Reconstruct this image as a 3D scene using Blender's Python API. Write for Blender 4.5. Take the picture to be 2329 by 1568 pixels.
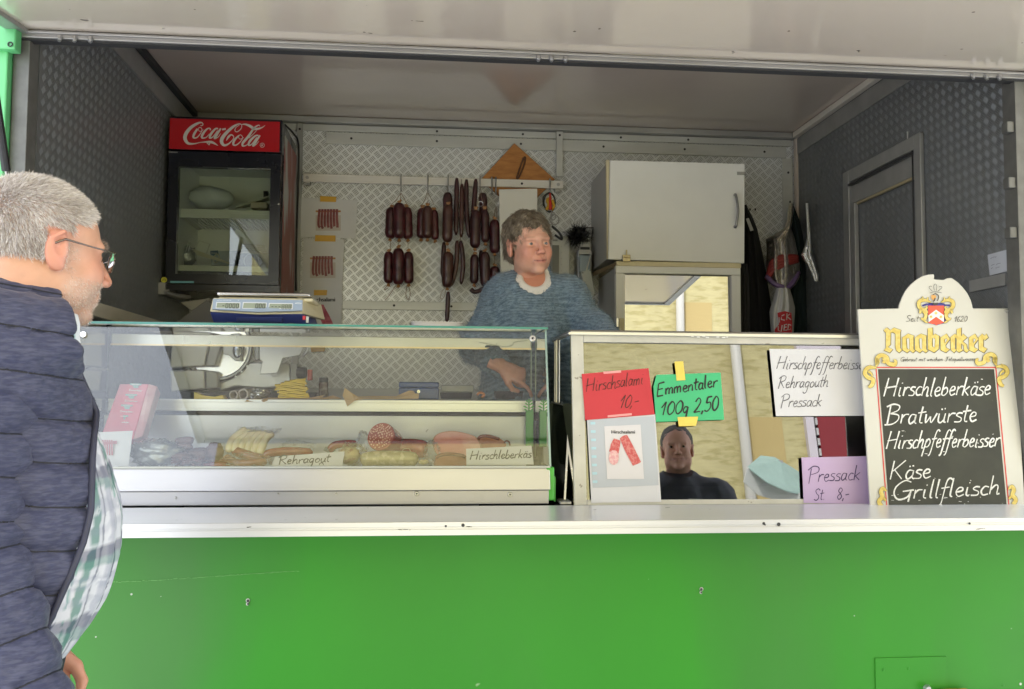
import bpy, bmesh, math, random
import numpy as np
from mathutils import Vector, Matrix
random.seed(7); rng = np.random.default_rng(7)
R = math.radians
sc = bpy.context.scene
for o in list(bpy.data.objects): bpy.data.objects.remove(o)
C = sc.collection

# ------------------------------------------------------------------ camera
W, H, FPX = 2329.0, 1568.0, 2001.0          # pixel units of the photograph used as a measuring grid
YAW, PITCH, ROLL, CAMZ = R(5.3), R(3.36), R(0.34), 1.45
_f = np.array([math.sin(YAW)*math.cos(PITCH), math.cos(YAW)*math.cos(PITCH), math.sin(PITCH)])
_r = np.array([math.cos(YAW), -math.sin(YAW), 0.0]); _u = np.cross(_r, _f)
_r, _u = _r*math.cos(ROLL)+_u*math.sin(ROLL), _u*math.cos(ROLL)-_r*math.sin(ROLL)
CO = np.array([0, 0, CAMZ])
cam = bpy.data.cameras.new('camera'); co = bpy.data.objects.new('camera', cam); C.objects.link(co)
cam.sensor_width = 36; cam.lens = 36*FPX/W; cam.clip_start = .02; cam.clip_end = 500
co.matrix_world = Matrix(((_r[0], _u[0], -_f[0], 0), (_r[1], _u[1], -_f[1], 0), (_r[2], _u[2], -_f[2], CAMZ), (0, 0, 0, 1)))
sc.camera = co
# ------------------------------------------------------------------ light
SUN_EL, SUN_AZ = R(50), R(-28)               # sun over the trailer roof: it lights the street and the house that face the stall
w = bpy.data.worlds.new('World'); sc.world = w; w.use_nodes = True
nt = w.node_tree; bg = nt.nodes['Background']
sky = nt.nodes.new('ShaderNodeTexSky'); sky.sky_type = 'NISHITA'; sky.sun_disc = False
sky.sun_elevation = SUN_EL; sky.sun_rotation = SUN_AZ; sky.dust_density = 2.0; sky.air_density = 1.2
hs = nt.nodes.new('ShaderNodeHueSaturation'); hs.inputs['Saturation'].default_value = .75
cl = nt.nodes.new('ShaderNodeTexNoise'); cl.inputs['Scale'].default_value = 2.2; cl.inputs['Detail'].default_value = 6; tcw = nt.nodes.new('ShaderNodeTexCoord'); nt.links.new(tcw.outputs['Generated'], cl.inputs['Vector'])
clr = nt.nodes.new('ShaderNodeMapRange'); clr.inputs[1].default_value = .35; clr.inputs[2].default_value = .65; clr.inputs[3].default_value = .45; clr.inputs[4].default_value = .9; nt.links.new(cl.outputs['Fac'], clr.inputs[0])
cm = nt.nodes.new('ShaderNodeMix'); cm.data_type = 'RGBA'; cm.inputs[7].default_value = (8.6, 9.0, 9.9, 1)      # thin bright cloud veil
nt.links.new(clr.outputs[0], cm.inputs[0]); nt.links.new(sky.outputs[0], hs.inputs['Color']); nt.links.new(hs.outputs[0], cm.inputs[6]); nt.links.new(cm.outputs[2], bg.inputs[0]); bg.inputs[1].default_value = .15
sl = bpy.data.lights.new('sun', 'SUN'); sl.energy = 2.7; sl.angle = R(5); sl.color = (1, .99, .975)
so = bpy.data.objects.new('sun', sl); C.objects.link(so)
sd = Vector((math.sin(SUN_AZ)*math.cos(SUN_EL), math.cos(SUN_AZ)*math.cos(SUN_EL), math.sin(SUN_EL)))
so.rotation_euler = sd.to_track_quat('Z', 'Y').to_euler(); so.location = (0, 0, 8)
sc.view_settings.view_transform = 'Standard'; sc.view_settings.look = 'None'
sc.view_settings.exposure = 1.70; sc.view_settings.gamma = 1; sc.view_settings.use_curve_mapping = False
sc.render.engine = 'CYCLES'
cy = sc.cycles; cy.max_bounces = 9; cy.diffuse_bounces = 5; cy.glossy_bounces = 5; cy.transmission_bounces = 6; cy.transparent_max_bounces = 24
cy.use_denoising = True; cy.caustics_reflective = False; cy.caustics_refractive = False; cy.sample_clamp_indirect = 4

# ------------------------------------------------------------------ measuring helpers (pixel of the photo + a real plane -> a point)
def ray(px, py): return _f*FPX + _r*(px-W/2) - _u*(py-H/2)
def P(px, py, Y):
    d = ray(px, py); return CO + d*(Y/d[1])
def PX(px, py, X):
    d = ray(px, py); return CO + d*(X/d[0])
def PZ(px, py, Z):
    d = ray(px, py); return CO + d*((Z-CAMZ)/d[2])
def PP(px, py, o, n):
    d = ray(px, py); o = np.array(o, float); n = np.array(n, float)
    return CO + d*(((o-CO)@n)/(d@n))
def nrm(v): v = np.array(v, float); return v/np.linalg.norm(v)

# ------------------------------------------------------------------ materials
MC = {}
def lk(t, a, b): t.links.new(a, b)
def M(name, col, rough=.5, metal=0.0, var=0.0, vs=8.0, stretch=(1,1,1), bump=0.0, bs=60.0, bstretch=None, col2=None, c2=(.45,.6), spec=.5, coat=0.0,
      trans=0.0, sheen=0.0, sub=0.0, vcol=False, rvar=0.0, emis=None, speck=None):
    if name in MC: return MC[name]
    m = bpy.data.materials.new(name); m.use_nodes = True; t = m.node_tree; N = t.nodes; b = N['Principled BSDF']
    b.inputs['Base Color'].default_value = (*col, 1); b.inputs['Roughness'].default_value = rough; b.inputs['Metallic'].default_value = metal
    b.inputs['Specular IOR Level'].default_value = spec
    if coat: b.inputs['Coat Weight'].default_value = coat; b.inputs['Coat Roughness'].default_value = .08
    if trans: b.inputs['Transmission Weight'].default_value = trans
    if sheen: b.inputs['Sheen Weight'].default_value = sheen
    if sub: b.inputs['Subsurface Weight'].default_value = sub; b.inputs['Subsurface Radius'].default_value = (.012, .005, .003); b.inputs['Subsurface Scale'].default_value = 1
    tc = N.new('ShaderNodeTexCoord')
    def noise_(scale, st, detail=5, dist=0):
        mp = N.new('ShaderNodeMapping'); mp.inputs['Scale'].default_value = st; lk(t, tc.outputs['Object'], mp.inputs[0])
        n = N.new('ShaderNodeTexNoise'); n.inputs['Scale'].default_value = scale; n.inputs['Detail'].default_value = detail; n.inputs['Distortion'].default_value = dist
        lk(t, mp.outputs[0], n.inputs['Vector']); return n.outputs['Fac']
    src = None
    if vcol:
        a = N.new('ShaderNodeAttribute'); a.attribute_name = 'Col'; src = a.outputs['Color']
    if col2 is not None:
        n = noise_(vs, stretch, 6); cr = N.new('ShaderNodeValToRGB'); e = cr.color_ramp.elements
        e[0].position, e[1].position = c2; e[0].color = (*col, 1); e[1].color = (*col2, 1); lk(t, n, cr.inputs[0]); src = cr.outputs[0]
    if var:
        n = noise_(vs*1.7, stretch, 7); mr = N.new('ShaderNodeMapRange'); mr.inputs[1].default_value = .3; mr.inputs[2].default_value = .7
        mr.inputs[3].default_value = 1-var; mr.inputs[4].default_value = 1+var*.6; lk(t, n, mr.inputs[0])
        mx = N.new('ShaderNodeVectorMath'); mx.operation = 'SCALE'; lk(t, mr.outputs[0], mx.inputs['Scale'])
        if src is not None: lk(t, src, mx.inputs[0])
        else: mx.inputs[0].default_value = col
        src = mx.outputs[0]
    if speck:                                  # small worn marks: (scale, threshold, colour)
        n = noise_(speck[0], (1,1,1), 2, .4); cr = N.new('ShaderNodeMapRange'); cr.inputs[1].default_value = speck[1]; cr.inputs[2].default_value = speck[1]+.02; lk(t, n, cr.inputs[0])
        mx = N.new('ShaderNodeMix'); mx.data_type = 'RGBA'; lk(t, cr.outputs[0], mx.inputs[0])
        if src is not None: lk(t, src, mx.inputs[6])
        else: mx.inputs[6].default_value = (*col, 1)
        mx.inputs[7].default_value = (*speck[2], 1); src = mx.outputs[2]
    if src is not None: lk(t, src, b.inputs['Base Color'])
    if rvar:
        n = noise_(vs*.8, stretch, 6); mr = N.new('ShaderNodeMapRange'); mr.inputs[1].default_value = .3; mr.inputs[2].default_value = .7
        mr.inputs[3].default_value = max(.02, rough-rvar); mr.inputs[4].default_value = rough+rvar; lk(t, n, mr.inputs[0]); lk(t, mr.outputs[0], b.inputs['Roughness'])
    if bump:
        n = noise_(bs, bstretch or (1,1,1), 4); bp = N.new('ShaderNodeBump'); bp.inputs['Strength'].default_value = bump; bp.inputs['Distance'].default_value = .002
        lk(t, n, bp.inputs['Height']); lk(t, bp.outputs[0], b.inputs['Normal'])
    if emis: b.inputs['Emission Color'].default_value = (*emis[0], 1); b.inputs['Emission Strength'].default_value = emis[1]
    MC[name] = m; return m
def glass(name, tint=(.9,.95,.92), base=.05, mult=1.0, rough=0.0, bump=0.0, refl=(1,1,1)):
    if name in MC: return MC[name]
    m = bpy.data.materials.new(name); m.use_nodes = True; t = m.node_tree; N = t.nodes
    for n in list(N):
        if n.type != 'OUTPUT_MATERIAL': N.remove(n)
    out = [n for n in N if n.type == 'OUTPUT_MATERIAL'][0]
    tr = N.new('ShaderNodeBsdfTransparent'); tr.inputs[0].default_value = (*tint, 1)
    gl = N.new('ShaderNodeBsdfGlossy'); gl.inputs['Roughness'].default_value = rough; gl.inputs['Color'].default_value = (*refl, 1)
    fr = N.new('ShaderNodeFresnel'); fr.inputs[0].default_value = 1.5
    ma = N.new('ShaderNodeMath'); ma.operation = 'MULTIPLY_ADD'; ma.inputs[1].default_value = mult; ma.inputs[2].default_value = base; ma.use_clamp = True
    mx = N.new('ShaderNodeMixShader'); lk(t, fr.outputs[0], ma.inputs[0]); lk(t, ma.outputs[0], mx.inputs[0]); lk(t, tr.outputs[0], mx.inputs[1]); lk(t, gl.outputs[0], mx.inputs[2]); lk(t, mx.outputs[0], out.inputs[0])
    if bump:
        n = N.new('ShaderNodeTexNoise'); n.inputs['Scale'].default_value = 45; n.inputs['Detail'].default_value = 3; tc = N.new('ShaderNodeTexCoord'); lk(t, tc.outputs['Object'], n.inputs['Vector'])
        bp = N.new('ShaderNodeBump'); bp.inputs['Strength'].default_value = bump; bp.inputs['Distance'].default_value = .01; lk(t, n.outputs['Fac'], bp.inputs['Height'])
        lk(t, bp.outputs[0], gl.inputs['Normal']); lk(t, bp.outputs[0], fr.inputs['Normal'])
    MC[name] = m; return m

# ------------------------------------------------------------------ mesh builder
class MB:
    def __init__(s): s.v = []; s.f = []; s.n = 0
    def add(s, v, f):
        v = np.asarray(v, float).reshape(-1, 3); s.v.append(v); k = s.n
        s.f += [tuple(int(i)+k for i in q) for q in f]; s.n += len(v); return s
    def hexa(s, p):       # 8 points: bottom 4 ccw, top 4
        return s.add(p, [(0,3,2,1),(4,5,6,7),(0,1,5,4),(1,2,6,5),(2,3,7,6),(3,0,4,7)])
    def box(s, x0, x1, y0, y1, z0, z1):
        return s.hexa([(x0,y0,z0),(x1,y0,z0),(x1,y1,z0),(x0,y1,z0),(x0,y0,z1),(x1,y0,z1),(x1,y1,z1),(x0,y1,z1)])
    def slab(s, pts, th):  # polygon of 3d points extruded by vector th
        pts = np.array(pts, float); th = np.array(th, float); n = len(pts)
        return s.add(np.vstack([pts, pts+th]), [tuple(range(n)), tuple(range(2*n-1, n-1, -1))]+[(i, i+n, (i+1) % n+n, (i+1) % n) for i in range(n)])
    def poly(s, pts): return s.add(pts, [tuple(range(len(pts)))])
    def bar(s, a, b, w, d, up=(0,0,1)):   # box from a to b, w across (along up x dir), d along up
        a = np.array(a, float); b = np.array(b, float); t = nrm(b-a); up = np.array(up, float); up = nrm(up-t*(up@t)); sd_ = np.cross(t, up)
        q = [sd_*w/2-up*d/2, -sd_*w/2-up*d/2, -sd_*w/2+up*d/2, sd_*w/2+up*d/2]
        return s.hexa([a+x for x in q]+[b+x for x in q])
    def tube(s, pts, r, n=10, cap=True, flat=None):
        pts = np.array(pts, float); m = len(pts); r = np.full(m, r, float) if np.isscalar(r) else np.array(r, float)
        tg = np.gradient(pts, axis=0) if m > 2 else np.array([pts[1]-pts[0]]*2); up = np.array([0.13, .21, .97]); V = []
        for i in range(m):
            t = nrm(tg[i]); a = np.cross(t, up)
            if np.linalg.norm(a) < .15: a = np.cross(t, (1, 0, 0))
            a = nrm(a); b = np.cross(t, a); up = b if i else up; up = np.cross(a, t)
            for k in range(n):
                th = 2*math.pi*k/n; V.append(pts[i]+(a*math.cos(th)+b*math.sin(th)*(flat or 1))*r[i])
        F = [(i*n+k, i*n+(k+1) % n, (i+1)*n+(k+1) % n, (i+1)*n+k) for i in range(m-1) for k in range(n)]
        if cap: F += [tuple(range(n-1, -1, -1)), tuple(range((m-1)*n, m*n))]
        return s.add(V, F)
    def ell(s, c, r, n=14, m=9, rot=None):
        V = []
        for i in range(m+1):
            ph = math.pi*i/m
            for k in range(n):
                th = 2*math.pi*k/n; V.append((r[0]*math.sin(ph)*math.cos(th), r[1]*math.sin(ph)*math.sin(th), r[2]*math.cos(ph)))
        V = np.array(V)
        if rot is not None: V = V@np.array(rot).T
        return s.add(V+np.array(c), [(i*n+k, (i+1)*n+k, (i+1)*n+(k+1) % n, i*n+(k+1) % n) for i in range(m) for k in range(n)])
    def disc(s, c, nml, r, th, n=20, r2=None):
        nml = nrm(nml); c = np.array(c, float); return s.tube([c, c+nml*th], [r, r2 or r], n)
    def ring(s, c, nml, Rr, r, n=28, k=6, ax=1.0, up=(0,0,1)):
        nml = nrm(nml); a = nrm(np.cross(up, nml) if abs(np.dot(up, nml)) < .9 else np.cross((1,0,0), nml)); b = np.cross(nml, a); c = np.array(c, float); V = []; F = []
        for i in range(n):
            th = 2*math.pi*i/n; d = a*math.cos(th)*ax+b*math.sin(th); q = c+d*Rr
            for j in range(k):
                p = 2*math.pi*j/k; V.append(q+d*r*math.cos(p)+nml*r*math.sin(p))
        for i in range(n):
            for j in range(k): F.append((i*k+j, ((i+1) % n)*k+j, ((i+1) % n)*k+(j+1) % k, i*k+(j+1) % k))
        return s.add(V, F)
    def build(s, name, m, parent=None, bevel=0.0, smooth=False, kind=None, mats=None, seg=2):
        V = np.vstack(s.v); org = np.zeros(3)
        if parent is None: lo, hi = V.min(0), V.max(0); org = np.array([(lo[0]+hi[0])/2, (lo[1]+hi[1])/2, lo[2]])
        me = bpy.data.meshes.new(name); me.from_pydata((V-org).tolist(), [], s.f); me.materials.append(m); me.update()
        return link(name, me, parent, org, bevel, smooth, kind, seg)
def link(name, me, parent, org=(0,0,0), bevel=0.0, smooth=False, kind=None, seg=2):
    o = bpy.data.objects.new(name, me); C.objects.link(o); o.location = [float(x) for x in org]
    if parent is not None:
        o.parent = parent; wl = Vector((0, 0, 0)); q = parent
        while q: wl += q.location; q = q.parent
        o.location = Vector([float(x) for x in org])-wl
    if smooth: me.polygons.foreach_set('use_smooth', [True]*len(me.polygons))
    if bevel:
        b = o.modifiers.new('bevel', 'BEVEL'); b.width = bevel; b.segments = seg; b.limit_method = 'ANGLE'; b.angle_limit = R(35)
    if kind: o['kind'] = kind
    return o
def thing(name, label, cat, loc, group=None):
    o = bpy.data.objects.new(name, None); C.objects.link(o); o.location = [float(x) for x in loc]; o['label'] = label; o['category'] = cat; o.empty_display_size = .05
    if group: o['group'] = group
    return o
def tag(o, label, cat, group=None):
    o['label'] = label; o['category'] = cat
    if group: o['group'] = group
    return o
def struct(o): o['kind'] = 'structure'; return o

# ------------------------------------------------------------------ strokes, letters
def catmull(p, sub=5):
    p = np.array(p, float)
    if len(p) < 3: return p
    out = []; q = np.vstack([p[0], p, p[-1]])
    for i in range(1, len(q)-2):
        p0, p1, p2, p3 = q[i-1], q[i], q[i+1], q[i+2]
        for k in range(sub):
            t = k/sub; out.append(.5*((2*p1)+(-p0+p2)*t+(2*p0-5*p1+4*p2-p3)*t*t+(-p0+3*p1-3*p2+p3)*t**3))
    out.append(p[-1]); return np.array(out)
def ribbon(mb, pts2, wd, proj):
    """pts2 (n,2) pixel polyline, wd (n,) pixel widths, proj(px,py)->3d"""
    pts2 = np.array(pts2, float); n = len(pts2)
    if n < 2: return
    t = np.gradient(pts2, axis=0); L = np.linalg.norm(t, axis=1)[:, None]; L[L == 0] = 1; t = t/L; nn = np.stack([-t[:, 1], t[:, 0]], 1); wd = np.asarray(wd, float)
    if wd.ndim == 0: wd = np.full(n, wd)
    a = pts2+nn*wd[:, None]/2; b = pts2-nn*wd[:, None]/2
    V = [proj(*q) for q in a]+[proj(*q) for q in b]
    mb.add(V, [(i, i+1, n+i+1, n+i) for i in range(n-1)])
G = {
 'H': (1.45, [[(.1,0),(.12,1),(.15,2)],[(1.1,0),(1.12,1),(1.15,2)],[(.0,.9),(1.2,1.1)]]),
 'B': (1.2, [[(.2,0),(.2,2)],[(-.1,1.8),(.4,2.05),(.9,1.85),(.85,1.4),(.3,1.1)],[(.3,1.1),(.95,.9),(1.0,.4),(.6,0),(.0,-.05)]]),
 'K': (1.25, [[(.1,0),(.15,2)],[(1.1,2),(.2,.9)],[(.3,1.05),(1.05,0)]]),
 'G': (1.5, [[(1.2,1.8),(.7,2),(.15,1.4),(.1,.6),(.5,.0),(1.1,.2),(1.3,.8)],[(.7,.85),(1.5,.95)],[(1.3,.9),(1.25,-.3)]]),
 'R': (1.2, [[(.2,-.1),(.2,1.9)],[(-.1,1.6),(.4,2.05),(.95,1.9),(.9,1.3),(.3,1.0)],[(.35,1.0),(.7,.5),(1.1,0)]]),
 'P': (1.15, [[(.2,-.2),(.2,1.8)],[(-.15,1.6),(.4,2.1),(1.0,1.9),(1.0,1.3),(.3,1.0)]]),
 'S': (1.0, [[(.85,1.7),(.5,2.0),(.1,1.7),(.3,1.2),(.7,.8),(.75,.3),(.4,.0),(.0,.2)]]),
 'E': (1.2, [[(1.1,2),(.3,1.9)],[(.3,1.9),(.15,0)],[(.15,0),(1.0,.05)],[(.25,1.0),(.9,1.08)]]),
 'i': (.5, [[(.15,.95),(.15,.15),(.35,.0)],[(.22,1.45),(.26,1.36)]]),
 'r': (.65, [[(.12,.95),(.12,0)],[(.12,.55),(.35,.9),(.65,.9)]]),
 's': (.62, [[(.55,.9),(.25,.95),(.1,.7),(.5,.4),(.45,.05),(.0,.05)]]),
 'c': (.65, [[(.6,.85),(.3,.95),(.08,.5),(.25,.05),(.62,.12)]]),
 'h': (.85, [[(.12,2.0),(.1,0)],[(.12,.5),(.4,.95),(.6,.8),(.62,0),(.8,.05)]]),
 'l': (.42, [[(.15,2.0),(.12,.25),(.3,.0)]]),
 'e': (.72, [[(.1,.5),(.5,.6),(.5,.9),(.25,.95),(.08,.5),(.3,.02),(.68,.2)]]),
 'b': (.8, [[(.12,2.0),(.1,.1)],[(.1,.1),(.4,.0),(.65,.4),(.45,.85),(.12,.6)]]),
 'k': (.8, [[(.12,2.0),(.1,0)],[(.65,1.0),(.15,.5)],[(.2,.55),(.7,0)]]),
 'a': (.8, [[(.6,.9),(.25,.95),(.08,.45),(.25,.02),(.58,.35),(.62,.95)],[(.62,.95),(.6,.2),(.78,.02)]]),
 't': (.55, [[(.25,1.7),(.2,.2),(.45,.02)],[(-.05,1.05),(.6,1.15)]]),
 'w': (1.05, [[(.08,.95),(.15,.05),(.45,.7)],[(.45,.7),(.6,.05),(.95,1.0)]]),
 'u': (.8, [[(.1,.95),(.12,.2),(.35,.0),(.6,.35)],[(.62,.95),(.6,.15),(.78,.02)]]),
 'p': (.8, [[(.15,.95),(.05,-1.0)],[(.12,.6),(.4,.98),(.68,.6),(.5,.1),(.12,.1)]]),
 'f': (.62, [[(.75,1.8),(.5,2.0),(.3,1.5),(.2,-.6),(.0,-.9)],[(.0,.95),(.6,1.05)]]),
 'g': (.8, [[(.6,.9),(.25,.95),(.08,.45),(.28,.05),(.58,.4)],[(.62,.95),(.55,-.6),(.25,-.95),(.0,-.7)]]),
 'o': (.78, [[(.4,.95),(.1,.6),(.2,.05),(.55,.1),(.65,.6),(.4,.95)]]),
 'm': (1.15, [[(.1,.95),(.1,0)],[(.1,.6),(.35,.95),(.5,.7),(.5,0)],[(.5,.6),(.75,.95),(.92,.7),(.92,.0)]]),
 'n': (.82, [[(.1,.95),(.1,0)],[(.1,.6),(.4,.95),(.58,.7),(.6,0)]]),
 '1': (.75, [[(.0,1.1),(.5,2.0)],[(.5,2.0),(.35,0)]]),
 '0': (1.05, [[(.5,2.0),(.12,1.3),(.15,.4),(.45,0),(.85,.5),(.85,1.5),(.5,2.0)]]),
 '2': (1.05, [[(.1,1.5),(.5,2.0),(.85,1.5),(.5,.7),(.0,.05)],[(.0,.05),(.9,.1)]]),
 '5': (1.0, [[(.9,2),(.3,1.95)],[(.3,1.95),(.2,1.15)],[(.2,1.15),(.7,1.2),(.8,.5),(.4,0),(.0,.2)]]),
 '6': (.95, [[(.75,2.0),(.3,1.5),(.1,.6),(.35,.0),(.75,.4),(.6,.95),(.15,.7)]]),
 '8': (1.0, [[(.5,1.05),(.15,1.5),(.45,2.0),(.8,1.6),(.5,1.05),(.1,.5),(.4,0),(.8,.45),(.5,1.05)]]),
 ',': (.4, [[(.2,.15),(.05,-.35)]]), '.': (.35, [[(.12,.06),(.2,.02)]]), '-': (.9, [[(.1,.7),(.75,.78)]]), ' ': (.7, []),
}
for a_, b_ in (('ä', 'a'), ('ü', 'u')): G[a_] = (G[b_][0], G[b_][1]+[[(.25,1.45),(.28,1.3)],[(.5,1.5),(.53,1.35)]])
def write(mb, text, p0, p1, xh, proj, wd=2.2, slant=.22, jit=.05, fit=True):
    """handwriting along p0->p1 (pixels), x-height xh pixels"""
    tot = sum(G[c][0] for c in text); p0 = np.array(p0, float); p1 = np.array(p1, float); L = np.linalg.norm(p1-p0); ex = (p1-p0)/L; ey = np.array([ex[1], -ex[0]])
    kx = L/tot if fit else xh; x = 0
    for c in text:
        adv, st = G[c]; dy = random.uniform(-jit, jit); sxx = 1+random.uniform(-jit, jit)
        for s_ in st:
            q = np.array(s_, float); q = catmull(q, 5) if len(q) > 2 else q
            X = (x+q[:, 0]*sxx)*kx+q[:, 1]*slant*xh; Y_ = (q[:, 1]+dy)*xh
            pts = p0+X[:, None]*ex+Y_[:, None]*ey
            n = len(pts); ww = wd*(1+.25*np.sin(np.linspace(0, 5, n)+random.random()*6))
            ribbon(mb, pts, ww, proj)
        x += adv
def text_mesh(s, size):
    cu = bpy.data.curves.new('t', 'FONT'); cu.body = s; cu.size = size; ob = bpy.data.objects.new('t', cu); C.objects.link(ob)
    bpy.context.view_layer.update(); me = bpy.data.meshes.new_from_object(ob.evaluated_get(bpy.context.evaluated_depsgraph_get()))
    V = np.array([v.co[:] for v in me.vertices]); F = [tuple(p.vertices) for p in me.polygons]
    bpy.data.objects.remove(ob); bpy.data.curves.remove(cu); bpy.data.meshes.remove(me); return V, F
def printed(mb, s, p0, wpx, proj, hpx=None, dirv=(1, 0), bold=0):
    V, F = text_mesh(s, 1.0); lo, hi = V.min(0), V.max(0); k = wpx/(hi[0]-lo[0]); ky = (hpx/(hi[1]-lo[1])) if hpx else k
    ex = nrm(dirv); ey = np.array([ex[1], -ex[0]])
    for dx in ([0] if not bold else [-bold, 0, bold]):
        pts = [np.array(p0)+ex*((v[0]-lo[0])*k+dx)+ey*(v[1]*ky) for v in V]
        mb.add([proj(*q) for q in pts], F)
def on(o, n, off=.0012):
    n = nrm(n); oo = np.array(o, float)+n*off      # n points to the viewer
    return lambda x, y: PP(x, y, oo, n)

# ------------------------------------------------------------------ signed distance modelling for organic forms
def ell_(p, c, r, Rm=None):
    q = p-np.array(c, float)
    if Rm is not None: q = q@Rm
    r = np.array(r, float); k0 = np.linalg.norm(q/r, axis=-1); k1 = np.linalg.norm(q/(r*r), axis=-1)+1e-9
    return k0*(k0-1)/k1
def cone_(p, a, b, ra, rb):
    a = np.array(a, float); b = np.array(b, float); ab = b-a; t = np.clip(((p-a)@ab)/(ab@ab), 0, 1)
    return np.linalg.norm(p-a-t[..., None]*ab, axis=-1)-(ra+(rb-ra)*t)
def smin(a, b, k): h = np.clip(.5+.5*(b-a)/k, 0, 1); return b*(1-h)+a*h-k*h*(1-h)
def smax(a, b, k): return -smin(-a, -b, k)
def surfnet(fn, lo, hi, h):
    lo = np.array(lo, float); hi = np.array(hi, float); n = np.ceil((hi-lo)/h).astype(int)+1
    ax = [lo[i]+h*np.arange(n[i]) for i in range(3)]; g = np.stack(np.meshgrid(*ax, indexing='ij'), -1)
    F = np.empty(n)
    for i in range(0, n[0], 24): F[i:i+24] = fn(g[i:i+24])
    S = F < 0; nx, ny, nz = n-1
    cs = [S[i:i+nx, j:j+ny, k:k+nz] for i in (0, 1) for j in (0, 1) for k in (0, 1)]
    tot = sum(c.astype(np.int8) for c in cs); act = (tot > 0) & (tot < 8); idx = np.full(act.shape, -1); idx[act] = np.arange(act.sum()); I = np.argwhere(act)
    acc = np.zeros((len(I), 3)); cnt = np.zeros(len(I))
    cr = [(i, j, k) for i in (0, 1) for j in (0, 1) for k in (0, 1)]
    for a in cr:
        for d in range(3):
            if a[d] == 0:
                b = list(a); b[d] = 1; fa = F[I[:, 0]+a[0], I[:, 1]+a[1], I[:, 2]+a[2]]; fb = F[I[:, 0]+b[0], I[:, 1]+b[1], I[:, 2]+b[2]]
                m = (fa < 0) != (fb < 0); t = fa[m]/(fa[m]-fb[m]); q = np.tile(np.array(a, float), (m.sum(), 1)); q[:, d] = t; acc[m] += q; cnt[m] += 1
    V = lo+(I+acc/cnt[:, None])*h; faces = []
    for d in range(3):
        e, f_ = [x for x in range(3) if x != d]
        sl0 = [slice(None)]*3; sl1 = [slice(None)]*3; sl0[d] = slice(0, -1); sl1[d] = slice(1, None)
        ch = S[tuple(sl0)] != S[tuple(sl1)]; E = np.argwhere(ch)
        E = E[(E[:, e] > 0) & (E[:, f_] > 0) & (E[:, e] < n[e]-1) & (E[:, f_] < n[f_]-1)]
        ins = S[E[:, 0], E[:, 1], E[:, 2]]
        def at(de, df): q = E.copy(); q[:, e] += de; q[:, f_] += df; return idx[q[:, 0], q[:, 1], q[:, 2]]
        Q = np.stack([at(-1, -1), at(0, -1), at(0, 0), at(-1, 0)], 1); flip = ins if d != 1 else ~ins
        Q[~flip] = Q[~flip][:, ::-1]; faces.append(Q)
    return V, np.vstack(faces)
def vnormals(V, F):
    n = np.zeros_like(V); fn = np.cross(V[F[:, 2]]-V[F[:, 0]], V[F[:, 3]]-V[F[:, 1]])
    for k in range(4): np.add.at(n, F[:, k], fn)
    return n/(np.linalg.norm(n, axis=1)[:, None]+1e-12)
def relax(V, F, it=2, k=.5):
    for _ in range(it):
        s_ = np.zeros_like(V); c = np.zeros(len(V))
        for a in range(4):
            b = (a+1) % 4; np.add.at(s_, F[:, a], V[F[:, b]]); np.add.at(s_, F[:, b], V[F[:, a]]); np.add.at(c, F[:, a], 1); np.add.at(c, F[:, b], 1)
        V = V+(s_/c[:, None]-V)*k
    return V
def npmesh(name, parts, m, parent, smooth=True, cols=None, kind=None):
    V = np.vstack([p[0] for p in parts]); k = 0; FF = []
    for p in parts: FF.append(np.asarray(p[1])+k); k += len(p[0])
    F = np.vstack(FF); org = np.zeros(3)
    if parent is None: lo, hi = V.min(0), V.max(0); org = np.array([(lo[0]+hi[0])/2, (lo[1]+hi[1])/2, lo[2]])
    V = V-org; w_ = F.shape[1]; me = bpy.data.meshes.new(name); me.vertices.add(len(V)); me.vertices.foreach_set('co', V.astype(np.float32).ravel())
    me.loops.add(F.size); me.loops.foreach_set('vertex_index', F.astype(np.int32).ravel()); me.polygons.add(len(F)); me.polygons.foreach_set('loop_start', (np.arange(len(F))*w_).astype(np.int32))
    me.update(calc_edges=True); me.validate(); me.materials.append(m)
    if cols is not None:
        ca = me.color_attributes.new('Col', 'FLOAT_COLOR', 'POINT'); cc = np.ones((len(V), 4)); cc[:, :3] = np.vstack(cols); ca.data.foreach_set('color', cc.astype(np.float32).ravel())
    return link(name, me, parent, org, 0, smooth, kind)
def n3(p, s, seed=0):      # cheap smooth pseudo noise in [-1,1]
    p = p*s+seed*7.3; r_ = 0; a = 1; t = 0
    for o_ in range(3):
        r_ = r_+a*np.sin(p[..., 0]*1.7+1.3*np.sin(p[..., 1]*1.1+p[..., 2]*.9+o_))*np.sin(p[..., 1]*1.9+1.7*np.sin(p[..., 2]*1.3-p[..., 0]*.7+2*o_))*np.cos(p[..., 2]*1.6+1.1*np.sin(p[..., 0]*1.2+o_*3))
        t += a; a *= .55; p = p*2.03+1.7
    return r_/t*1.8
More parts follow.
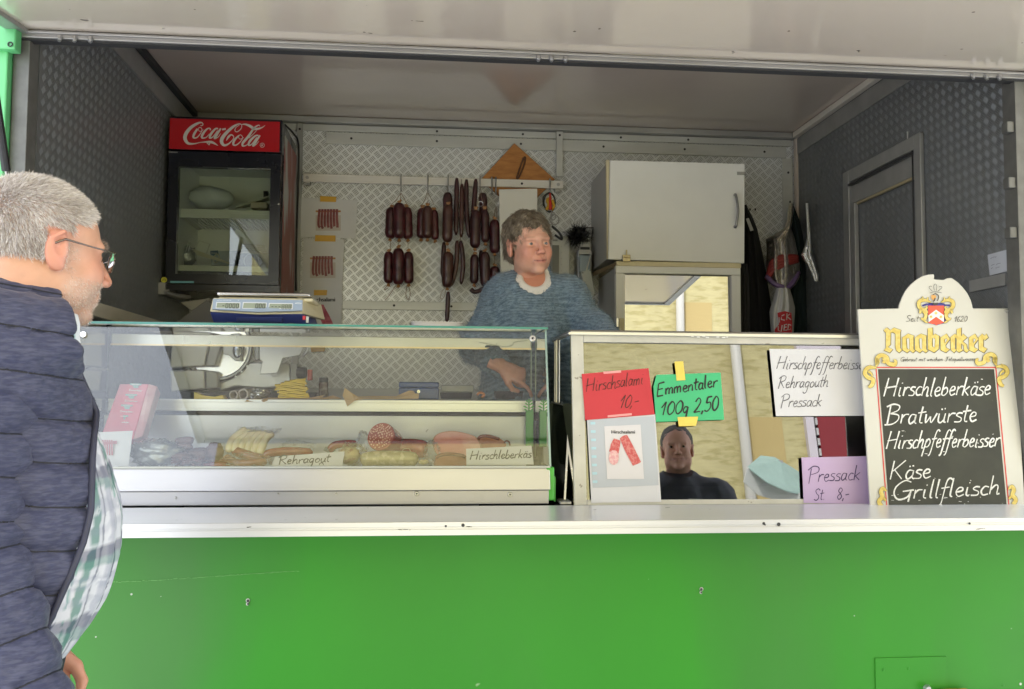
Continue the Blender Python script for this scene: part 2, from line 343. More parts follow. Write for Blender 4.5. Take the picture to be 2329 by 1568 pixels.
def strands(roots, dirs, length, width, bend, seg=4, curl=0.0):
    """ribbon hairs: roots (n,3), dirs (n,3) start direction, bend (n,3) pull"""
    n = len(roots); length = np.broadcast_to(length, n)[:, None]; pts = [roots]; d = dirs.copy(); p = roots.copy()
    for i in range(seg):
        d = d+bend/seg+rng.normal(0, curl, (n, 3)); d /= np.linalg.norm(d, axis=1)[:, None]; p = p+d*length/seg; pts.append(p)
    side = np.cross(dirs, rng.normal(0, 1, (n, 3))); side /= np.linalg.norm(side, axis=1)[:, None]+1e-9
    V = []; ww = np.linspace(1, .25, seg+1)
    for i, q in enumerate(pts): V += [q+side*width*ww[i]/2, q-side*width*ww[i]/2]
    V = np.stack(V, 1); m = 2*(seg+1); F = np.array([(2*i, 2*i+1, 2*i+3, 2*i+2) for i in range(seg)])
    return V.reshape(-1, 3), (F[None]+(np.arange(n)*m)[:, None, None]).reshape(-1, 4), m
# ================================================================== setting
XL, XR, YF, YB, ZH, ZT, ZC, ZFL = -1.157, 1.867, 2.60, 4.34, 2.49, 2.81, 1.126, .50
m_ground = M('paving', (.50, .49, .47), .85, var=.3, vs=3, bump=.6, bs=25)
gb = MB(); gb.box(-150, 150, -150, 150, -.3, 0); struct(gb.build('ground', m_ground))
# paving slabs close to the trailer, joined: far too many to pick apart and all outside the frame
pb = MB(); k = 0
for i in range(-14, 15):
    for j in range(-16, 7): pb.box(i*.4+.003, i*.4+.397, j*.4+.003, j*.4+.397, .0, .012+random.random()*.003)
o = pb.build('paving', M('paving_slab', (.52, .53, .55), .8, var=.25, vs=5, bump=.4, bs=40)); o['kind'] = 'structure'

# house across the street: seen only as a reflection in the glass
m_stucco = M('yellow_plaster', (.40, .345, .15), .9, col2=(.50, .44, .22), vs=11, c2=(.36, .50), stretch=(.5, 1, 2.0), var=.10, bump=1.0, bs=16, bstretch=(.35, 1, 2.2))
HX0, HX1, HY = -2.25, 9.5, -3.5
hs_ = thing('house', 'yellow plastered house with red window across the street, mirrored in the glass panes', 'house', (4, HY, 0))
b = MB(); b.box(HX0, HX1, HY-7, HY, 0, 5.4); b.build('wall', m_stucco, hs_)
b = MB(); b.hexa([(HX0-.3, HY+.45, 5.35), (HX1+.3, HY+.45, 5.35), (HX1+.3, HY-7.4, 5.55), (HX0-.3, HY-7.4, 5.55), (HX0-.1, HY-3, 8.4), (HX1+.1, HY-3, 8.4), (HX1+.1, HY-4, 8.4), (HX0-.1, HY-4, 8.4)]); b.build('roof', M('roof_tile', (.28, .13, .09), .8, var=.3, vs=12, bump=.8, bs=14), hs_)
# ================================================================== the trailer
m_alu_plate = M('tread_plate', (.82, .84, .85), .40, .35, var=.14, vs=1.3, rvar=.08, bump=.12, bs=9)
m_alu_shaded = M('tread_plate_shaded', (.205, .215, .22), .45, .5, var=.14, vs=1.5, rvar=.08)  # same plate, darker: the dimmer light on the side walls is in the colour
m_bar = M('tread_bar_shade', (.47, .48, .47), .35, .5); m_bar_s = M('tread_bar_side_light', (.25, .26, .265), .40, .5)  # bars toned against their plate: light and shade of the relief painted in
m_alu = M('aluminium', (.66, .66, .65), .34, .85, var=.10, vs=3, stretch=(.2, 1, 3), rvar=.1)
m_alu_dull = M('dull_aluminium', (.42, .42, .41), .48, .7, var=.14, vs=6, stretch=(.3, 1, 1))
m_strip = M('cover_strip', (.60, .61, .58), .45, .35, var=.12, vs=8, stretch=(.2, 1, 1))
m_dark = M('dark_seal', (.03, .03, .032), .6)
m_ceil = M('ceiling_panel', (.56, .475, .40), .14, 0, var=.06, vs=1.2, bump=.02, bs=3, coat=.35)
m_awn = M('awning_panel', (.70, .60, .50), .12, 0, var=.03, vs=1.5, bump=.015, bs=2.5, coat=.5, speck=(22, .745, (.2,.16,.13)))
m_green = M('green_paint', (.033, .255, .016), .45, 0, col2=(.050, .195, .034), vs=1.0, stretch=(1.2, 1, .55), c2=(.49, .72), var=.08, bump=.10, bs=14, spec=.35, rvar=.06, speck=(11, .765, (.35, .5, .30)))
m_green_lit = M('green_paint_lit', (.13, .50, .20), .4, 0, var=.10, vs=4, bump=.2, bs=18, speck=(40, .74, (.3,.55,.35)))  # the trailer green made paler: daylight on the left body put into the colour
m_rivet = M('rivet_metal', (.5, .5, .5), .35, .9)
m_black = M('black_plastic', (.012, .012, .014), .4)

tr = thing('sales_trailer', 'green market sales trailer with its serving hatch open and tread plate interior', 'sales trailer', (.35, 3.4, 0))
def tread(mapf, w_, h_, keep=None, p=.0405, bl=.0143, bw=.0020, hh=.0022, sc_=1.0):
    """raised five-bar pattern; mapf(u,v,h)->3d, u across, v up, h out of the wall"""
    px_, py_ = .052*sc_, .0475*sc_; nu = int(w_/px_)+2; nv = int(h_/py_)+2
    I, J, K_ = np.meshgrid(np.arange(nu), np.arange(nv), [0, 1], indexing='ij'); cu = ((I+K_*.5)*px_).ravel(); cv = ((J+K_*.5)*py_).ravel(); od = K_.ravel()
    V = []; bl *= sc_; bw *= sc_; hh *= sc_
    for k_ in range(4):
        off = (k_-1.5)*.0084*sc_; a = np.where(od == 0, math.radians(42), math.radians(180-47)); dx, dy = np.cos(a), np.sin(a); nx_, ny_ = -dy, dx
        sh = 0
        bx = cu+nx_*off+dx*sh; by = cv+ny_*off+dy*sh
        pts = []
        for (s_, t_, h_2) in ((-1, 0, 0), (-.72, -1, 0), (.72, -1, 0), (1, 0, 0), (.72, 1, 0), (-.72, 1, 0), (-.62, 0, 1), (.62, 0, 1)):
            pts.append(np.stack([bx+dx*s_*bl*.93+nx_*t_*bw, by+dy*s_*bl*.93+ny_*t_*bw, np.full_like(bx, h_2*hh)], -1))
        V.append(np.stack(pts, 1))
    V = np.concatenate(V); 
    m_ = (V[:, :, 0].min(1) > 0) & (V[:, :, 0].max(1) < w_) & (V[:, :, 1].min(1) > 0) & (V[:, :, 1].max(1) < h_)
    if keep is not None: m_ &= keep(V[:, :, 0].mean(1), V[:, :, 1].mean(1))
    V = V[m_]; F = np.array([(0,1,6,6),(1,2,7,6),(2,3,7,7),(3,4,7,7),(4,5,6,7),(5,0,6,6)])
    Vf = mapf(V.reshape(-1, 3)); FF = (F[None]+(np.arange(len(V))*8)[:, None, None]).reshape(-1, 4)
    return Vf, FF
def tread_part(name, Vf, FF, m, parent):
    me = bpy.data.meshes.new(name); me.from_pydata(Vf.tolist(), [], [tuple(dict.fromkeys(f)) for f in FF.tolist()]); me.materials.append(m)
    return link(name, me, parent, (0,0,0), 0, False, 'stuff')
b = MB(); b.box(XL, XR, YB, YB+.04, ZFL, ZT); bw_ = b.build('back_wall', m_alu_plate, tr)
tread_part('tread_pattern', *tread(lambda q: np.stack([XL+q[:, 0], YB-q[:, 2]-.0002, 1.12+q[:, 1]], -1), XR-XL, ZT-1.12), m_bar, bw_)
b = MB(); b.box(XL-.04, XL, YF+.06, YB+.04, ZFL, ZT); lw = b.build('side_wall', m_alu_shaded, tr)
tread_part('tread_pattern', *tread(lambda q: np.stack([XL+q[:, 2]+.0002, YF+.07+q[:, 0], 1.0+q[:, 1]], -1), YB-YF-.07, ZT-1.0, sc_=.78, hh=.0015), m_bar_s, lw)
b = MB(); b.box(XR, XR+.04, YF+.06, YB+.04, ZFL, ZT); rw = b.build('side_wall', m_alu_shaded, tr)
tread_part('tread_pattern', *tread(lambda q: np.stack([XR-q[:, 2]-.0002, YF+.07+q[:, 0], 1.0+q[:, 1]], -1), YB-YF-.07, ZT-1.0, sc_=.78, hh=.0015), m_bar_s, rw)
b = MB(); b.box(XL-.04, XR+.04, YF+.02, YB+.04, ZT, ZT+.04); ce = b.build('ceiling', m_ceil, tr)
b = MB(); b.box(XL-.04, XR+.04, YF+.02, YB+.04, ZFL-.05, ZFL); b.build('floor', M('trailer_floor', (.10, .10, .10), .6, bump=.3, bs=60), tr)
# outer roof / header above hatch
b = MB(); b.box(XL-.6, XR+.6, YF-.02, YB+.1, ZT+.04, ZT+.10); b.box(XL-.6, XR+.6, YF, YF+.05, ZH+.012, ZT+.04); b.build('header', M('grey_header', (.30, .30, .30), .5, .3), tr)
# cover strips and profiles inside, each its own part
def prof(*a, m=m_strip, n='cover_strip', holes=None, bev=.0015):
    b = MB(); b.box(*a); o = b.build(n, m, tr, bevel=bev)
    if holes:
        h = MB()
        for (x, z) in holes: h.disc((x, a[2]-.001, z), (0, -1, 0), .006, .0015, 10)
        h.build('screw_hole', m_dark, o, kind='stuff')
    return o
px2x = lambda px, py, Y: P(px, py, Y)[0]
zt1 = P(1100, 283, YB)[2]; zt2 = P(1100, 296, YB)[2]; zt3 = P(1100, 318, YB)[2]
prof(XL, XR, YB-.05, YB-.002, ZT-.028, ZT-.002, m=m_alu_dull, n='top_rail')
prof(XL+.02, XR-.02, YB-.012, YB-.002, ZT-.062, ZT-.030, m=m_strip, holes=[(x, ZT-.046) for x in (.02, .45, .95, 1.3)])
prof(P(743, 300, YB)[0], XR-.05, YB-.016, YB-.002, ZT-.125, ZT-.068, m=m_strip, holes=[(x, ZT-.097) for x in np.linspace(-.4, 1.7, 6)])
xv = P(1271, 340, YB)[0]; prof(xv-.016, xv+.016, YB-.03, YB-.017, P(1271, 405, YB)[2], ZT-.03, m=m_strip, n='upright_strip', holes=[(xv, ZT-.05)])
xv = P(681, 400, YB)[0]; prof(xv-.014, xv+.014, YB-.02, YB-.003, 1.5, ZT-.03, m=m_alu_dull, n='upright_strip', holes=[(xv, ZT-.06)])
zb1, zb0 = P(1000, 688, YB)[2], P(1000, 707, YB)[2]
prof(P(779, 695, YB)[0], P(1380, 695, YB)[0], YB-.013, YB-.002, zb0, zb1, holes=[(x, (zb0+zb1)/2) for x in (-.18, .1, .5)])
zz = P(900, 893, YB)[2]; prof(XL, XR, YB-.014, YB-.002, zz-.055, zz+.018, m=m_alu_dull, holes=[(P(956, 893, YB)[0], zz)])
# right corner post, side trims
xp = P(1810, 400, YB)[0]; prof(xp-.018, XR-.001, YB-.05, YB-.017, ZC, ZT-.03, m=M('cream_post', (.62, .54, .47), .5, var=.1), n='corner_post')
prof(xp-.075, xp-.02, YB-.010, YB-.002, P(1790, 700, YB)[2], ZT-.126, m=m_strip, n='upright_strip', holes=[(xp-.045, ZT-.2), (xp-.045, ZT-.42)])
prof(XR-.030, XR-.002, YF+.1, YB-.052, ZT-.03, ZT-.003, m=M('cream_trim', (.70, .65, .56), .5), n='ceiling_trim')
prof(XR-.008, XR-.002, YF+.1, YB-.052, ZT-.115, ZT-.036, m=m_alu_dull, n='wall_trim')
prof(XL+.001, XL+.01, YF+.1, YB-.06, ZT-.12, ZT-.03, m=m_alu_dull, n='wall_trim')
prof(XL+.001, XL+.03, YF+.1, YB-.06, ZT-.028, ZT-.003, m=m_dark, n='ceiling_trim')
# front posts of the opening
prof(XL-.045, XL+.0, YF-.005, YF+.055, ZC, ZH-.002, m=M('post_grey', (.16, .16, .15), .5, .4, var=.2, vs=12), n='front_post'); prof(XR-.02, XR+.02, YF-.005, YF+.058, ZC, ZH-.002, m=M('post_grey', (.16, .16, .15), .5, .4, var=.2, vs=12), n='front_post')
for zz in (2.30, 2.12, 1.96):
    b = MB(); b.box(XR-.045, XR-.021, YF+.0, YF+.03, zz, zz+.035); b.build('post_clip', MC['post_grey'], tr, bevel=.003)
# side beam on right wall and ledge
p1 = PX(2212, 637, XR-.012); p2 = PX(2327, 613, XR-.012); p3 = PX(2329, 641, XR-.012)
hh = abs(p2[2]-p3[2]); b = MB(); b.box(XR-.012, XR-.002, YF+.08, p1[1]+.02, p2[2]-hh, p2[2]); b.build('wall_beam', m_alu_dull, tr)
# side door in the right wall
q = [PX(1925.5, 394.5, XR), PX(2103, 301.6, XR)]
ya, yb_, zt_ = q[0][1], q[1][1], (q[0][2]+q[1][2])/2
b = MB(); dz = .055
b.box(XR-.02, XR-.003, yb_, yb_+.045, ZFL, zt_); b.box(XR-.02, XR-.003, ya-.055, ya, ZFL, zt_); b.box(XR-.02, XR-.003, yb_+.045, ya-.055, zt_-dz, zt_)
dr = b.build('side_door', m_alu_dull, tr, bevel=.003)
b = MB(); b.box(XR-.014, XR-.004, yb_+.05, ya-.06, zt_-.155, zt_-.075); b.build('door_rail', m_alu_dull, dr, bevel=.002)
b = MB(); b.box(XR-.024, XR-.005, ya-.115, ya-.075, ZFL, zt_-.16); b.build('door_stile', m_alu_dull, dr, bevel=.002)
b = MB(); b.box(XR-.016, XR-.006, yb_+.05, ya-.12, zt_-.168, zt_-.158); b.build('door_edge', M('brass_edge', (.55, .48, .3), .4, .6), dr)
b = MB(); b.box(XR-.0262, XR-.021, yb_+.0455, yb_+.049, ZFL, zt_-.06); b.box(XR-.026, XR-.022, yb_+.05, ya-.06, zt_-.074, zt_-.064); b.build('door_seal', m_dark, dr)
b = MB(); b.tube([PX(2064, 300, XR-.004), PX(2065, 332, XR-.004)], .003, 6); b.build('scratch_pin', m_strip, tr)
# left ledge (fold-up board) along left wall
a = P(205, 676, 3.0); c = P(395, 731, 3.95)
b = MB(); b.hexa([(XL+.01, 2.75, 1.72), (XL+.02, 2.75, 1.72), (XL+.26, 4.1, 1.63), (XL+.01, 4.1, 1.66), (XL+.01, 2.75, 1.76), (XL+.04, 2.75, 1.76), (XL+.28, 4.1, 1.68), (XL+.01, 4.1, 1.69)])
b.build('side_ledge', M('ledge_paint', (.50, .47, .40), .5, var=.1), tr, bevel=.002)
# ---- counter board outside
YC0, YC1 = 2.295, 2.62
m_counter = M('counter_aluminium', (.80, .81, .82), .32, .5, var=.06, vs=2, stretch=(.15, 1, 1), rvar=.08, speck=(30, .745, (.3, .3, .3)))
b = MB(); b.box(XL-.5, XR+.5, YC0+.004, YC1, ZC-.022, ZC); ct = b.build('counter', m_counter, tr, bevel=.0015)
b = MB(); b.box(XL-.5, XR+.5, YC0-.006, YC0+.0035, ZC-.034, ZC+.001); b.box(XL-.5, XR+.5, YC0-.0085, YC0-.0062, ZC-.0335, ZC-.018); b.box(XL-.5, XR+.5, YC0-.0085, YC0-.0062, ZC-.012, ZC+.0005)
b.build('edge_profile', M('edge_aluminium', (.66, .66, .66), .35, .5, var=.04, vs=6, stretch=(.1, 1, 1)), ct, bevel=.001)
h = MB()
for px_, py_, r_ in ((1014, 1197, .003), (1053, 1195, .0045), (1737, 1191, .004), (1771, 1193, .005), (2205, 1191, .003), (1740, 1194, .002)):
    p_ = P(px_, py_, YC0-.0085); h.disc(p_, (0, -1, 0), r_, .0008, 10)
h.build('screw_hole', m_dark, ct, kind='stuff')
h = MB()
for (x0_, x1_, py_) in ((905, 945, 1206), (1060, 1064, 1199), (2215, 2240, 1204), (560, 566, 1200)):
    for k_ in range(5):
        u0 = random.uniform(x0_, x1_); a_ = P(u0, py_+random.uniform(-1, 1), YC0-.0092); h.box(a_[0], a_[0]+random.uniform(.003, .012), a_[1], a_[1]+.0004, a_[2], a_[2]+.0012)
h.build('chipped_paint', M('chip', (.12, .11, .1), .8), ct, kind='stuff')
# ---- green body
ZS = P(2400-0, 1560, 2.56)[2]
b = MB(); b.box(XL-.5, XR+.5, 2.52, 2.60, .35, ZC-.024); fp = b.build('front_panel', m_green, tr)
b = MB(); b.box(XL-.5, XR+.5, 2.508, 2.5195, .30, ZS); b.build('bottom_rail', m_green, tr, bevel=.003)
p_ = P(1990, 1497, 2.518); b = MB(); b.box(p_[0], p_[0]+.22, 2.516, 2.5198, ZS+.001, p_[2]); hp = b.build('patch_plate', m_green, tr, bevel=.0008)
h = MB()
for (u, v) in ((2009, 1524), (2066, 1521), (2281, 1559)): h.ell(P(u, v, 2.507 if v > 1550 else 2.516), (.0045, .002, .0045), 10, 6)
h.build('rivet', m_green, hp, smooth=True)
# seam in the paint, paint chips, keyholes on the green panel
h = MB(); random.seed(3)
pts = [(245, 1326), (330, 1322), (420, 1316), (500, 1311), (560, 1307), (620, 1303), (680, 1300)]
for i in range(len(pts)-1):
    for k_ in range(14):
        t_ = k_/14; u = pts[i][0]+(pts[i+1][0]-pts[i][0])*t_; v = pts[i][1]+(pts[i+1][1]-pts[i][1])*t_+random.uniform(-.8, .8)
        a_ = P(u, v, 2.519); s_ = random.uniform(.0006, .0017); h.box(a_[0], a_[0]+random.uniform(.003, .009), 2.5186, 2.5199, a_[2], a_[2]+s_)
h.build('paint_seam', M('seam_green', (.16, .42, .12), .6), fp, kind='stuff')
for (u, v) in ((564, 1369), (1595, 1343)):
    b = MB(); a_ = P(u, v-3, 2.519); b.disc(a_, (0, -1, 0), .0055, .002, 14); b.disc(P(u-1, v+5, 2.519), (0, -1, 0), .004, .0016, 10); o = b.build('keyhole_cover', M('worn_white', (.6, .62, .58), .6), tr)
    b = MB(); b.disc(P(u, v-2, 2.5165), (0, -1, 0), .004, .0012, 10); b.disc(P(u, v+5, 2.517), (0, -1, 0), .0028, .001, 10); b.build('key_hole', m_dark, o)
h = MB()
for (u, v, r_) in ((299, 1352, .005), (366, 1357, .002), (218, 1449, .0035), (1943, 1401, .0028), (2129, 1507, .002), (2300, 1430, .002), (2321, 1556, .007), (1475, 1318, .001)): h.disc(P(u, v, 2.5195), (.1, -1, 0), r_*.6, .0006, 7)
h.build('paint_chip', M('chip_white', (.55, .6, .52), .7), fp, kind='stuff')
b = MB(); p_ = P(2165, 1575, 2.5); b.box(p_[0]-.052, p_[0]+.052, 2.478, 2.508, p_[2]-.05, p_[2]+.010); ml = b.build('marker_light', M('orange_lens', (.80, .22, .03), .25, coat=.6), tr, bevel=.008, seg=3)
b = MB(); p_ = P(2108, 1566, 2.5); b.disc(p_, (0, -1, 0), .012, .01, 14, .008); b.build('bolt', m_rivet, tr, smooth=False)
# left outer body beside the opening
b = MB(); b.box(XL-.9, XL-.048, YF-.015, YF+.05, ZC, ZT); b.build('outer_panel', m_green_lit, tr)
b = MB(); b.box(XL-.088, XL-.046, YF-.034, YF-.016, ZC, ZH-.03); b.build('corner_profile', m_green_lit, tr, bevel=.004)
p_ = P(36, 114, 2.55); b = MB(); b.box(p_[0]-.3, p_[0], 2.545, 2.584, p_[2], p_[2]+.09); cb = b.build('hinge_cover', m_green_lit, tr, bevel=.004)
b = MB(); b.ring(P(23, 101, 2.543), (0, -1, 0), .006, .0018, 14, 6); b.build('eyelet', m_black, cb)
b = MB(); b.box(XR+.021, XR+.5, YF-.012, YF+.05, ZC, ZT); b.build('outer_panel', m_green, tr)
# ---- awning
AN = np.array([0, math.sin(R(6.5)), -math.cos(R(6.5))])            # underside normal
AD = np.array([0, -math.cos(R(6.5)), -math.sin(R(6.5))]); AL = 1.72
def aw(x, s, off=0): return np.array([x, YF, ZH+.004])+AD*s-AN*off
xl_, xr_ = XL-.0, XR+.012
b = MB(); b.slab([aw(xl_, .0), aw(xr_, .0), aw(xr_, AL), aw(xl_, AL)], -AN*.035); b.slab([aw(0, 0)]*0 or [aw(xl_, .001, .036), aw(xr_, .001, .036), aw(xr_, AL, .036), aw(xl_, AL, .036)], -AN*.002); awn = b.build('awning', m_awn, tr)
b = MB()
b.slab([aw(xl_-.05, -.005, -.012), aw(xl_, -.005, -.012), aw(xl_, AL, -.012), aw(xl_-.05, AL, -.012)], -AN*.052)
b.slab([aw(xr_, -.005, -.012), aw(xr_+.05, -.005, -.012), aw(xr_+.05, AL, -.012), aw(xr_, AL, -.012)], -AN*.052)
b.slab([aw(xl_-.05, AL, -.012), aw(xr_+.05, AL, -.012), aw(xr_+.05, AL+.03, -.012), aw(xl_-.05, AL+.03, -.012)], -AN*.052)
b.build('awning_frame', m_alu_dull, awn, bevel=.003)
b = MB(); b.box(XL-.046, XR+.05, YF-.018, YF+.0, ZH-.022, ZH-.002); b.box(XL-.04, XR+.045, YF-.024, YF-.0182, ZH-.010, ZH-.002); hg = b.build('hinge_rail', M('hinge_metal', (.36, .35, .345), .4, .7, var=.15, vs=10, stretch=(.2, 1, 1)), tr, bevel=.002)
b = MB(); b.box(XL-.044, XR+.03, YF-.010, YF+.02, ZH-.027, ZH-.0225); b.build('seal_strip', m_dark, hg)
for u, v in ((137, 72), (171, 73.5), (207, 75.5), (1224, 125.5), (1254, 127), (1286, 128.5), (2212, 159.5), (2243, 160.5), (2272, 161.5)):
    x = P(u, v, YF-.02)[0]; b = MB(); b.disc((x, YF-.020, ZH-.016), (0, -.3, -1), .0075, .012, 6); b.disc((x, YF-.023, ZH-.027), (0, -.3, -1), .0045, .006, 10); b.build('hinge_bolt', m_rivet, hg)
# gas strut at the left
g = thing('gas_strut', 'black gas strut holding up the open hatch flap beside the green panel', 'gas strut', P(14, 392, 2.50))
A_ = P(-36, 50, 2.32); B_ = P(14, 388, 2.50); dv = nrm(B_-A_)
b = MB(); b.tube([A_, B_], .0115, 14); b.build('cylinder', M('strut_black', (.015, .015, .016), .35), g, smooth=False)
b = MB(); b.tube([B_, B_+dv*.2], .0045, 10); b.build('piston_rod', M('rod_steel', (.45, .42, .40), .25, .9), g)
# ================================================================== glass display case (left)
m_pane = glass('clear_pane', (.97, .985, .975), .012, .9)
m_edge = M('glass_edge', (.02, .20, .17), .15, 0, coat=.5)
m_edge_l = M('glass_edge_pale', (.30, .42, .38), .15, 0, coat=.5)
CT = P(1240, 748, 2.78); CB = P(1252, 1062, 2.66); CLT = P(163, 741, 2.78)
x0, x1, zt, zb = CLT[0], CT[0], CT[2], CB[2]; yT, yB, yR = 2.78, 2.66, 3.10
gn = nrm((0, -(zt-zb), (yT-yB)))                       # front pane normal (towards the street, upwards)
dc = thing('display_case', 'glass display case on the counter, with sausages and ham behind its sloping pane', 'display case', ((x0+x1)/2, 2.85, ZC))
b = MB(); b.slab([(x0, yB, zb), (x1, yB, zb), (x1, yT, zt-.002), (x0, yT, zt-.002)], -gn*.001); b.build('front_pane', m_pane, dc)
b = MB(); b.slab([(x0, yT-.012, zt), (x1+.006, yT-.012, zt), (x1+.006, yR, zt), (x0, yR, zt)], (0, 0, .001)); tp = b.build('top_pane', m_pane, dc)
b = MB(); b.box(x0, x1+.006, yT-.0145, yT-.0125, zt-.0035, zt+.004); b.build('front_edge', m_edge, tp)
b = MB(); b.box(x1+.0062, x1+.008, yT-.012, yR, zt-.0035, zt+.004); b.build('side_edge', m_edge, tp)
b = MB(); b.slab([(x1, yB, zb), (x1, yR, zb), (x1, yR, zt-.003), (x1, yT, zt-.003)], (.001, 0, 0)); sp = b.build('side_pane', glass('side_pane_glass', (.86, .93, .90), .06, 1.3), dc)
b = MB(); b.bar((x1+.001, yB, zb), (x1+.001, yT, zt-.004), .006, .005, (0, -1, 0)); b.build('pane_edge', m_edge_l, sp)
b = MB(); b.bar((x1-.008, yR, zb), (x1-.008, yR, zt), .004, .006, (0, -1, 0)); b.build('pane_edge', m_edge_l, sp)
b = MB(); b.bar((x0, yB, zb), (x0, yT, zt-.004), .006, .004, (0, -1, 0)); b.slab([(x0, yB, zb), (x0, yR, zb), (x0, yR, zt-.003), (x0, yT, zt-.003)], (-.001, 0, 0)); b.build('side_pane', MC['side_pane_glass'], dc)
# upper rear beam
z1_, z0_ = zt-.012, P(1000, 793, yR)[2]
b = MB(); b.box(x0+.01, x1-.01, yR-.012, yR, z0_, z1_); ub = b.build('top_beam', M('brushed_beam', (.52, .52, .50), .30, .8, var=.18, vs=1.6, stretch=(1, .2, .2), rvar=.1), dc, bevel=.002)
b = MB(); b.box(x0+.01, x1-.01, yR-.018, yR-.0125, z0_-.002, z0_+.004); b.build('brass_trim', M('brass_line', (.72, .58, .38), .3, .6), ub)
for (u, v) in ((190, 762), (1211, 771)):
    b = MB(); c_ = P(u, v, yT+.01); c_ = PP(u, v, (0, yB, zb), (0, -(zt-zb), (yT-yB))); b.disc(c_, gn, .011, .006, 18, .010); k_ = b.build('clamp', M('clamp_chrome', (.75, .75, .72), .2, .8), dc, bevel=.001)
    b = MB(); b.disc(c_+gn*.0062, gn, .0035, .001, 10); b.build('clamp_screw', m_dark if u > 1000 else m_rivet, k_)
b = MB(); q = catmull([(1090, 779), (1140, 788), (1165, 786), (1170, 779), (1200, 775)], 6); b.tube([P(u, v, yR-.03) for u, v in q], .0009, 5); b.build('loose_wire', M('wire_grey', (.25, .3, .25), .5), dc)
# shelf rail
sz1, sz0 = P(1000, 911, yR)[2], P(1000, 937, yR)[2]
b = MB(); b.box(x0+.01, x1-.005, yR-.02, yR+.02, sz0, sz1); b.box(x0+.01, x1-.005, yR-.024, yR-.0205, sz0, sz0+.008); b.box(x0+.01, x1-.005, yR-.024, yR-.0205, sz1-.010, sz1)
b.build('shelf_rail', M('rail_aluminium', (.74, .74, .73), .33, .6, var=.08, vs=4, stretch=(.2, 1, 1)), dc, bevel=.001)
b = MB(); b.box(x0+.01, x1-.005, yR-.004, yR+.01, sz0-.03, sz0-.002); vs_ = b.build('vent_slot', M('slot_dark', (.045, .04, .035), .6), dc)
b = MB(); 
for k_ in range(60): xx = -.1+k_*.0115; b.box(xx, xx+.006, yR-.006, yR-.0045, sz0-.028, sz0-.024)
b.build('vent_teeth', M('slot_grey', (.25, .24, .22), .6), vs_, kind='stuff')
# inner tray
zi = P(1000, 947, 3.05)[2]
m_tray = M('tray_white', (.60, .61, .65), .33, .35, var=.10, vs=1.4, stretch=(1, 1, .5), speck=(26, .73, (.35, .35, .38)), rvar=.1)
b = MB(); b.box(x0+.01, x1-.03, 3.045, 3.055, zb-.06, zi); b.box(x0+.01, x1-.012, yB+.02, 3.05, zb-.065, zb-.055); b.build('tray', m_tray, dc, bevel=.001)
# metal base under the pane (sloping band, riveted band)
m_base = M('base_aluminium', (.50, .50, .53), .32, .6, var=.07, vs=2, stretch=(.5, 1, 2), rvar=.09, speck=(40, .75, (.3, .3, .3)))
zk = P(1000, 1115, 2.655)[2]
b = MB(); b.hexa([(x0, 2.645, zk), (x1, 2.645, zk), (x1, 2.70, zk), (x0, 2.70, zk), (x0, yB-.004, zb-.003), (x1, yB-.004, zb-.003), (x1, 2.70, zb-.003), (x0, 2.70, zb-.003)]); b.build('upper_base', m_base, dc, bevel=.002)
b = MB(); b.box(x0, x1, yB-.010, yB+.004, zb-.0028, zb+.003); b.build('pane_gasket', M('gasket', (.45, .47, .45), .4, .3), dc)
b = MB(); b.box(x0, x1-.004, 2.651, 2.72, ZC+.0008, zk-.001); lb = b.build('lower_base', M('base_band', (.44, .44, .47), .34, .6, var=.05, vs=2, stretch=(.4, 1, 1)), dc, bevel=.002)
for (u, v, r_) in ((399, 1133, .0045), (632, 1123, .003), (764, 1123, .0038), (948, 1123, .0075), (1160, 1125, .0078)):
    b = MB(); c_ = P(u, v, 2.650); b.disc(c_, (0, -1, 0), r_, .003, 16, r_*.8); o = b.build('screw', m_rivet, lb)
    b = MB(); b.disc(c_+np.array((0, -.0031, 0)), (0, -1, 0), r_*.35, .0004, 6); b.build('screw_socket', m_dark, o)
# green corner bracket and green clip with sprig
b = MB(); a_ = P(1238, 1062, 2.67); c_ = P(1257, 1138, 2.67); b.box(a_[0]+.002, c_[0]+.003, 2.655, 2.72, c_[2], a_[2]); gb_ = b.build('corner_bracket', M('bright_green', (.06, .42, .05), .35, coat=.3), dc, bevel=.004)
b = MB(); b.box(c_[0]+.0035, c_[0]+.008, 2.665, 2.71, c_[2]-.004, (a_[2]+c_[2])/2+.02); b.build('bracket_hook', MC['bright_green'], gb_, bevel=.001)
a_ = P(1195, 934, 3.02); c_ = P(1212, 1016, 3.02)
b = MB(); b.box(a_[0], c_[0], 3.00, 3.02, c_[2], a_[2]); gs = tag(b.build('divider_strip', MC['bright_green'], None, bevel=.003), 'green plastic divider strip with sprig upright in the right end of the case', 'divider')
b = MB()
for s_ in (-1, 1):
    for k_, (dx, dz) in enumerate(((12, -2), (14, -9), (10, -16), (8, -22))):
        u, v = 1203, 932+dz+4; b.slab([P(u, v+3, 3.005), P(u+s_*dx*.6, v-4, 3.005), P(u+s_*dx, v-3, 3.005), P(u+s_*dx*.6, v+1, 3.005)], (0, .004, 0))
b.tube([P(1203, 936, 3.008), P(1203, 908, 3.008)], .003, 6); b.build('sprig', MC['bright_green'], gs)

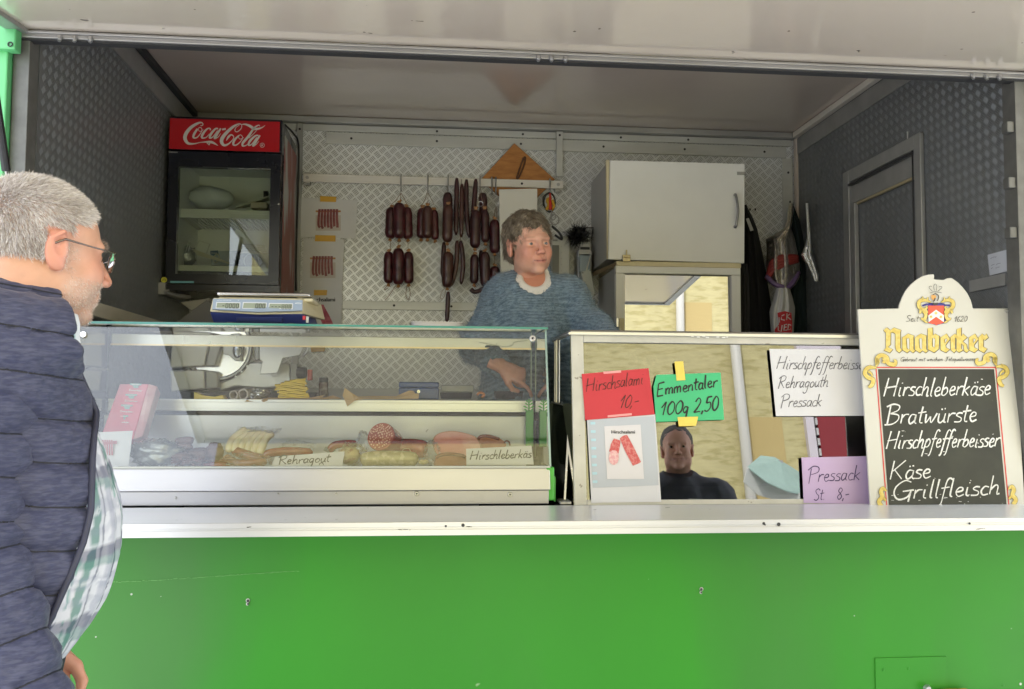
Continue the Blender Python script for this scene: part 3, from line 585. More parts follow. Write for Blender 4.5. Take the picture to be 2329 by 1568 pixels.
# ================================================================== framed showcase (right)
m_mirror = glass('reflective_pane', (.34, .35, .31), .165, 1.2)
A0, A1 = P(1306, 1150, 2.645), P(1300, 760, 2.70)
yb0, yt0, zs0, zs1 = 2.645, 2.715, A0[2], A1[2]; sx0 = A0[0]; sx1 = P(1985, 1150, 2.645)[0]+.25
sn = nrm((0, -(zs1-zs0), yt0-yb0)); su = nrm((0, yt0-yb0, zs1-zs0))
S = lambda x, t, off=0: np.array([x, yb0, zs0])+(np.array([0, yt0, zs1])-np.array([0, yb0, zs0]))*t+sn*off
sh = thing('showcase', 'second showcase on the counter with worn white frame and mirroring pane', 'showcase', ((sx0+sx1)/2, 2.9, ZC))
m_wf = M('worn_white_frame', (.54, .53, .48), .45, .15, var=.10, vs=9, speck=(34, .70, (.28, .26, .22)), bump=.1, bs=30)
ux = P(1330, 950, 2.67)[0]-sx0; th = .036
def fr(xa, xb, ta, tb, off=.004, d=.02): b = MB(); b.slab([S(xa, ta, off), S(xb, ta, off), S(xb, tb, off), S(xa, tb, off)], -sn*d); return b
fr(sx0, sx0+.038, 0, 1).build('frame_side', m_wf, sh, bevel=.0015)
fr(sx0+.0385, sx1, .953, 1).build('frame_top', m_wf, sh, bevel=.0015)
fr(sx0+.0385, sx1, 0.0, .030).build('frame_bottom', m_wf, sh, bevel=.0015)
b = MB(); b.box(sx0-.004, sx1, yt0-.008, 3.12, zs1-.001, zs1+.014); tpz = b.build('top_board', M('dark_top', (.16, .15, .14), .35, .3), sh, bevel=.003)
b = MB(); b.box(sx0-.003, sx1, yt0-.014, yt0-.0085, zs1-.002, zs1+.008); b.build('top_lip', m_alu, tpz, bevel=.001)
b = MB(); b.slab([S(sx0+.038, .03, -.006), S(sx1, .03, -.006), S(sx1, .953, -.006), S(sx0+.038, .953, -.006)], -sn*.001); b.build('front_pane', m_mirror, sh)
b = MB(); b.box(sx0+.04, sx1, 3.09, 3.10, zs0, zs1); b.box(sx0+.04, sx1, 2.70, 3.09, zs0, zs0+.01); b.build('liner', M('liner_dark', (.07, .065, .05), .6), sh)
b = MB(); b.slab([(sx0-.002, yb0, zs0), (sx0-.002, 3.1, zs0), (sx0-.002, 3.1, zs1), (sx0-.002, yt0, zs1)], (.001, 0, 0)); sd_p = b.build('side_pane', glass('dark_side', (.35, .4, .38), .12, 1.2), sh)
for yy in (2.98, 3.02): b = MB(); b.tube([(sx0-.006, yy, zs0+.15), (sx0-.006, yy, zs1)], .004, 8); b.build('side_rail', m_alu, sd_p)
b = MB(); b.tube([(sx0-.006, 2.70, zs1+.002), (sx0-.008, 3.05, zs1+.002)], .004, 8); b.build('side_rail', m_alu, sd_p)
b = MB(); b.box(x1+.03, sx0-.01, 2.64, 2.72, ZC+.001, ZC+.008); tag(b.build('drip_plate', m_alu_dull, None), 'small grey metal plate on the counter between the two glass cases', 'plate')
# black framed board leaning in the gap
q = [P(1284, 1142, 2.70), P(1296, 925, 2.80), P(1255, 915, 3.0), P(1250, 1142, 2.95)]
bt = thing('slate_board', 'black slate board with a bare steel edge leaning in the gap between cases', 'board', q[0])
b = MB(); b.slab([q[0], q[1], q[2], q[3]], (.006, .004, 0)); b.build('board_face', M('slate_black', (.012, .016, .013), .25), bt)
b = MB(); b.bar(q[0], q[1], .006, .004, (0, -1, 0)); b.bar(q[1], q[2], .006, .004, (0, 0, 1)); b.build('board_edge', m_alu, bt)
b = MB(); a_ = P(1305, 1140, 2.99); b.box(x1+.012, sx0+.02, 2.98, 2.99, ZC, ZC+.30); tag(b.build('back_board', M('deep_green', (.01, .03, .012), .5), None), 'dark green board closing the rear of the gap between the cases', 'board')

# ---- parts of the house that the pane mirrors: follow each sight line to the wall across the street
def MR(px, py, yy):
    d = ray(px, py); h_ = PP(px, py, S(0, 0, -.006), sn); d2 = d-2*(d@sn)*sn; return h_+d2*((yy-h_[1])/d2[1])
hw = lambda u, v: MR(u, v, HY)
a_, c_ = hw(1672, 800), hw(1694, 1110)
b = MB(); b.tube([((a_[0]+c_[0])/2, HY+.08, 0), ((a_[0]+c_[0])/2, HY+.08, 5.3)], .055, 12); b.build('downpipe', M('zinc_white', (.52, .50, .44), .5), hs_, smooth=True)
a_, c_ = hw(1700, 950), hw(1800, 1150); b = MB(); b.box(a_[0], c_[0], HY, HY+.012, min(a_[2], c_[2])-1.2, max(a_[2], c_[2])); b.build('wall_patch', M('orange_plaster', (.47, .36, .15), .9, bump=.8, bs=16, bstretch=(.35, 1, 2)), hs_)
a_, c_ = hw(1838, 900), hw(1975, 1060); x0w, x1w, z1w, z0w = a_[0], c_[0], max(a_[2], c_[2])+.5, min(a_[2], c_[2])-.25
wf = MB()
for q in ((x0w-.09, x0w, z0w, z1w), (x1w, x1w+.09, z0w, z1w), (x0w-.09, x1w+.09, z1w, z1w+.09), (x0w-.09, x1w+.09, z0w-.09, z0w)): wf.box(q[0], q[1], HY, HY+.06, q[2], q[3])
wfo = wf.build('window', M('pale_frame', (.58, .52, .54), .5), hs_)
b = MB(); b.box(x0w, x1w, HY+.004, HY+.02, z0w, z1w); b.build('pane', M('dark_room', (.03, .03, .03), .2), wfo)
xr0w, xr1w = hw(1860, 1000)[0], hw(1930, 1000)[0]
b = MB(); b.box(xr0w, xr1w, HY+.021, HY+.055, z0w, z1w); b.build('red_shutter', M('red_curtain', (.22, .015, .02), .5), wfo)
for i in range(int((z1w-z0w)/.11)):
    b = MB(); b.box(x0w+.02, x1w-.02, HY+.024, HY+.05, z0w+.02+i*.11, z0w+.095+i*.11); b.build('blind_slat', M('blind', (.50, .48, .46), .5), wfo)
# ---- scraps stuck on the showcase top and frame
h = MB(); random.seed(5)
for (u, v) in ((1575, 765), (1588, 767), (1600, 765), (1608, 768), (1632, 767), (1645, 768), (1655, 767)):
    a_ = P(u, v, yt0-.016); h.box(a_[0]-.004, a_[0]+random.uniform(.001, .007), a_[1], a_[1]+.001, a_[2]-.002, a_[2]+.002)
h.build('paint_splash', M('splash_white', (.75, .75, .72), .6), tpz, kind='stuff')

# ================================================================== paper signs
m_ink = M('black_ink', (.015, .015, .02), .5); m_ink2 = M('pencil_grey', (.10, .10, .12), .5); m_violet = M('violet_ink', (.05, .03, .12), .5)
m_paper = M('white_paper', (.64, .64, .67), .6, var=.03, vs=6); m_tape = M('yellow_tape', (.80, .62, .12), .4, var=.08, vs=20)
SP = lambda off: (lambda u, v: PP(u, v, S(0, 0, off), sn))
def sheet(name, label, cat, quad, m, pr, group=None, th_=.0006, nv=sn, sag=0):
    pts = [pr(*q_) for q_ in quad]; t = thing(name, label, cat, pts[-1], group)
    b = MB(); b.slab(pts, -np.array(nv)*th_); b.build('sheet', m, t); return t
f1 = SP(.0062); f2 = SP(.0072); f3 = SP(.0082)
t = sheet('price_card', 'red card reading Hirschsalami 10,- taped to the left of the mirroring pane', 'sign', [(1323, 851), (1475, 838), (1489, 943), (1331, 956)], M('red_card', (.55, .035, .05), .55, var=.05, vs=5), SP(.0085))
b = MB(); write(b, 'Hirschsalami', (1332, 892), (1464, 874), 15, SP(.0096), 1.7, .25); write(b, '10,-', (1408, 929), (1452, 924), 14, SP(.0096), 1.8, .4); b.build('lettering', M('brown_ink', (.07, .015, .015), .5), t)
b = MB(); b.ell(SP(.0094)(1390, 888), (.004, .0003, .002), 10, 4); b.build('smudge', M('smudge_red', (.62, .05, .06), .5), t)
for qd in ([(1372, 846), (1412, 843), (1413, 848), (1373, 851)], [(1382, 945), (1437, 940), (1437, 945), (1382, 950)]):
    b = MB(); b.poly([SP(.0100)(*q_) for q_ in qd]); b.build('clear_tape', M('clear_tape_red', (.80, .32, .33), .3), t)
t = sheet('price_card', 'green card reading Emmentaler 100g 2,50 taped with yellow tape on the pane', 'sign', [(1493, 853), (1639, 848), (1647, 955), (1492, 960), (1486, 880)], M('green_card', (.055, .47, .20), .55, var=.04, vs=5), f1)
b = MB(); write(b, 'Emmentaler', (1492, 902), (1632, 880), 15, f2, 3.2, .2); write(b, '100g', (1502, 945), (1566, 940), 15, f2, 3.3, .25); write(b, '2,50', (1578, 940), (1635, 932), 16, f2, 3.3, .25); b.build('lettering', m_ink, t)
for qd in ([(1534, 823), (1554, 822), (1559, 865), (1539, 866)], [(1541, 949), (1588, 948), (1583, 969), (1544, 970)]):
    b = MB(); b.slab([f3(*q_) for q_ in qd], -sn*.0003); b.build('tape', m_tape, t)
t = sheet('picture_sheet', 'white sheet titled Hirschsalami with two printed sausages below the red card', 'sign', [(1335, 952), (1490, 942), (1504, 1142), (1345, 1144)], m_paper, f1)
b = MB(); b.poly([f2(*q_) for q_ in ((1337, 955), (1488, 947), (1498, 1104), (1348, 1110))]); b.build('print_ground', M('print_grey', (.47, .50, .55), .6), t)
b = MB(); b.poly([f3(*q_) for q_ in ((1374, 970), (1457, 966), (1465, 1090), (1381, 1090))]); b.build('print_field', M('print_white', (.66, .64, .66), .6), t)
b = MB()
for k_ in range(8): y_ = 960+k_*19; b.poly([f3(*q_) for q_ in ((1343+k_*.7, y_), (1354+k_*.7, y_), (1354+k_*.7, y_+6), (1343+k_*.7, y_+6))])
b.build('print_tick', M('print_blue', (.42, .62, .70), .6), t, kind='stuff')
f4 = SP(.0095); f5 = SP(.0105)
b = MB(); printed(b, 'Hirschsalami', (1391, 986.5), 53, f4, 7.5, bold=.25); b.build('lettering', m_ink, t)
m_ps = M('print_salami', (.55, .09, .09), .6, col2=(.62, .22, .2), vs=160)
b = MB(); ribbon(b, catmull([(1417, 992), (1421, 1000), (1433, 1025), (1447, 1052), (1449, 1056)], 5), np.interp(np.linspace(0, 1, 21), [0, .1, .5, .85, 1], [6, 18, 22, 20, 5]), f4)
ribbon(b, [(1404, 1000), (1400, 1012), (1396, 1030)], [16, 21, 22], f4); b.build('print_sausage', m_ps, t)
b = MB(); a_ = [(1396+11.5*math.cos(k_), 1041+17*math.sin(k_)) for k_ in np.linspace(0, 6.28, 18)[:-1]]; b.poly([f5(*q_) for q_ in a_]); b.build('print_slice', M('print_slice', (.70, .34, .36), .6, col2=(.76, .52, .5), vs=180, c2=(.45, .55)), t)
t = sheet('notice_sheet', 'white sheet handwritten Hirschpfefferbeisser Rehragouth Pressack beside the menu board', 'sign', [(1750, 794), (1966, 795), (1974, 946), (1765, 947)], m_paper, f1)
b = MB(); write(b, 'Hirschpfefferbeisse', (1765, 840), (1962, 840), 14.5, f2, 1.7, .3); write(b, 'Rehragouth', (1768, 883), (1883, 880), 13.5, f2, 1.7, .3); write(b, 'Pressack', (1774, 927), (1868, 924), 14, f2, 1.7, .28); b.build('lettering', m_ink2, t)
t = sheet('price_card', 'pale violet card reading Pressack St. 8,- leaning at the bottom of the pane', 'sign', [(1823, 1041), (1970, 1038), (1980, 1148), (1828, 1144)], M('violet_card', (.52, .39, .62), .55, var=.03, vs=5), f1)
b = MB(); write(b, 'Pressack', (1836, 1097), (1956, 1092), 17, f2, 1.9, .22); write(b, 'St.', (1851, 1138), (1876, 1137), 13, f2, 1.9, .2); write(b, '8,-', (1903, 1137), (1932, 1135), 13, f2, 1.9, .2); b.build('lettering', m_violet, t)

# ================================================================== beer menu board
yb1, yt1 = 2.585, 2.665; zN0 = ZC+.001
NZ1 = P(1951, 704, yt1)[2]; nn = nrm((0, -(NZ1-zN0), yt1-yb1)); NB = lambda off: (lambda u, v: PP(u, v, np.array([0, yb1, zN0])+nn*off, nn))
nb = thing('menu_board', 'white brewery menu board with rounded crested top and chalk writing leaning on counter', 'menu board', (1.45, yb1, ZC))
m_cream = M('board_cream', (.60, .59, .53), .42, 0, var=.03, vs=4, speck=(30, .755, (.45, .43, .38)))
out = [(1951, 704), (2044, 702), (2047, 690), (2053, 675), (2061, 660), (2072, 647), (2084, 637), (2097, 629), (2111, 625), (2124, 624), (2125, 630), (2124, 635), (2130, 636.5), (2147, 637), (2155, 633), (2165, 633), (2178, 642), (2190, 654), (2200, 667), (2208, 683), (2213, 702), (2299, 702), (2309, 800), (2319, 950), (2331, 1154), (1980, 1154), (1966, 930)]
n0 = NB(0)
b = MB(); b.slab([n0(*q_) for q_ in out], -nn*.007); b.build('board', m_cream, nb, bevel=.0008)
n1, n2, n3_, n4, n5 = [NB(k_*.0009) for k_ in (1, 2, 3, 4, 5)]
m_red = M('print_red', (.62, .03, .025), .5); m_gold = M('print_gold', (.62, .46, .10), .5, col2=(.70, .57, .18), vs=90, c2=(.4, .6)); m_line = M('print_outline', (.05, .045, .03), .5); m_blue = M('print_blue_dark', (.035, .03, .22), .5)
b = MB(); b.poly([n1(*q_) for q_ in ((1997, 840), (2261, 840), (2290, 1153), (2022, 1153))]); b.build('chalk_panel', M('chalkboard', (.028, .030, .020), .55, 0, var=.35, vs=7, speck=(55, .76, (.3, .3, .26))), nb)
b = MB(); ribbon(b, [(1994, 1153-1), (1988, 1050), (1980, 950), (1974, 836.5), ], 2.6, n1)
b = MB(); ribbon(b, [(2017, 1153), (1992.5, 836)], 2.4, n1); ribbon(b, [(1992, 836), (2265, 836)], 2.4, n1); ribbon(b, [(2265, 836), (2295, 1153)], 2.4, n1); b.build('red_border', m_red, nb)
m_chalk = M('chalk_white', (.78, .78, .74), .8, var=.25, vs=120)
b = MB(); random.seed(11)
write(b, 'Hirschleberkäse', (2008, 902), (2252, 899), 21, n2, 3.0, .26); write(b, 'Bratwürste', (2012, 966), (2222, 958), 22, n2, 3.0, .24); write(b, 'Hirschpfefferbeisser', (2014, 1021), (2272, 1016), 20, n2, 2.9, .28)
write(b, 'Käse', (2022, 1092), (2116, 1088), 21, n2, 3.0, .24); write(b, 'Grillfleisch', (2028, 1138), (2274, 1124), 21, n2, 3.2, .26)
b.build('chalk_writing', m_chalk, nb)
b = MB()
for _ in range(26):
    u = random.uniform(2003, 2285); v = random.choice([random.uniform(843, 1148), random.uniform(1125, 1150)])
    ribbon(b, [(u, v), (u+random.uniform(1, 7), v+random.uniform(-1, 1.5))], random.uniform(.6, 1.6), n2)
b.build('chalk_smudge', m_chalk, nb, kind='stuff')
# blackletter word
Z = lambda q_: [(x*.156+1965.7, y*.156+726.6) for x, y in q_]
LET = [
 [(280,160),(330,120),(378,162),(430,122),(535,158),(525,195),(525,415),(550,450),(510,488),(468,455),(455,410),(455,215),(420,190),(385,195),(382,370),(345,405),(415,440),(372,488),(285,450),(316,415),(316,200)],
 [(555,265),(640,210),(725,240),(718,265),(718,435),(745,460),(710,488),(665,455),(625,488),(555,445)],
 [(740,265),(825,210),(910,240),(903,265),(903,435),(930,460),(895,488),(850,455),(810,488),(740,445)],
 [(925,135),(995,120),(1000,235),(1030,210),(1095,245),(1085,430),(1020,485),(930,440)],
 [(1110,265),(1200,210),(1250,290),(1185,375),(1190,410),(1245,440),(1190,485),(1115,450)],
 [(1255,262),(1320,212),(1352,235),(1352,290),(1325,265),(1322,430),(1348,445),(1310,488),(1265,450)],
 [(1348,145),(1415,120),(1412,250),(1440,210),(1500,265),(1435,320),(1492,370),(1500,430),(1530,450),(1490,485),(1455,460),(1450,390),(1414,350),(1412,430),(1440,450),(1380,485),(1345,455)],
 [(1525,265),(1615,210),(1665,290),(1600,375),(1605,410),(1660,440),(1605,485),(1530,450)],
 [(1665,265),(1720,210),(1752,240),(1780,210),(1810,265),(1760,305),(1737,290),(1735,400),(1792,430),(1745,488),(1672,450)]]
HOLE = [[(620,285),(648,275),(655,300),(655,440),(628,420)], [(805,285),(833,275),(840,300),(840,440),(813,420)], [(1000,275),(1022,278),(1030,300),(1024,410),(1000,395)], [(1178,290),(1198,285),(1204,300),(1178,345)], [(1593,290),(1613,285),(1619,300),(1593,345)]]
def grow(q_, d, dx=0, dy=0):
    q_ = np.array(q_, float); c_ = np.roll(q_, 1, 0)-q_; e_ = np.roll(q_, -1, 0)-q_; n_ = np.stack([(np.roll(q_, -1, 0)-np.roll(q_, 1, 0))[:, 1], -(np.roll(q_, -1, 0)-np.roll(q_, 1, 0))[:, 0]], 1)
    n_ /= np.linalg.norm(n_, axis=1)[:, None]+1e-9; return q_+n_*d+np.array([dx, dy])
b = MB(); c_ = MB(); d_ = MB(); e_ = MB()
for L in LET: b.poly([n1(*q_) for q_ in grow(Z(L), 1.1, .5, .5)]); c_.poly([n2(*q_) for q_ in Z(L)])
for L in HOLE: d_.poly([n3_(*q_) for q_ in grow(Z(L), .7)]); e_.poly([n4(*q_) for q_ in Z(L)])
b.build('word_outline', m_line, nb); c_.build('gold_word', m_gold, nb); d_.build('letter_outline', m_line, nb); e_.build('letter_counter', m_cream, nb)
def printscript(mb, s, p0, w_, pr, hp): printed(mb, s, p0, w_, pr, hp)
b = MB(); random.seed(2); write(b, 'Seit', (2060, 732), (2089, 731), 7, n2, 1.1, .3, 0); write(b, '1620', (2170, 732), (2200, 731), 6, n2, 1.1, .25, 0)
G['F'] = (1.15, [[(1.1,2.0),(.5,1.9),(.1,1.7)],[(.55,1.9),(.5,.2),(.2,-.1),(-.1,.2)],[(.2,1.0),(.8,1.05)]]); G['q'] = (.8, [[(.6,.9),(.25,.95),(.08,.45),(.28,.05),(.58,.4)],[(.62,.95),(.58,-1.0)]])
write(b, 'Gebraut mit weichem Felsquellwasser', (2047, 822), (2218, 821), 4.6, n2, .95, .3, 0); b.build('fine_print', m_line, nb)
# crest
K = lambda q_: [(x*.07128+2049.5, y*.07128+633.5) for x, y in q_]
def pol(q_, pr, m, name): b = MB(); b.poly([pr(*k_) for k_ in K(q_)]); return b.build(name, m, nb)
pol([(850,850),(690,900),(660,850),(800,800),(860,800),(900,780),(1300,780),(1370,800),(1420,830),(1560,830),(1560,900),(1420,880),(1430,1400),(1370,1440),(1250,1460),(1130,1500),(1000,1460),(860,1430),(820,1000)], n1, m_blue, 'crest_mantle')
pol([(865,870),(1370,870),(1370,1410),(1240,1455),(1165,1470),(1125,1500),(1080,1465),(960,1450),(870,1410)], n2, m_red2 if False else M('crest_red', (.80, .10, .05), .5), 'crest_shield')
pol([(870,1185),(1115,1000),(1365,1180),(1365,1400),(1115,1225),(875,1400)], n3_, M('crest_white', (.82, .82, .80), .5), 'crest_chevron')
b = MB()
for cx, cy_ in ((1113, 1110), (957, 1225), (1273, 1225)): b.poly([n4(*k_) for k_ in K([(cx+(62 if i % 2 == 0 else 34)*math.sin(i*math.pi/6), cy_-(62 if i % 2 == 0 else 34)*math.cos(i*math.pi/6)) for i in range(12)])])
b.build('crest_stars', m_gold, nb)
def gstroke(paths, sc_, off, pr1, pr2, names=('scroll_outline', 'gold_scroll')):
    b = MB(); c_ = MB()
    for pth in paths:
        q_ = np.array([(p_[0]*sc_+off[0], p_[1]*sc_+off[1]) for p_ in pth]); ww = np.array([p_[2]*sc_ for p_ in pth]); qq = catmull(q_, 4); w2 = np.interp(np.linspace(0, 1, len(qq)), np.linspace(0, 1, len(ww)), ww)
        ribbon(b, qq, w2+1.3, pr1); ribbon(c_, qq, w2, pr2)
    b.build(names[0], m_line, nb); c_.build(names[1], m_gold, nb)
SCR = [[(960,770,20),(850,720,70),(700,690,110),(580,750,120),(570,880,120),(650,980,110),(760,990,80),(830,930,50),(780,890,20)], [(690,690,60),(690,620,50),(695,575,10)], [(840,700,60),(850,640,50),(850,600,20)],
 [(620,960,80),(620,1060,80),(590,1120,60)], [(700,1040,90),(780,1120,110),(790,1220,100),(740,1300,110),(670,1300,60),(660,1250,40)], [(720,1340,50),(800,1390,60),(860,1420,20)], [(800,1010,60),(840,1090,50),(850,1110,10)]]
gstroke(SCR+[[(2230-x, y, w_) for x, y, w_ in s_] for s_ in SCR], .07128, (2049.5, 633.5), n3_, n4, ('scroll_outline', 'gold_scroll'))
b = MB()
for s_ in ([(1020,740,30),(1070,690,40),(1080,620,30)], [(1010,530,20),(1100,490,30),(1190,560,34),(1180,660,34),(1150,720,30)], [(920,465,10),(1050,430,16),(1180,440,16),(1300,465,10)], [(1060,390,14),(1040,250,14),(1090,180,14),(1140,250,14),(1120,390,14)], [(1000,410,14),(900,310,14),(910,250,14),(980,260,14)], [(1170,410,14),(1290,310,14),(1290,260,14),(1220,260,14)], [(1010,790,60),(1100,830,60),(1180,790,50)]):
    q_ = catmull(K([(p_[0], p_[1]) for p_ in s_]), 4); ribbon(b, q_, np.interp(np.linspace(0, 1, len(q_)), np.linspace(0, 1, len(s_)), [p_[2]*.0713 for p_ in s_]), n5)
b.build('crest_helmet', m_line, nb)
b = MB(); b.poly([n4(*k_) for k_ in K([(960,540),(1030,520),(1120,560),(1110,640),(1030,700),(970,640)])]); b.build('crest_visor', M('visor', (.70, .36, .10), .5), nb)
CS = [[(170,690,20),(200,610,60),(165,575,40)], [(190,660,50),(190,570,60),(250,525,60),(330,560,60),(350,640,60),(440,660,60),(460,610,40),(430,590,16)], [(280,640,50),(300,590,40),(260,580,16)], [(180,710,20),(100,700,50),(40,720,60),(10,790,60),(60,850,60),(130,880,60),(110,960,60),(60,990,30)], [(90,700,30),(80,670,30)], [(60,760,40),(100,790,30),(120,830,20)]]
gstroke(CS, .156, (1965.7, 726.6), n3_, n4); gstroke([[(2098-x, y-15, w_) for x, y, w_ in s_] for s_ in CS], .156, (1965.7, 726.6), n3_, n4)
BS = [[(10,100,20),(-40,60,60),(-70,110,60),(-50,180,60),(-100,250,60),(-60,320,60)], [(-30,200,40),(0,240,30)]]
gstroke([[(x+30, y, w_) for x, y, w_ in s_] for s_ in BS], .156, (2010, 1102), n3_, n4); gstroke([[(-x, y, w_) for x, y, w_ in s_] for s_ in BS], .156, (2295, 1098), n3_, n4)
# post and hose behind the board
sp_ = thing('stand_post', 'white painted square post standing right of the menu board', 'post', P(2318, 1150, 2.72))
b = MB(); a_ = P(2301, 705, 2.69); c_ = P(2322, 1000, 2.69); b.box(a_[0], a_[0]+.024, 2.69, 2.72, c_[2], a_[2]); b.build('post', M('post_white', (.48, .48, .46), .5, var=.15, vs=20, speck=(50, .68, (.12, .11, .1))), sp_, bevel=.003)
b = MB(); a_ = P(2300, 708, 2.66); b.tube([a_+np.array((-.02, 0, 0)), a_+np.array((.012, 0, .002))], [.004, .007], 10); b.build('latch', m_alu, sp_)
b = MB(); a_ = P(2333, 660, 2.70); b.tube([a_, P(2318, 706, 2.70)], .005, 8); b.box(P(2322, 1000, 2.7)[0]-.008, XR, 2.70, 2.76, ZC, P(2322, 1003, 2.7)[2]); b.build('foot_bracket', m_black, sp_)
a_ = P(2210, 695, 2.95)
t = thing('bottle', 'red plastic bottle mostly hidden behind the menu board top', 'bottle', a_)
b = MB(); b.tube([P(2214, 760, 2.95), P(2212, 665, 2.95), P(2208, 655, 2.95), P(2206, 647, 2.95)], [.02, .02, .014, .013], 14); b.build('bottle_body', M('red_plastic', (.55, .03, .02), .35), t, smooth=True)
b = MB(); b.tube([P(2206, 700, 2.92), P(2205, 735, 2.92)], [.012, .012], 10); b.build('bottle_label', M('red_label', (.3, .02, .03), .5), t)
# ================================================================== drinks cooler
Yc = 3.86
fk = thing('drinks_cooler', 'black glass-door drinks cooler with red illuminated-style Coca-Cola header mounted in the corner'.replace('illuminated-style Coca-Cola ', 'lettered '), 'cooler', P(500, 664, Yc))
m_cb = M('cooler_black', (.010, .011, .018), .28, 0, rvar=.06, vs=5)
cx0, cx1 = P(384, 400, Yc)[0], P(641, 400, Yc)[0]; cz1, czh, cz0 = P(510, 271, Yc)[2], P(510, 343, Yc)[2], P(500, 662, Yc)[2]
yk = YB-.10
b = MB(); t_ = .028
b.box(cx0, cx0+t_, Yc+.04, yk, cz0, cz1); b.box(cx1-t_, cx1, Yc+.04, yk, cz0, cz1); b.box(cx0+t_, cx1-t_, Yc+.04, yk, cz0, cz0+.09); b.box(cx0+t_, cx1-t_, Yc+.04, yk, czh-.02, cz1); b.box(cx0+t_, cx1-t_, yk-.02, yk, cz0+.09, czh-.02)
b.build('cabinet', m_cb, fk, bevel=.003)
b = MB(); il = cx0+t_+.001; ir = cx1-t_-.001
b.box(il, il+.008, Yc+.045, yk-.022, cz0+.091, czh-.021); b.box(ir-.008, ir, Yc+.045, yk-.022, cz0+.091, czh-.021); b.box(il+.008, ir-.008, yk-.030, yk-.022, cz0+.091, czh-.021); b.box(il+.008, ir-.008, Yc+.045, yk-.03, czh-.030, czh-.0215)
lin = b.build('liner', M('liner_white', (.78, .80, .76), .5), fk)
b = MB(); b.box(ir-.11, ir-.09, yk-.05, yk-.031, P(570, 404, Yc)[2]-.01, P(570, 395, Yc)[2]); b.build('thermostat_knob', m_black, lin)
b = MB(); b.box(cx1+.0005, cx1+.003, Yc+.045, yk, cz0+.0, cz1-.05); b.build('side_panel', M('worn_red_side', (.28, .09, .08), .5, col2=(.42, .44, .42), vs=9, c2=(.50, .58), stretch=(1, 1, .25), bump=.3, bs=30), fk)
# header
hx0, hx1 = P(386, 300, Yc-.02)[0], P(636, 310, Yc-.02)[0]; hz1, hz0 = P(510, 273.5, Yc-.02)[2], P(510, 342.5, Yc-.02)[2]
b = MB(); b.box(cx0, cx1, Yc-.015, Yc+.039, czh-.004, cz1); hd = b.build('header_box', m_cb, fk, bevel=.003)
b = MB(); b.box(hx0, hx1, Yc-.0205, Yc-.0155, hz0, hz1); b.build('header_panel', M('header_red', (.46, .012, .018), .22, coat=.3, var=.06, vs=4), hd)
hp_ = lambda u, v: P(u, v, Yc-.0215)
CC = [
 [(748,182,8),(772,185,16),(792,165,14),(765,135,20),(700,150,38),(600,210,50),(520,300,58),(490,380,60),(505,440,55),(550,485,40),(640,490,22),(740,468,12),(790,460,8)],
 [(740,470,8),(850,458,26),(930,462,42),(985,485,30),(1045,522,3)], [(860,470,20),(893,510,6),(900,480,30)],
 [(700,240,30),(645,325,40),(632,385,30),(690,385,20),(755,310,12),(775,250,10),(745,215,12),(712,240,8),(740,285,8),(800,255,9)],
 [(915,262,26),(905,230,14),(850,250,28),(785,335,42),(775,390,30),(840,385,16),(900,325,8)],
 [(1045,240,20),(1000,240,28),(925,325,40),(905,390,32),(960,372,16),(1035,270,14)], [(1090,232,26),(1020,340,40),(985,400,32),(1045,375,12),(1088,318,5)], [(1112,252,28),(1172,240,28)],
 [(1440,178,8),(1420,160,16),(1370,165,22),(1290,210,42),(1180,310,52),(1112,400,60),(1105,470,54),(1150,515,40),(1220,490,22),(1290,420,12),(1305,370,12),(1265,340,22),(1218,375,36),(1182,438,6)],
 [(1440,168,10),(1435,225,12),(1390,275,14),(1350,290,12),(1325,265,12),(1345,215,10),(1400,178,8)], [(1440,168,10),(1500,165,26),(1580,195,44),(1650,240,44),(1720,238,30),(1785,215,16),(1832,180,3)],
 [(1395,350,20),(1320,425,38),(1298,500,34),(1350,510,20),(1430,440,12),(1452,375,10),(1415,340,12),(1385,375,8),(1415,412,8),(1475,385,8)],
 [(1742,200,8),(1722,178,14),(1645,230,30),(1545,375,42),(1462,470,40),(1455,525,28),(1515,515,14),(1565,465,6)], [(1690,265,6),(1640,320,10),(1560,395,12)],
 [(1720,352,22),(1665,360,28),(1580,440,40),(1552,508,32),(1605,500,16),(1690,385,16)], [(1745,350,24),(1670,460,40),(1628,525,32),(1685,495,12),(1728,445,4)]]
b = MB()
for s_ in CC:
    q_ = catmull([(x*.136+354, y*.136+260.8) for x, y, _ in s_], 4); ribbon(b, q_, np.interp(np.linspace(0, 1, len(q_)), np.linspace(0, 1, len(s_)), [p_[2]*.136 for p_ in s_]), hp_)
a_ = [(1783+36*math.cos(t_2), 514+36*math.sin(t_2)) for t_2 in np.linspace(0, 2*math.pi, 20)]; ribbon(b, [(x*.136+354, y*.136+260.8) for x, y in a_], .9, hp_)
for s_ in ([(1770,535),(1772,495),(1795,498),(1795,512),(1773,515)], [(1780,515),(1797,534)]): ribbon(b, [(x*.136+354, y*.136+260.8) for x, y in s_], .8, hp_)
b.build('script_logo', M('logo_white', (.62, .60, .56), .4), hd, kind='stuff')
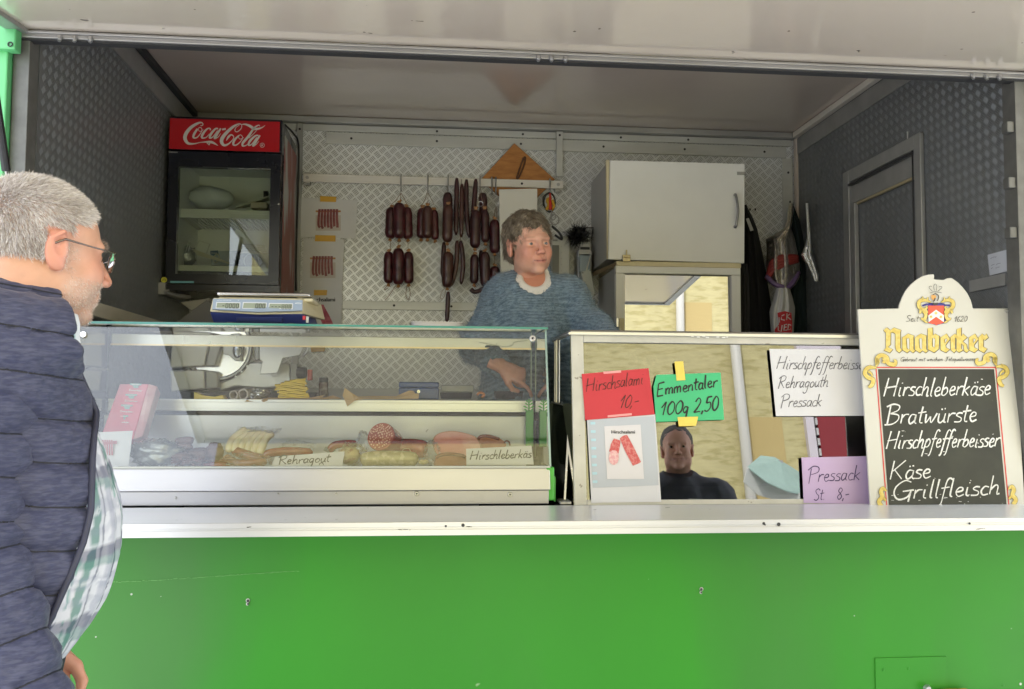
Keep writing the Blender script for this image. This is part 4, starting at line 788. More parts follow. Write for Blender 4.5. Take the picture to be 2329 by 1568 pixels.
# door
dx0, dx1, dz0, dz1 = cx0-.002, cx1-.005, cz0+.03, czh-.008; gx0, gx1, gz0, gz1 = P(402, 500, Yc)[0], P(613, 500, Yc)[0], P(500, 625, Yc)[2], P(510, 381, Yc)[2]
b = MB()
for q_ in ((dx0, gx0, dz0, dz1), (gx1, dx1, dz0, dz1), (gx0, gx1, dz0, gz0), (gx0, gx1, gz1, dz1)): b.box(q_[0], q_[1], Yc, Yc+.035, q_[2], q_[3])
b.box(cx0, cx1, Yc+.005, Yc+.035, cz0, dz0-.003)
dr_ = b.build('door', m_cb, fk)
b = MB(); b.box(gx0-.004, gx1+.004, Yc+.012, Yc+.016, gz0-.004, gz1+.004); b.build('door_pane', glass('cooler_pane', (.86, .89, .86), .02, .8), dr_)
b = MB(); b.disc(P(634, 465, Yc-.0005), (0, -1, 0), .006, .004, 14, .004); b.build('lock', MC['clamp_chrome'], dr_)
b = MB(); b.disc(P(373, 637, Yc-.0005), (0, -1, 0), .0125, .001, 18); k_ = b.build('round_sticker', M('sticker_yellow', (.70, .68, .06), .4), dr_)
b = MB(); 
for s_ in ([(368.5, 640), (371, 635.5), (373, 638)], [(373, 638), (375.5, 635), (377.5, 640)], [(370, 633), (372, 634)], [(374, 634), (376, 633)]): ribbon(b, s_, 1, lambda u, v: P(u, v, Yc-.0022))
b.build('sticker_face', m_ink, k_, kind='stuff')
b = MB(); b.poly([P(u, v, Yc-.0012) for u, v in ((387, 639.5), (441, 640), (441, 644.5), (387, 644))]); b.build('strip_sticker', M('sticker_blue', (.16, .42, .50), .4), dr_)
b = MB(); b.box(P(384, 350, Yc)[0], P(404, 350, Yc)[0], Yc-.003, Yc-.0005, P(390, 348, Yc)[2], P(390, 345.5, Yc)[2]); b.build('hinge_plate', m_alu_dull, dr_)
# shelves
for (ya_, yb2_) in ((476, 500), (604, 626)):
    b = MB(); z1s, z0s = P(500, ya_+(2), Yc+.06)[2], P(500, yb2_-2, Yc+.06)[2]; b.box(il+.01, ir-.01, Yc+.05, Yc+.058, z0s, z1s); b.box(il+.01, il+.02, Yc+.058, yk-.035, z0s, z0s+.01); b.box(ir-.02, ir-.01, Yc+.058, yk-.035, z0s, z0s+.01); s_o = b.build('shelf', M('shelf_cream', (.70, .72, .62), .45), fk)
    b = MB()
    for k_ in range(22): xx = il+.025+k_*(ir-il-.05)/21; b.box(xx-.0012, xx+.0012, Yc+.06, yk-.036, z0s+.002, z0s+.006)
    b.build('shelf_wire', MC['shelf_cream'], s_o, kind='stuff')
# bracket under the cooler
b = MB(); b.box(cx0-.03, cx0+.0, Yc-.01, yk, cz0-.02, cz0+.03); b.tube([P(368, 663, Yc), P(400, 672, Yc+.05), P(431, 676, Yc+.12)], .008, 8); b.tube([P(385, 661, Yc-.01), P(372, 663, Yc-.01)], .006, 8); b.build('bracket', m_alu_dull, fk)
# contents of the cooler
m_bag = glass('clear_bag', (.90, .92, .90), .06, 2.2, .12, .9)
m_mbag = glass('milky_bag', (.62, .64, .60), .25, 1.5, .35, .8, (.8, .82, .78))
def blob(mb, c, r, amp=.12, n=18, m=12, seed=0, sc_=9):
    V = []; 
    for i in range(m+1):
        ph = math.pi*i/m
        for k in range(n): th = 2*math.pi*k/n; V.append((math.sin(ph)*math.cos(th), math.sin(ph)*math.sin(th), math.cos(ph)))
    V = np.array(V); V *= (1+amp*n3(V*1.0, 2.2, seed))[:, None]; mb.add(V*np.array(r)+np.array(c), [(i*n+k, (i+1)*n+k, (i+1)*n+(k+1) % n, i*n+(k+1) % n) for i in range(m) for k in range(n)])
sv = P(500, 477, Yc+.15)[2]
b = MB(); blob(b, P(481, 452, Yc+.16)+np.array((0, 0, .0)), (.098, .08, .05), .12, seed=1); tag(b.build('wrapped_bundle', M('bundle_white', (.62, .66, .62), .6, bump=.4, bs=30), None, smooth=True), 'white wrapped bundle on the upper shelf inside the drinks cooler', 'bundle')
b = MB(); b.box(P(575, 470, Yc+.15)[0], P(612, 470, Yc+.15)[0], Yc+.1, Yc+.2, sv, sv+.028); tag(b.build('paper_stack', M('kraft_light', (.46, .40, .28), .7), None, bevel=.003), 'low tan box at the right end of the cooler upper shelf', 'box')
b = MB(); b.slab([P(535, 474, Yc+.1), P(610, 449, Yc+.12), P(614, 456, Yc+.22), P(560, 473, Yc+.24)], (0, 0, .006)); tag(b.build('paper_roll', M('paper_cream', (.52, .52, .42), .7), None), 'cream paper leaning over the tan box in the drinks cooler', 'paper')
sv2 = P(500, 604, Yc+.12)[2]
t = thing('cutlery_pack', 'cream wooden cutlery bundle lying on the cooler lower shelf', 'cutlery', P(470, 590, Yc+.1))
for k_ in range(4):
    b = MB(); b.bar(P(438+3*k_, 567+4*k_, Yc+.09+.012*k_), P(510+4*k_, 594+2*k_, Yc+.09+.01*k_), .010, .004); b.build('stick', M('wood_pale', (.66, .62, .44), .6), t)
b = MB(); b.ring(P(492, 588, Yc+.1), (.9, -.3, -.3), .02, .002, 16, 5); b.build('rubber_band', MC['wood_pale'], t)
t = thing('wire_basket', 'small wire basket on the cooler lower shelf', 'basket', P(450, 600, Yc+.12))
b = MB()
for a_, c_ in (((422, 575), (430, 548)), ((427, 577), (434, 551)), ((443, 568), (453, 548)), ((453, 548), (478, 556)), ((478, 556), (468, 578)), ((470, 580), (476, 556))): b.tube([P(*a_, Yc+.07), P(*c_, Yc+.07)], .0016, 5)
b.build('wires', M('wire_white', (.6, .6, .55), .4), t, kind='stuff')
b = MB(); blob(b, P(555, 590, Yc+.14), (.045, .04, .032), .25, seed=4); tag(b.build('bag', m_mbag, None, smooth=True), 'crumpled milky plastic bag around the stacked cups in the cooler', 'bag')
b = MB()
for k_ in range(5): b.slab([P(546, 560+4*k_, Yc+.10), P(600+k_*2, 562+4*k_, Yc+.10), P(603, 561+4*k_, Yc+.16), P(556, 556+4*k_, Yc+.17)], (0, 0, .004))
tag(b.build('napkin_stack', M('napkin', (.66, .62, .50), .8), None, kind=None), 'stack of folded cream napkins on the cooler lower shelf', 'napkins')
t = thing('cup', 'dark round cup lying on its side at the right of the cooler shelf', 'cup', P(572, 600, Yc+.09))
b = MB(); b.disc(P(571, 594, Yc+.08), (.15, 1, 0), .032, .06, 24, .028); b.build('cup_body', M('cup_dark', (.10, .10, .10), .4), t)
b = MB(); b.ring(P(571, 594, Yc+.078), (.15, 1, 0), .032, .002, 28, 6); b.build('rim', M('cup_rim', (.35, .36, .34), .4), t)
t = thing('carton', 'small printed carton lettered Drink at the back of the cooler', 'carton', P(515, 600, Yc+.2))
b = MB(); b.slab([P(478, 572, Yc+.2), P(550, 570, Yc+.2), P(552, 600, Yc+.2), P(480, 604, Yc+.2)], (0, .05, 0)); b.build('carton_body', M('carton_grey', (.36, .42, .44), .6), t)
b = MB(); b.poly([P(*q_, Yc+.198) for q_ in ((478, 571), (496, 570), (497, 577), (488, 583), (479, 579))]); b.build('badge', M('badge_blue', (.02, .10, .16), .5), t)
b = MB(); printed(b, 'Drink', (481, 578), 13, lambda u, v: P(u, v, Yc+.1965)); b.build('lettering', M('logo_white', (.6, .6, .6)), t)
b = MB(); blob(b, P(428, 585, Yc+.16), (.03, .04, .05), .3, seed=9); tag(b.build('bag', m_mbag, None, smooth=True), 'crumpled clear bag at the left end of the cooler lower shelf', 'bag')
# cable down the cooler side
b = MB(); q_ = catmull([P(648, 284, Yc+.2), P(668, 305, Yc+.28), P(679, 330, Yc+.34), (P(678, 420, YB-.06)), P(675, 520, YB-.06), P(673, 662, YB-.06)], 5); tag(b.tube(q_, .0045, 7).build('power_cable', m_black, None, smooth=True), 'black cable hanging down between the cooler side and the pictures', 'cable')
# scanner-like dark box under the cooler (slicer lid)
b = MB(); b.slab([P(393, 738, 3.35), P(470, 682, 3.35), P(505, 704, 3.35), P(505, 738, 3.35)], (0, .12, 0)); tag(b.build('slanted_box', M('khaki_dark', (.085, .08, .065), .6), None, bevel=.003), 'dark pointed box behind the case top left of the scale', 'box')
b = MB(); b.slab([P(410, 688, 3.6), P(476, 678, 3.6), P(478, 700, 3.6), P(440, 712, 3.6)], (0, .1, 0)); tag(b.build('equipment_block', M('khaki_grey', (.24, .23, .19), .6), None, bevel=.003), 'grey block under the drinks cooler bracket', 'block')
b = MB(); b.tube([P(190, 735, 3.3), P(193, 727, 3.3)], .008, 8); b.ell(P(187, 722, 3.3), (.035, .02, .014)); tag(b.build('tap_knob', m_black, None, smooth=True), 'black knob beside the left wall just under the bearded chin', 'knob')

# ================================================================== weighing scale
ys = 2.86; zsc = zt+.0016
sc_t = thing('weighing_scale', 'cream and blue shop scale with three number displays on the glass case top', 'scale', P(600, 740, ys))
Q = lambda x, y, off=0.0: P(x*.128+447.2, y*.128+652.1, ys+off)
b = MB(); b.hexa([Q(230, 445), Q(1890, 480), Q(1890, 480, .26)+np.array((.03, 0, 0)), Q(230, 445, .26)+np.array((-.02, 0, .01)), Q(282, 202, .02), Q(1885, 235, .02), Q(1885, 235, .26)+np.array((.02, 0, 0)), Q(282, 202, .26)])
# body as a profile with a slanted front
V = [Q(230, 445, 0), Q(1060, 495, -.012), Q(1890, 485, 0), Q(1890, 240, .03), Q(1060, 215, .02), Q(290, 200, .03)]
b = MB(); b.slab(V, (0, .03, 0)); R1 = [Q(1890, 485, 0), Q(1890, 240, .03), (Q(1890, 190, .05)), Q(1890, 190, .05)+np.array((.035, .2, -.002)), Q(1890, 485, .0)+np.array((.045, .22, .0))]
b.slab(R1, (-.02, 0, 0)); bo = b.build('body', M('scale_cream', (.72, .66, .46), .42, var=.04, vs=8), sc_t, bevel=.0035)
b = MB(); b.box(Q(330, 195)[0], Q(1920, 240)[0]+.02, ys+.045, ys+.25, Q(500, 200)[2]-.004, Q(500, 156)[2]); b.build('top_tray', MC['scale_cream'], sc_t, bevel=.004)
b = MB(); zp0, zp1 = Q(1000, 150)[2], Q(1000, 82)[2]; b.box(Q(290, 100)[0]+.004, Q(1940, 100)[0]+.01, ys+.03, ys+.27, zp0, zp1); b.build('weighing_pan', M('pan_steel', (.62, .60, .58), .22, .95, rvar=.1, vs=4, stretch=(.3, 1, 1)), sc_t, bevel=.006, seg=3)
b = MB(); b.hexa([Q(300, 640, .03), Q(2000, 680, .03), Q(2000, 690, .24)+np.array((.03, 0, 0)), Q(420, 660, .22), Q(240, 460, .0), Q(1890, 492, .0), Q(1890, 492, .24)+np.array((.04, 0, 0)), Q(240, 460, .22)]); b.build('base', M('scale_blue', (.035, .05, .20), .4, var=.05, vs=12), sc_t, bevel=.004)
b = MB(); b.slab([Q(700, 540, .0), Q(1520, 545, .0), Q(1515, 640, .02), Q(705, 620, .02)], (0, .02, 0)); b.build('base_panel', M('scale_blue_light', (.06, .08, .27), .4), sc_t, bevel=.002)
pf = [Q(300, 225, -.004), Q(1885, 250, -.004), Q(1880, 435, -.014), Q(1060, 458, -.018), Q(282, 410, -.014)]
sn_ = nrm(np.cross(pf[1]-pf[0], pf[2]-pf[1])); sn_ = -sn_ if sn_[1] > 0 else sn_
b = MB(); b.slab([q_+sn_*.004 for q_ in pf], -sn_*.006); b.build('display_panel', M('panel_blue', (.30, .37, .47), .35), sc_t)
sq = lambda off: (lambda x, y: PP(x*.128+447.2, y*.128+652.1, pf[2]+sn_*(.004+off), sn_))
m_lcd = M('lcd', (.30, .34, .26), .25); m_bez = M('bezel_grey', (.66, .68, .68), .4); m_seg = M('lcd_segment', (.03, .035, .03), .4)
SEGS = {'0': 'abcdef', '8': 'abcdefg', '-': 'g'}
def digit(mb, ch, x, y, wq, hq, pr, lw_=9):
    sl = .12; p_ = lambda u, v: (x+u*wq+(1-v)*hq*sl, y+v*hq); E_ = {'a': ((0,0),(1,0)), 'b': ((1,0),(1,.5)), 'c': ((1,.5),(1,1)), 'd': ((0,1),(1,1)), 'e': ((0,.5),(0,1)), 'f': ((0,0),(0,.5)), 'g': ((0,.5),(1,.5))}
    for s_ in SEGS[ch]: ribbon(mb, [p_(*E_[s_][0]), p_(*E_[s_][1])], lw_, pr)
for (xa, ya_, xb, yb3, txt) in ((350, 275, 778, 392, '-0000'), (822, 278, 1248, 398, '000'), (1285, 292, 1712, 402, '---888')):
    b = MB(); b.slab([sq(.001)(*q_) for q_ in ((xa, ya_), (xb, ya_+8), (xb-5, yb3), (xa-12, yb3-6))], -sn_*.002); be = b.build('display', m_bez, sc_t)
    b = MB(); b.poly([sq(.0016)(*q_) for q_ in ((xa+14, ya_+14), (xb-14, ya_+20), (xb-18, yb3-12), (xa, yb3-16))]); b.build('lcd_window', m_lcd, be)
    b = MB(); n_ = len(txt)
    for k_, ch in enumerate(txt): digit(b, ch, xb-55-(n_-k_)*62+40, ya_+30+k_, 36, 72, sq(.0024), 10 if ch != '8' else 6)
    b.build('digits', m_seg, be, kind='stuff')
b = MB(); random.seed(4)
for x_ in list(range(360, 620, 26))+[735]: ribbon(b, [(x_, 246), (x_+16, 247)], 8, sq(.0015))
ribbon(b, catmull([(1745, 300), (1790, 288), (1860, 296), (1840, 306), (1745, 300)]), 7, sq(.0015)); b.build('panel_print', M('print_pale', (.72, .76, .78), .5), sc_t, kind='stuff')
b = MB()
for k_ in range(7): b.box(Q(1995, 330+20*k_)[0]+.001, Q(1995, 330+20*k_)[0]+.0045, ys+.05, ys+.052, Q(1995, 330+20*k_)[2], Q(1995, 340+20*k_)[2]+.001)
for (xa, xb, yy_) in ((510, 700, 640), (1600, 1770, 660)):
    b = MB(); p_ = Q((xa+xb)/2, yy_, .03); r_ = (Q(xb, yy_)[0]-Q(xa, yy_)[0])/2; b.tube([(p_[0], p_[1], zsc), (p_[0], p_[1], zsc+.006), (p_[0], p_[1], zsc+.007), (p_[0], p_[1], zsc+.014)], [r_, r_, r_*.85, r_*.9], 16); b.build('foot', m_black, sc_t)
b = MB(); b.box(Q(1885, 520)[0], Q(1935, 520)[0], ys-.001, ys+.01, Q(1885, 590)[2], Q(1885, 520)[2]); b.build('red_label', MC['red_card'], sc_t)
b = MB(); b.box(Q(1940, 520)[0]+.001, Q(1990, 520)[0], ys-.001, ys+.01, Q(1885, 640)[2], Q(1885, 530)[2]); b.build('seal_sticker', M('seal_white', (.6, .62, .6), .5), sc_t)
# trays on the case top
def dish(name, label, cat, u0, u1, v0, v1, Y, hrat=.8, m=None, depth=.10):
    a_ = P(u0, v0, Y); c_ = P(u1, v1, Y); w_ = c_[0]-a_[0]; zt_2, zb_2 = a_[2], c_[2]; cx_ = (a_[0]+c_[0])/2; cy_ = Y+depth/2; b = MB(); V = []; n = 28
    for (rx, z) in ((1, zt_2-.002), (1, zt_2), (.93, zt_2), (hrat, zb_2+.002), (hrat-.03, zb_2+.002)):
        for k in range(n):
            th = 2*math.pi*k/n; cx2 = math.copysign(abs(math.cos(th))**.45, math.cos(th)); sy2 = math.copysign(abs(math.sin(th))**.45, math.sin(th)); V.append((cx_+cx2*w_/2*rx, cy_+sy2*depth/2*rx, z))
    for k in range(n):
        th = 2*math.pi*k/n; cx2 = math.copysign(abs(math.cos(th))**.45, math.cos(th)); sy2 = math.copysign(abs(math.sin(th))**.45, math.sin(th)); V.append((cx_+cx2*w_/2*(hrat), cy_+sy2*depth/2*hrat, zb_2)); 
    for k in range(n):
        th = 2*math.pi*k/n; cx2 = math.copysign(abs(math.cos(th))**.45, math.cos(th)); sy2 = math.copysign(abs(math.sin(th))**.45, math.sin(th)); V.append((cx_+cx2*w_/2*.97, cy_+sy2*depth/2*.97, zt_2-.004))
    F = [(i*n+k, i*n+(k+1) % n, (i+1)*n+(k+1) % n, (i+1)*n+k) for i in range(4) for k in range(n)]+[tuple(range(4*n, 5*n)), tuple(range(6*n-1, 5*n-1, -1))]+[(5*n+k, 5*n+(k+1) % n, 6*n+(k+1) % n, 6*n+k) for k in range(n)]
    b.add(V, F); return tag(b.build(name, m, None, smooth=False), label, cat)
m_wp = M('white_plastic', (.80, .78, .78), .35)
dish('serving_tray', 'white plastic tray on the case top in front of the vendor', 'tray', 932, 1056, 731, 745.5, 2.84, .86, m_wp, .12)
dish('paper_plate', 'flat white paper plate on the case top right of the scale', 'plate', 722, 832, 737, 743, 2.86, .75, M('paper_plate', (.74, .72, .66), .7), .14)

# ================================================================== rail, hooks and sausages on the rear wall
YR = 4.285
zr1, zr0 = P(980, 403.5, YR)[2], P(980, 421, YR)[2]; xr0, xr1 = P(690, 410, YR)[0], P(1281, 412, YR)[0]
rl = thing('hanging_rail', 'long pale aluminium rail with sausage hooks across the rear wall', 'rail', ((xr0+xr1)/2, YR, zr0))
b = MB(); zm = (zr0+zr1)/2
b.box(xr0, xr1, YR, YR+.012, zr0, zr1); b.box(xr0, xr1, YR-.004, YR-.0002, zr0, zr0+.007); b.box(xr0, xr1, YR-.004, YR-.0002, zr1-.006, zr1); b.build('rail_bar', M('rail_pale', (.78, .76, .72), .38, .4, var=.05, vs=4, stretch=(.2, 1, 1)), rl, bevel=.001)
for x_ in (xr0+.018, xr1-.025): b = MB(); b.disc((x_, YR-.0005, zm), (0, -1, 0), .008, .005, 12); b.box(x_-.012, x_+.012, YR+.0125, YB-.003, zr0-.01, zr1+.01); b.build('rail_mount', m_rivet, rl)
for x_ in (P(1187, 412, YR)[0],): b = MB(); b.disc((x_, YR-.0005, zm), (0, -1, 0), .006, .001, 10); b.build('rail_hole', m_dark, rl)
m_hook = M('hook_steel', (.5, .5, .5), .28, .9); HK = None
hooks = [(912, 'at the left carrying the first salami bunch'), (973, 'second from the left carrying the small salami bunch'), (1019, 'in the middle above the long single salami'), (1092, 'right of the thin sausages'), (1119, 'just left of the white board'), (1128, 'at the left edge of the white board'), (1251, 'at the right carrying the cable loop')]
for i, (u, l) in enumerate(hooks):
    x = P(u, 410, YR-.01)[0]
    if HK is None:
        b = MB(); q_ = [(0, .014, zr1-.008), (0, .012, zr1+.004), (0, -.004, zr1+.007), (0, -.012, zr1-.002), (0, -.012, zr0-.03), (0, -.018, zr0-.042), (0, -.026, zr0-.036)]
        b.tube([(p_[0], YR+p_[1], p_[2]) for p_ in catmull(q_, 3)], .0034, 7); HK = b.build('sausage_hook', m_hook, None, smooth=True); o = HK; hz_ = HK.location.copy(); o.location.x = x
    else: o = HK.copy(); C.objects.link(o); o.location = (x, hz_.y, hz_.z)
    tag(o, 'steel hook on the rail '+l, 'hook', 'steel hooks on the rail')
# salami
def m_sau(name, c1, c2_): return M(name, c1, .42, col2=c2_, vs=26, c2=(.42, .62), bump=.5, bs=120, coat=.15, spec=.6)
ms_a = m_sau('salami_burgundy', (.045, .006, .010), (.085, .012, .017)); ms_b = m_sau('salami_dark', (.035, .009, .010), (.065, .016, .018)); ms_c = m_sau('salami_brown', (.055, .016, .014), (.085, .030, .022))
m_knot = M('casing_knot', (.42, .22, .10), .6); m_string = M('string', (.30, .22, .16), .8); m_string2 = M('string_dark', (.10, .06, .05), .8)
def salami(u, v0, v1, wpx, Y, m, label, group, lean=0, bow=0, knots=(1, 1), string=None, thin=False):
    n = 15; k = wpx/2001*Y/2; pr = [.18, .5, .75, .92, 1, 1.01, 1, .99, 1, 1.01, 1, .95, .8, .52, .15] if not thin else [.5, .85, .95, 1, 1, .97, 1, 1, .96, 1, 1, .97, .93, .8, .4]
    ph = random.random()*6
    pts = [P(u+lean*(i/(n-1)-.5)+bow*math.sin(math.pi*i/(n-1)), v0+(v1-v0)*(.5-.5*math.cos(math.pi*i/(n-1)) if not thin else i/(n-1)), Y) for i in range(n)]
    t = thing('salami' if not thin else 'thin_sausage', label, 'sausage', pts[-1], group)
    b = MB(); b.tube(pts, [k*p_*(1+.03*math.sin(ph+i*1.9)) for i, p_ in enumerate(pr)], 14); b.build('sausage_body', m, t, smooth=True)
    if knots[0]:
        b = MB(); p_ = pts[0]
        for a_ in (-.6, .1, .8): b.tube([p_+np.array((0, 0, -.004)), p_+np.array((a_*.010, -.004, .008+random.random()*.008))], [.0035, .0055], 5)
        b.build('casing_tip', m_knot, t)
    if knots[1]:
        b = MB(); p_ = pts[-1]
        for a_ in (-.5, .5): b.tube([p_+np.array((0, 0, .004)), p_+np.array((a_*.008, -.004, -.010-random.random()*.006))], [.0035, .006], 5)
        b.build('casing_end', m_knot, t)
    if string:
        b = MB()
        for pth in string: b.tube(catmull([P(uu, vv, Y-.004) for uu, vv in pth], 4), .0015, 4)
        b.build('string', m_string2 if thin else m_string, t, kind='stuff')
    return t
gA = 'salamis hanging in the left bunches'; gB = 'salamis hanging right of the thin sausages'; gT = 'thin dry sausages on the rail'
st = lambda u, u2: [[(u2, 440), ((u+u2)/2+1, 455), (u, 466)]]
salami(889, 472, 543, 25, 4.235, ms_a, 'burgundy salami at the left of the upper first bunch', gA, -4, string=st(889, 911))
salami(926, 472, 544, 25, 4.235, ms_a, 'burgundy salami at the right of the upper first bunch', gA, 4, string=st(926, 913))
salami(908, 462, 543, 28, 4.205, ms_a, 'burgundy salami in front of the other two in the upper first bunch', gA, string=st(907, 912))
salami(884, 573, 645, 23, 4.235, ms_a, 'burgundy salami at the left of the lower first bunch', gA, -1, string=[[(886, 572), (888, 560), (889, 546)], [(884, 648), (876, 655), (874, 660), (882, 655)]])
salami(929, 573, 646, 23, 4.235, ms_a, 'burgundy salami at the right of the lower first bunch', gA, 1, string=[[(929, 572), (928, 560), (928, 547)], [(926, 648), (923, 672), (929, 682), (933, 668), (929, 650)]])
salami(906, 565, 648, 26, 4.205, ms_a, 'burgundy salami in front of the other two in the lower first bunch', gA, string=[[(907, 562), (907, 553), (908, 545)], [(900, 650), (888, 668), (876, 684)]])
salami(959, 474, 543, 22, 4.235, ms_a, 'dark salami at the left of the second bunch', gA, -3, string=st(960, 971))
salami(988, 478, 546, 20, 4.235, ms_a, 'slim dark salami at the right of the second bunch', gA, 4, string=st(987, 974))
salami(972, 469, 543, 24, 4.205, ms_c, 'dark salami in front of the other two in the second bunch', gA, string=st(972, 973))
salami(1018, 438, 520, 22, 4.24, ms_b, 'dark salami high on the middle hook behind the single long one', gA, 0, knots=(0, 0))
salami(1018, 466, 552, 24, 4.205, ms_c, 'single long brown salami under the middle hook', gA, -2)
salami(1008, 551, 630, 11, 4.245, ms_b, 'thin sausage at the left behind the lower middle salami', gT, -4, thin=True, knots=(0, 0))
salami(1018, 573, 655, 26, 4.205, ms_c, 'brown salami of the lower middle column', gA, -2, string=[[(1018, 553), (1019, 563), (1018, 572)], [(1012, 655), (1003, 668), (1003, 680), (1010, 676), (1014, 658)]])
salami(1033, 548, 650, 11, 4.225, ms_c, 'thin slanting sausage crossing the lower middle salami', gT, -12, 5, thin=True, knots=(0, 0))
salami(1048, 548, 647, 10.5, 4.235, ms_b, 'thin curved sausage hanging alone under the thin row', gT, 1, 5, thin=True, knots=(0, 0), string=[[(1046, 534), (1047, 541), (1047, 549)]])
salami(1018, 664, 732, 10.5, 4.235, ms_b, 'thin sausage hanging lowest reaching the case top', gT, -3, thin=True, knots=(0, 0))
salami(1038, 406, 535, 11.5, 4.235, ms_b, 'long thin sausage first from the left over the rail', gT, -2, thin=True, knots=(0, 0))
salami(1050, 419, 540, 10, 4.225, ms_c, 'long thin sausage second from the left over the rail', gT, -1, thin=True, knots=(0, 0), string=[[(1050, 408), (1050, 420)]])
salami(1064, 409, 541, 11.5, 4.235, ms_b, 'long thin sausage third from the left over the rail', gT, 6, -3, thin=True, knots=(0, 0))
salami(1079, 408, 505, 11.5, 4.225, ms_b, 'long thin sausage fourth from the left leaning left', gT, -7, thin=True, knots=(0, 0))
salami(1099, 439, 500, 19, 4.245, ms_b, 'dark salami high behind the pair right of the thin sausages', gB, 2, knots=(0, 0), string=[[(1093, 428), (1096, 440)]])
salami(1081, 478, 565, 24, 4.20, ms_b, 'dark salami on the left of the pair beside the thin sausages', gB, -2, string=[[(1092, 440), (1086, 460), (1082, 478)]])
salami(1103, 477, 552, 20, 4.225, ms_b, 'dark salami on the right of the pair beside the thin sausages', gB, 2, string=[[(1093, 440), (1098, 460), (1103, 478)]])
salami(1079, 579, 646, 20, 4.225, ms_b, 'short dark salami lower left beside the vendor shoulder', gB, -2, string=[[(1080, 566), (1079, 572), (1079, 580)]])
salami(1096, 570, 650, 12, 4.245, ms_b, 'narrow dark salami behind the lower pair near the vendor', gT, 4, thin=True, knots=(0, 0))
salami(1103, 573, 652, 23, 4.205, ms_b, 'thick dark salami lower right beside the vendor shoulder', gB, 2)
salami(1125, 500, 577, 24, 4.235, ms_a, 'salami half hidden by the white board edge', gB, 0, string=[[(1128, 470), (1124, 490), (1122, 500)], [(1129, 470), (1130, 490), (1128, 500)]])
salami(1125, 606, 665, 24, 4.235, ms_a, 'salami tip just showing above the vendor shoulder', gB, 0, string=[[(1124, 578), (1125, 592), (1124, 606)]])
t = thing('thin_sausage', 'short bent sausage end lying sideways left of the vendor shoulder', 'sausage', P(1085, 664, 4.2), gT)
b = MB(); b.tube(catmull([P(1071, 658, 4.2), P(1078, 664, 4.2), P(1090, 662, 4.2), P(1101, 656, 4.2)], 4), .011, 12); b.build('sausage_body', ms_b, t, smooth=True)
b = MB(); b.ring(P(1093, 464, 4.2), (0, -1, 0), .012, .0014, 18, 5); tag(b.build('ring', m_hook, None), 'small steel ring hanging on the hook right of the thin sausages', 'ring')
b = MB(); b.ring(P(1130, 466, 4.2), (0, -1, 0), .011, .0014, 18, 5); tag(b.build('ring', m_hook, None), 'small steel ring at the left edge of the white board', 'ring')
# white board, wooden board, tools
b = MB(); b.slab([P(1135, 431, 4.21), P(1222, 429, 4.21), P(1222, 640, 4.2), P(1139, 640, 4.2)], (0, .012, 0)); wb = tag(b.build('cutting_board', M('board_white', (.74, .73, .68), .5, var=.03, vs=5), None, bevel=.002), 'white plastic cutting board hanging from the rail behind the vendor', 'cutting board')
m_wood = M('pine_board', (.50, .22, .06), .5, col2=(.36, .14, .035), vs=10, c2=(.35, .7), stretch=(1.4, 1, 6), bump=.15, bs=60, speck=(22, .76, (.12, .05, .02)))
wd = thing('wooden_board', 'square wooden cutting board hung by one corner behind the rail', 'cutting board', P(1178, 490, 4.31))
b = MB(); b.slab([P(1170, 326, 4.305), P(1262, 408, 4.305), P(1184, 490, 4.305), P(1094, 408, 4.305)], (0, .02, 0)); b.build('board', m_wood, wd, bevel=.002)
b = MB(); b.tube(catmull([P(1190, 361, 4.30), P(1195, 358, 4.30), P(1192, 375, 4.297), P(1180, 404, 4.295), P(1176, 402, 4.295), P(1190, 361, 4.30)], 4), .004, 6); b.build('leather_loop', M('leather', (.13, .06, .03), .7), wd)
b = MB(); b.ring(P(1191.5, 361, 4.302), (0, -1, 0), .006, .0015, 14, 5); b.build('hang_hole', MC['leather'], wd)
t = thing('cable_loop', 'looped black cable with red and yellow grips hanging at the rail end', 'cable', P(1251, 520, 4.22))
b = MB(); b.ring(P(1250, 461, 4.215), (0, -1, 0), .046, .005, 30, 7, .60); b.build('cable', m_black, t, smooth=True); b = MB(); b.tube(catmull([P(1250, 438, 4.22), P(1236, 448, 4.22), P(1236, 470, 4.23)], 4), .0035, 6); b.build('cable_end', m_black, t, smooth=True); b = MB(); b.tube(catmull([P(1255, 515, 4.2), P(1272, 530, 4.2), P(1278, 545, 4.2), P(1262, 535, 4.2)], 4), .006, 6); b.build('cable', m_black, t, smooth=True)
b = MB(); b.tube([P(1251, 440, 4.2), P(1252, 478, 4.2)], [.0045, .009], 8); b.build('red_grip', MC['red_plastic'], t)
b = MB(); b.tube(catmull([P(1243, 478, 4.21), P(1248, 466, 4.21), P(1245, 455, 4.21), P(1254, 450, 4.21)], 4), .008, 6); b.tube([P(1256, 455, 4.21), P(1260, 470, 4.21), P(1254, 478, 4.21)], .008, 6); b.build('yellow_grip', M('yellow_plastic', (.60, .36, .03), .4), t)
b = MB(); b.ring(P(1261, 500, 4.2), (0, -1, .2), .026, .003, 24, 6, .85); b.ring(P(1258, 492, 4.2), (0, -1, .2), .02, .003, 24, 6, .6); b.tube([P(1254, 470, 4.2), P(1256, 520, 4.2)], .0025, 6); b.build('steel_ring', m_alu_dull, t)
t = thing('wall_switchbox', 'pale plastic wall unit with grey window right behind the vendor head', 'wall unit', P(1278, 640, 4.25))
b = MB(); a_, c_ = P(1255, 536, 4.25), P(1296, 690, 4.25); b.box(a_[0], c_[0], 4.25, 4.33, c_[2], a_[2]); b.build('housing', M('unit_pale', (.56, .56, .50), .45), t, bevel=.006)
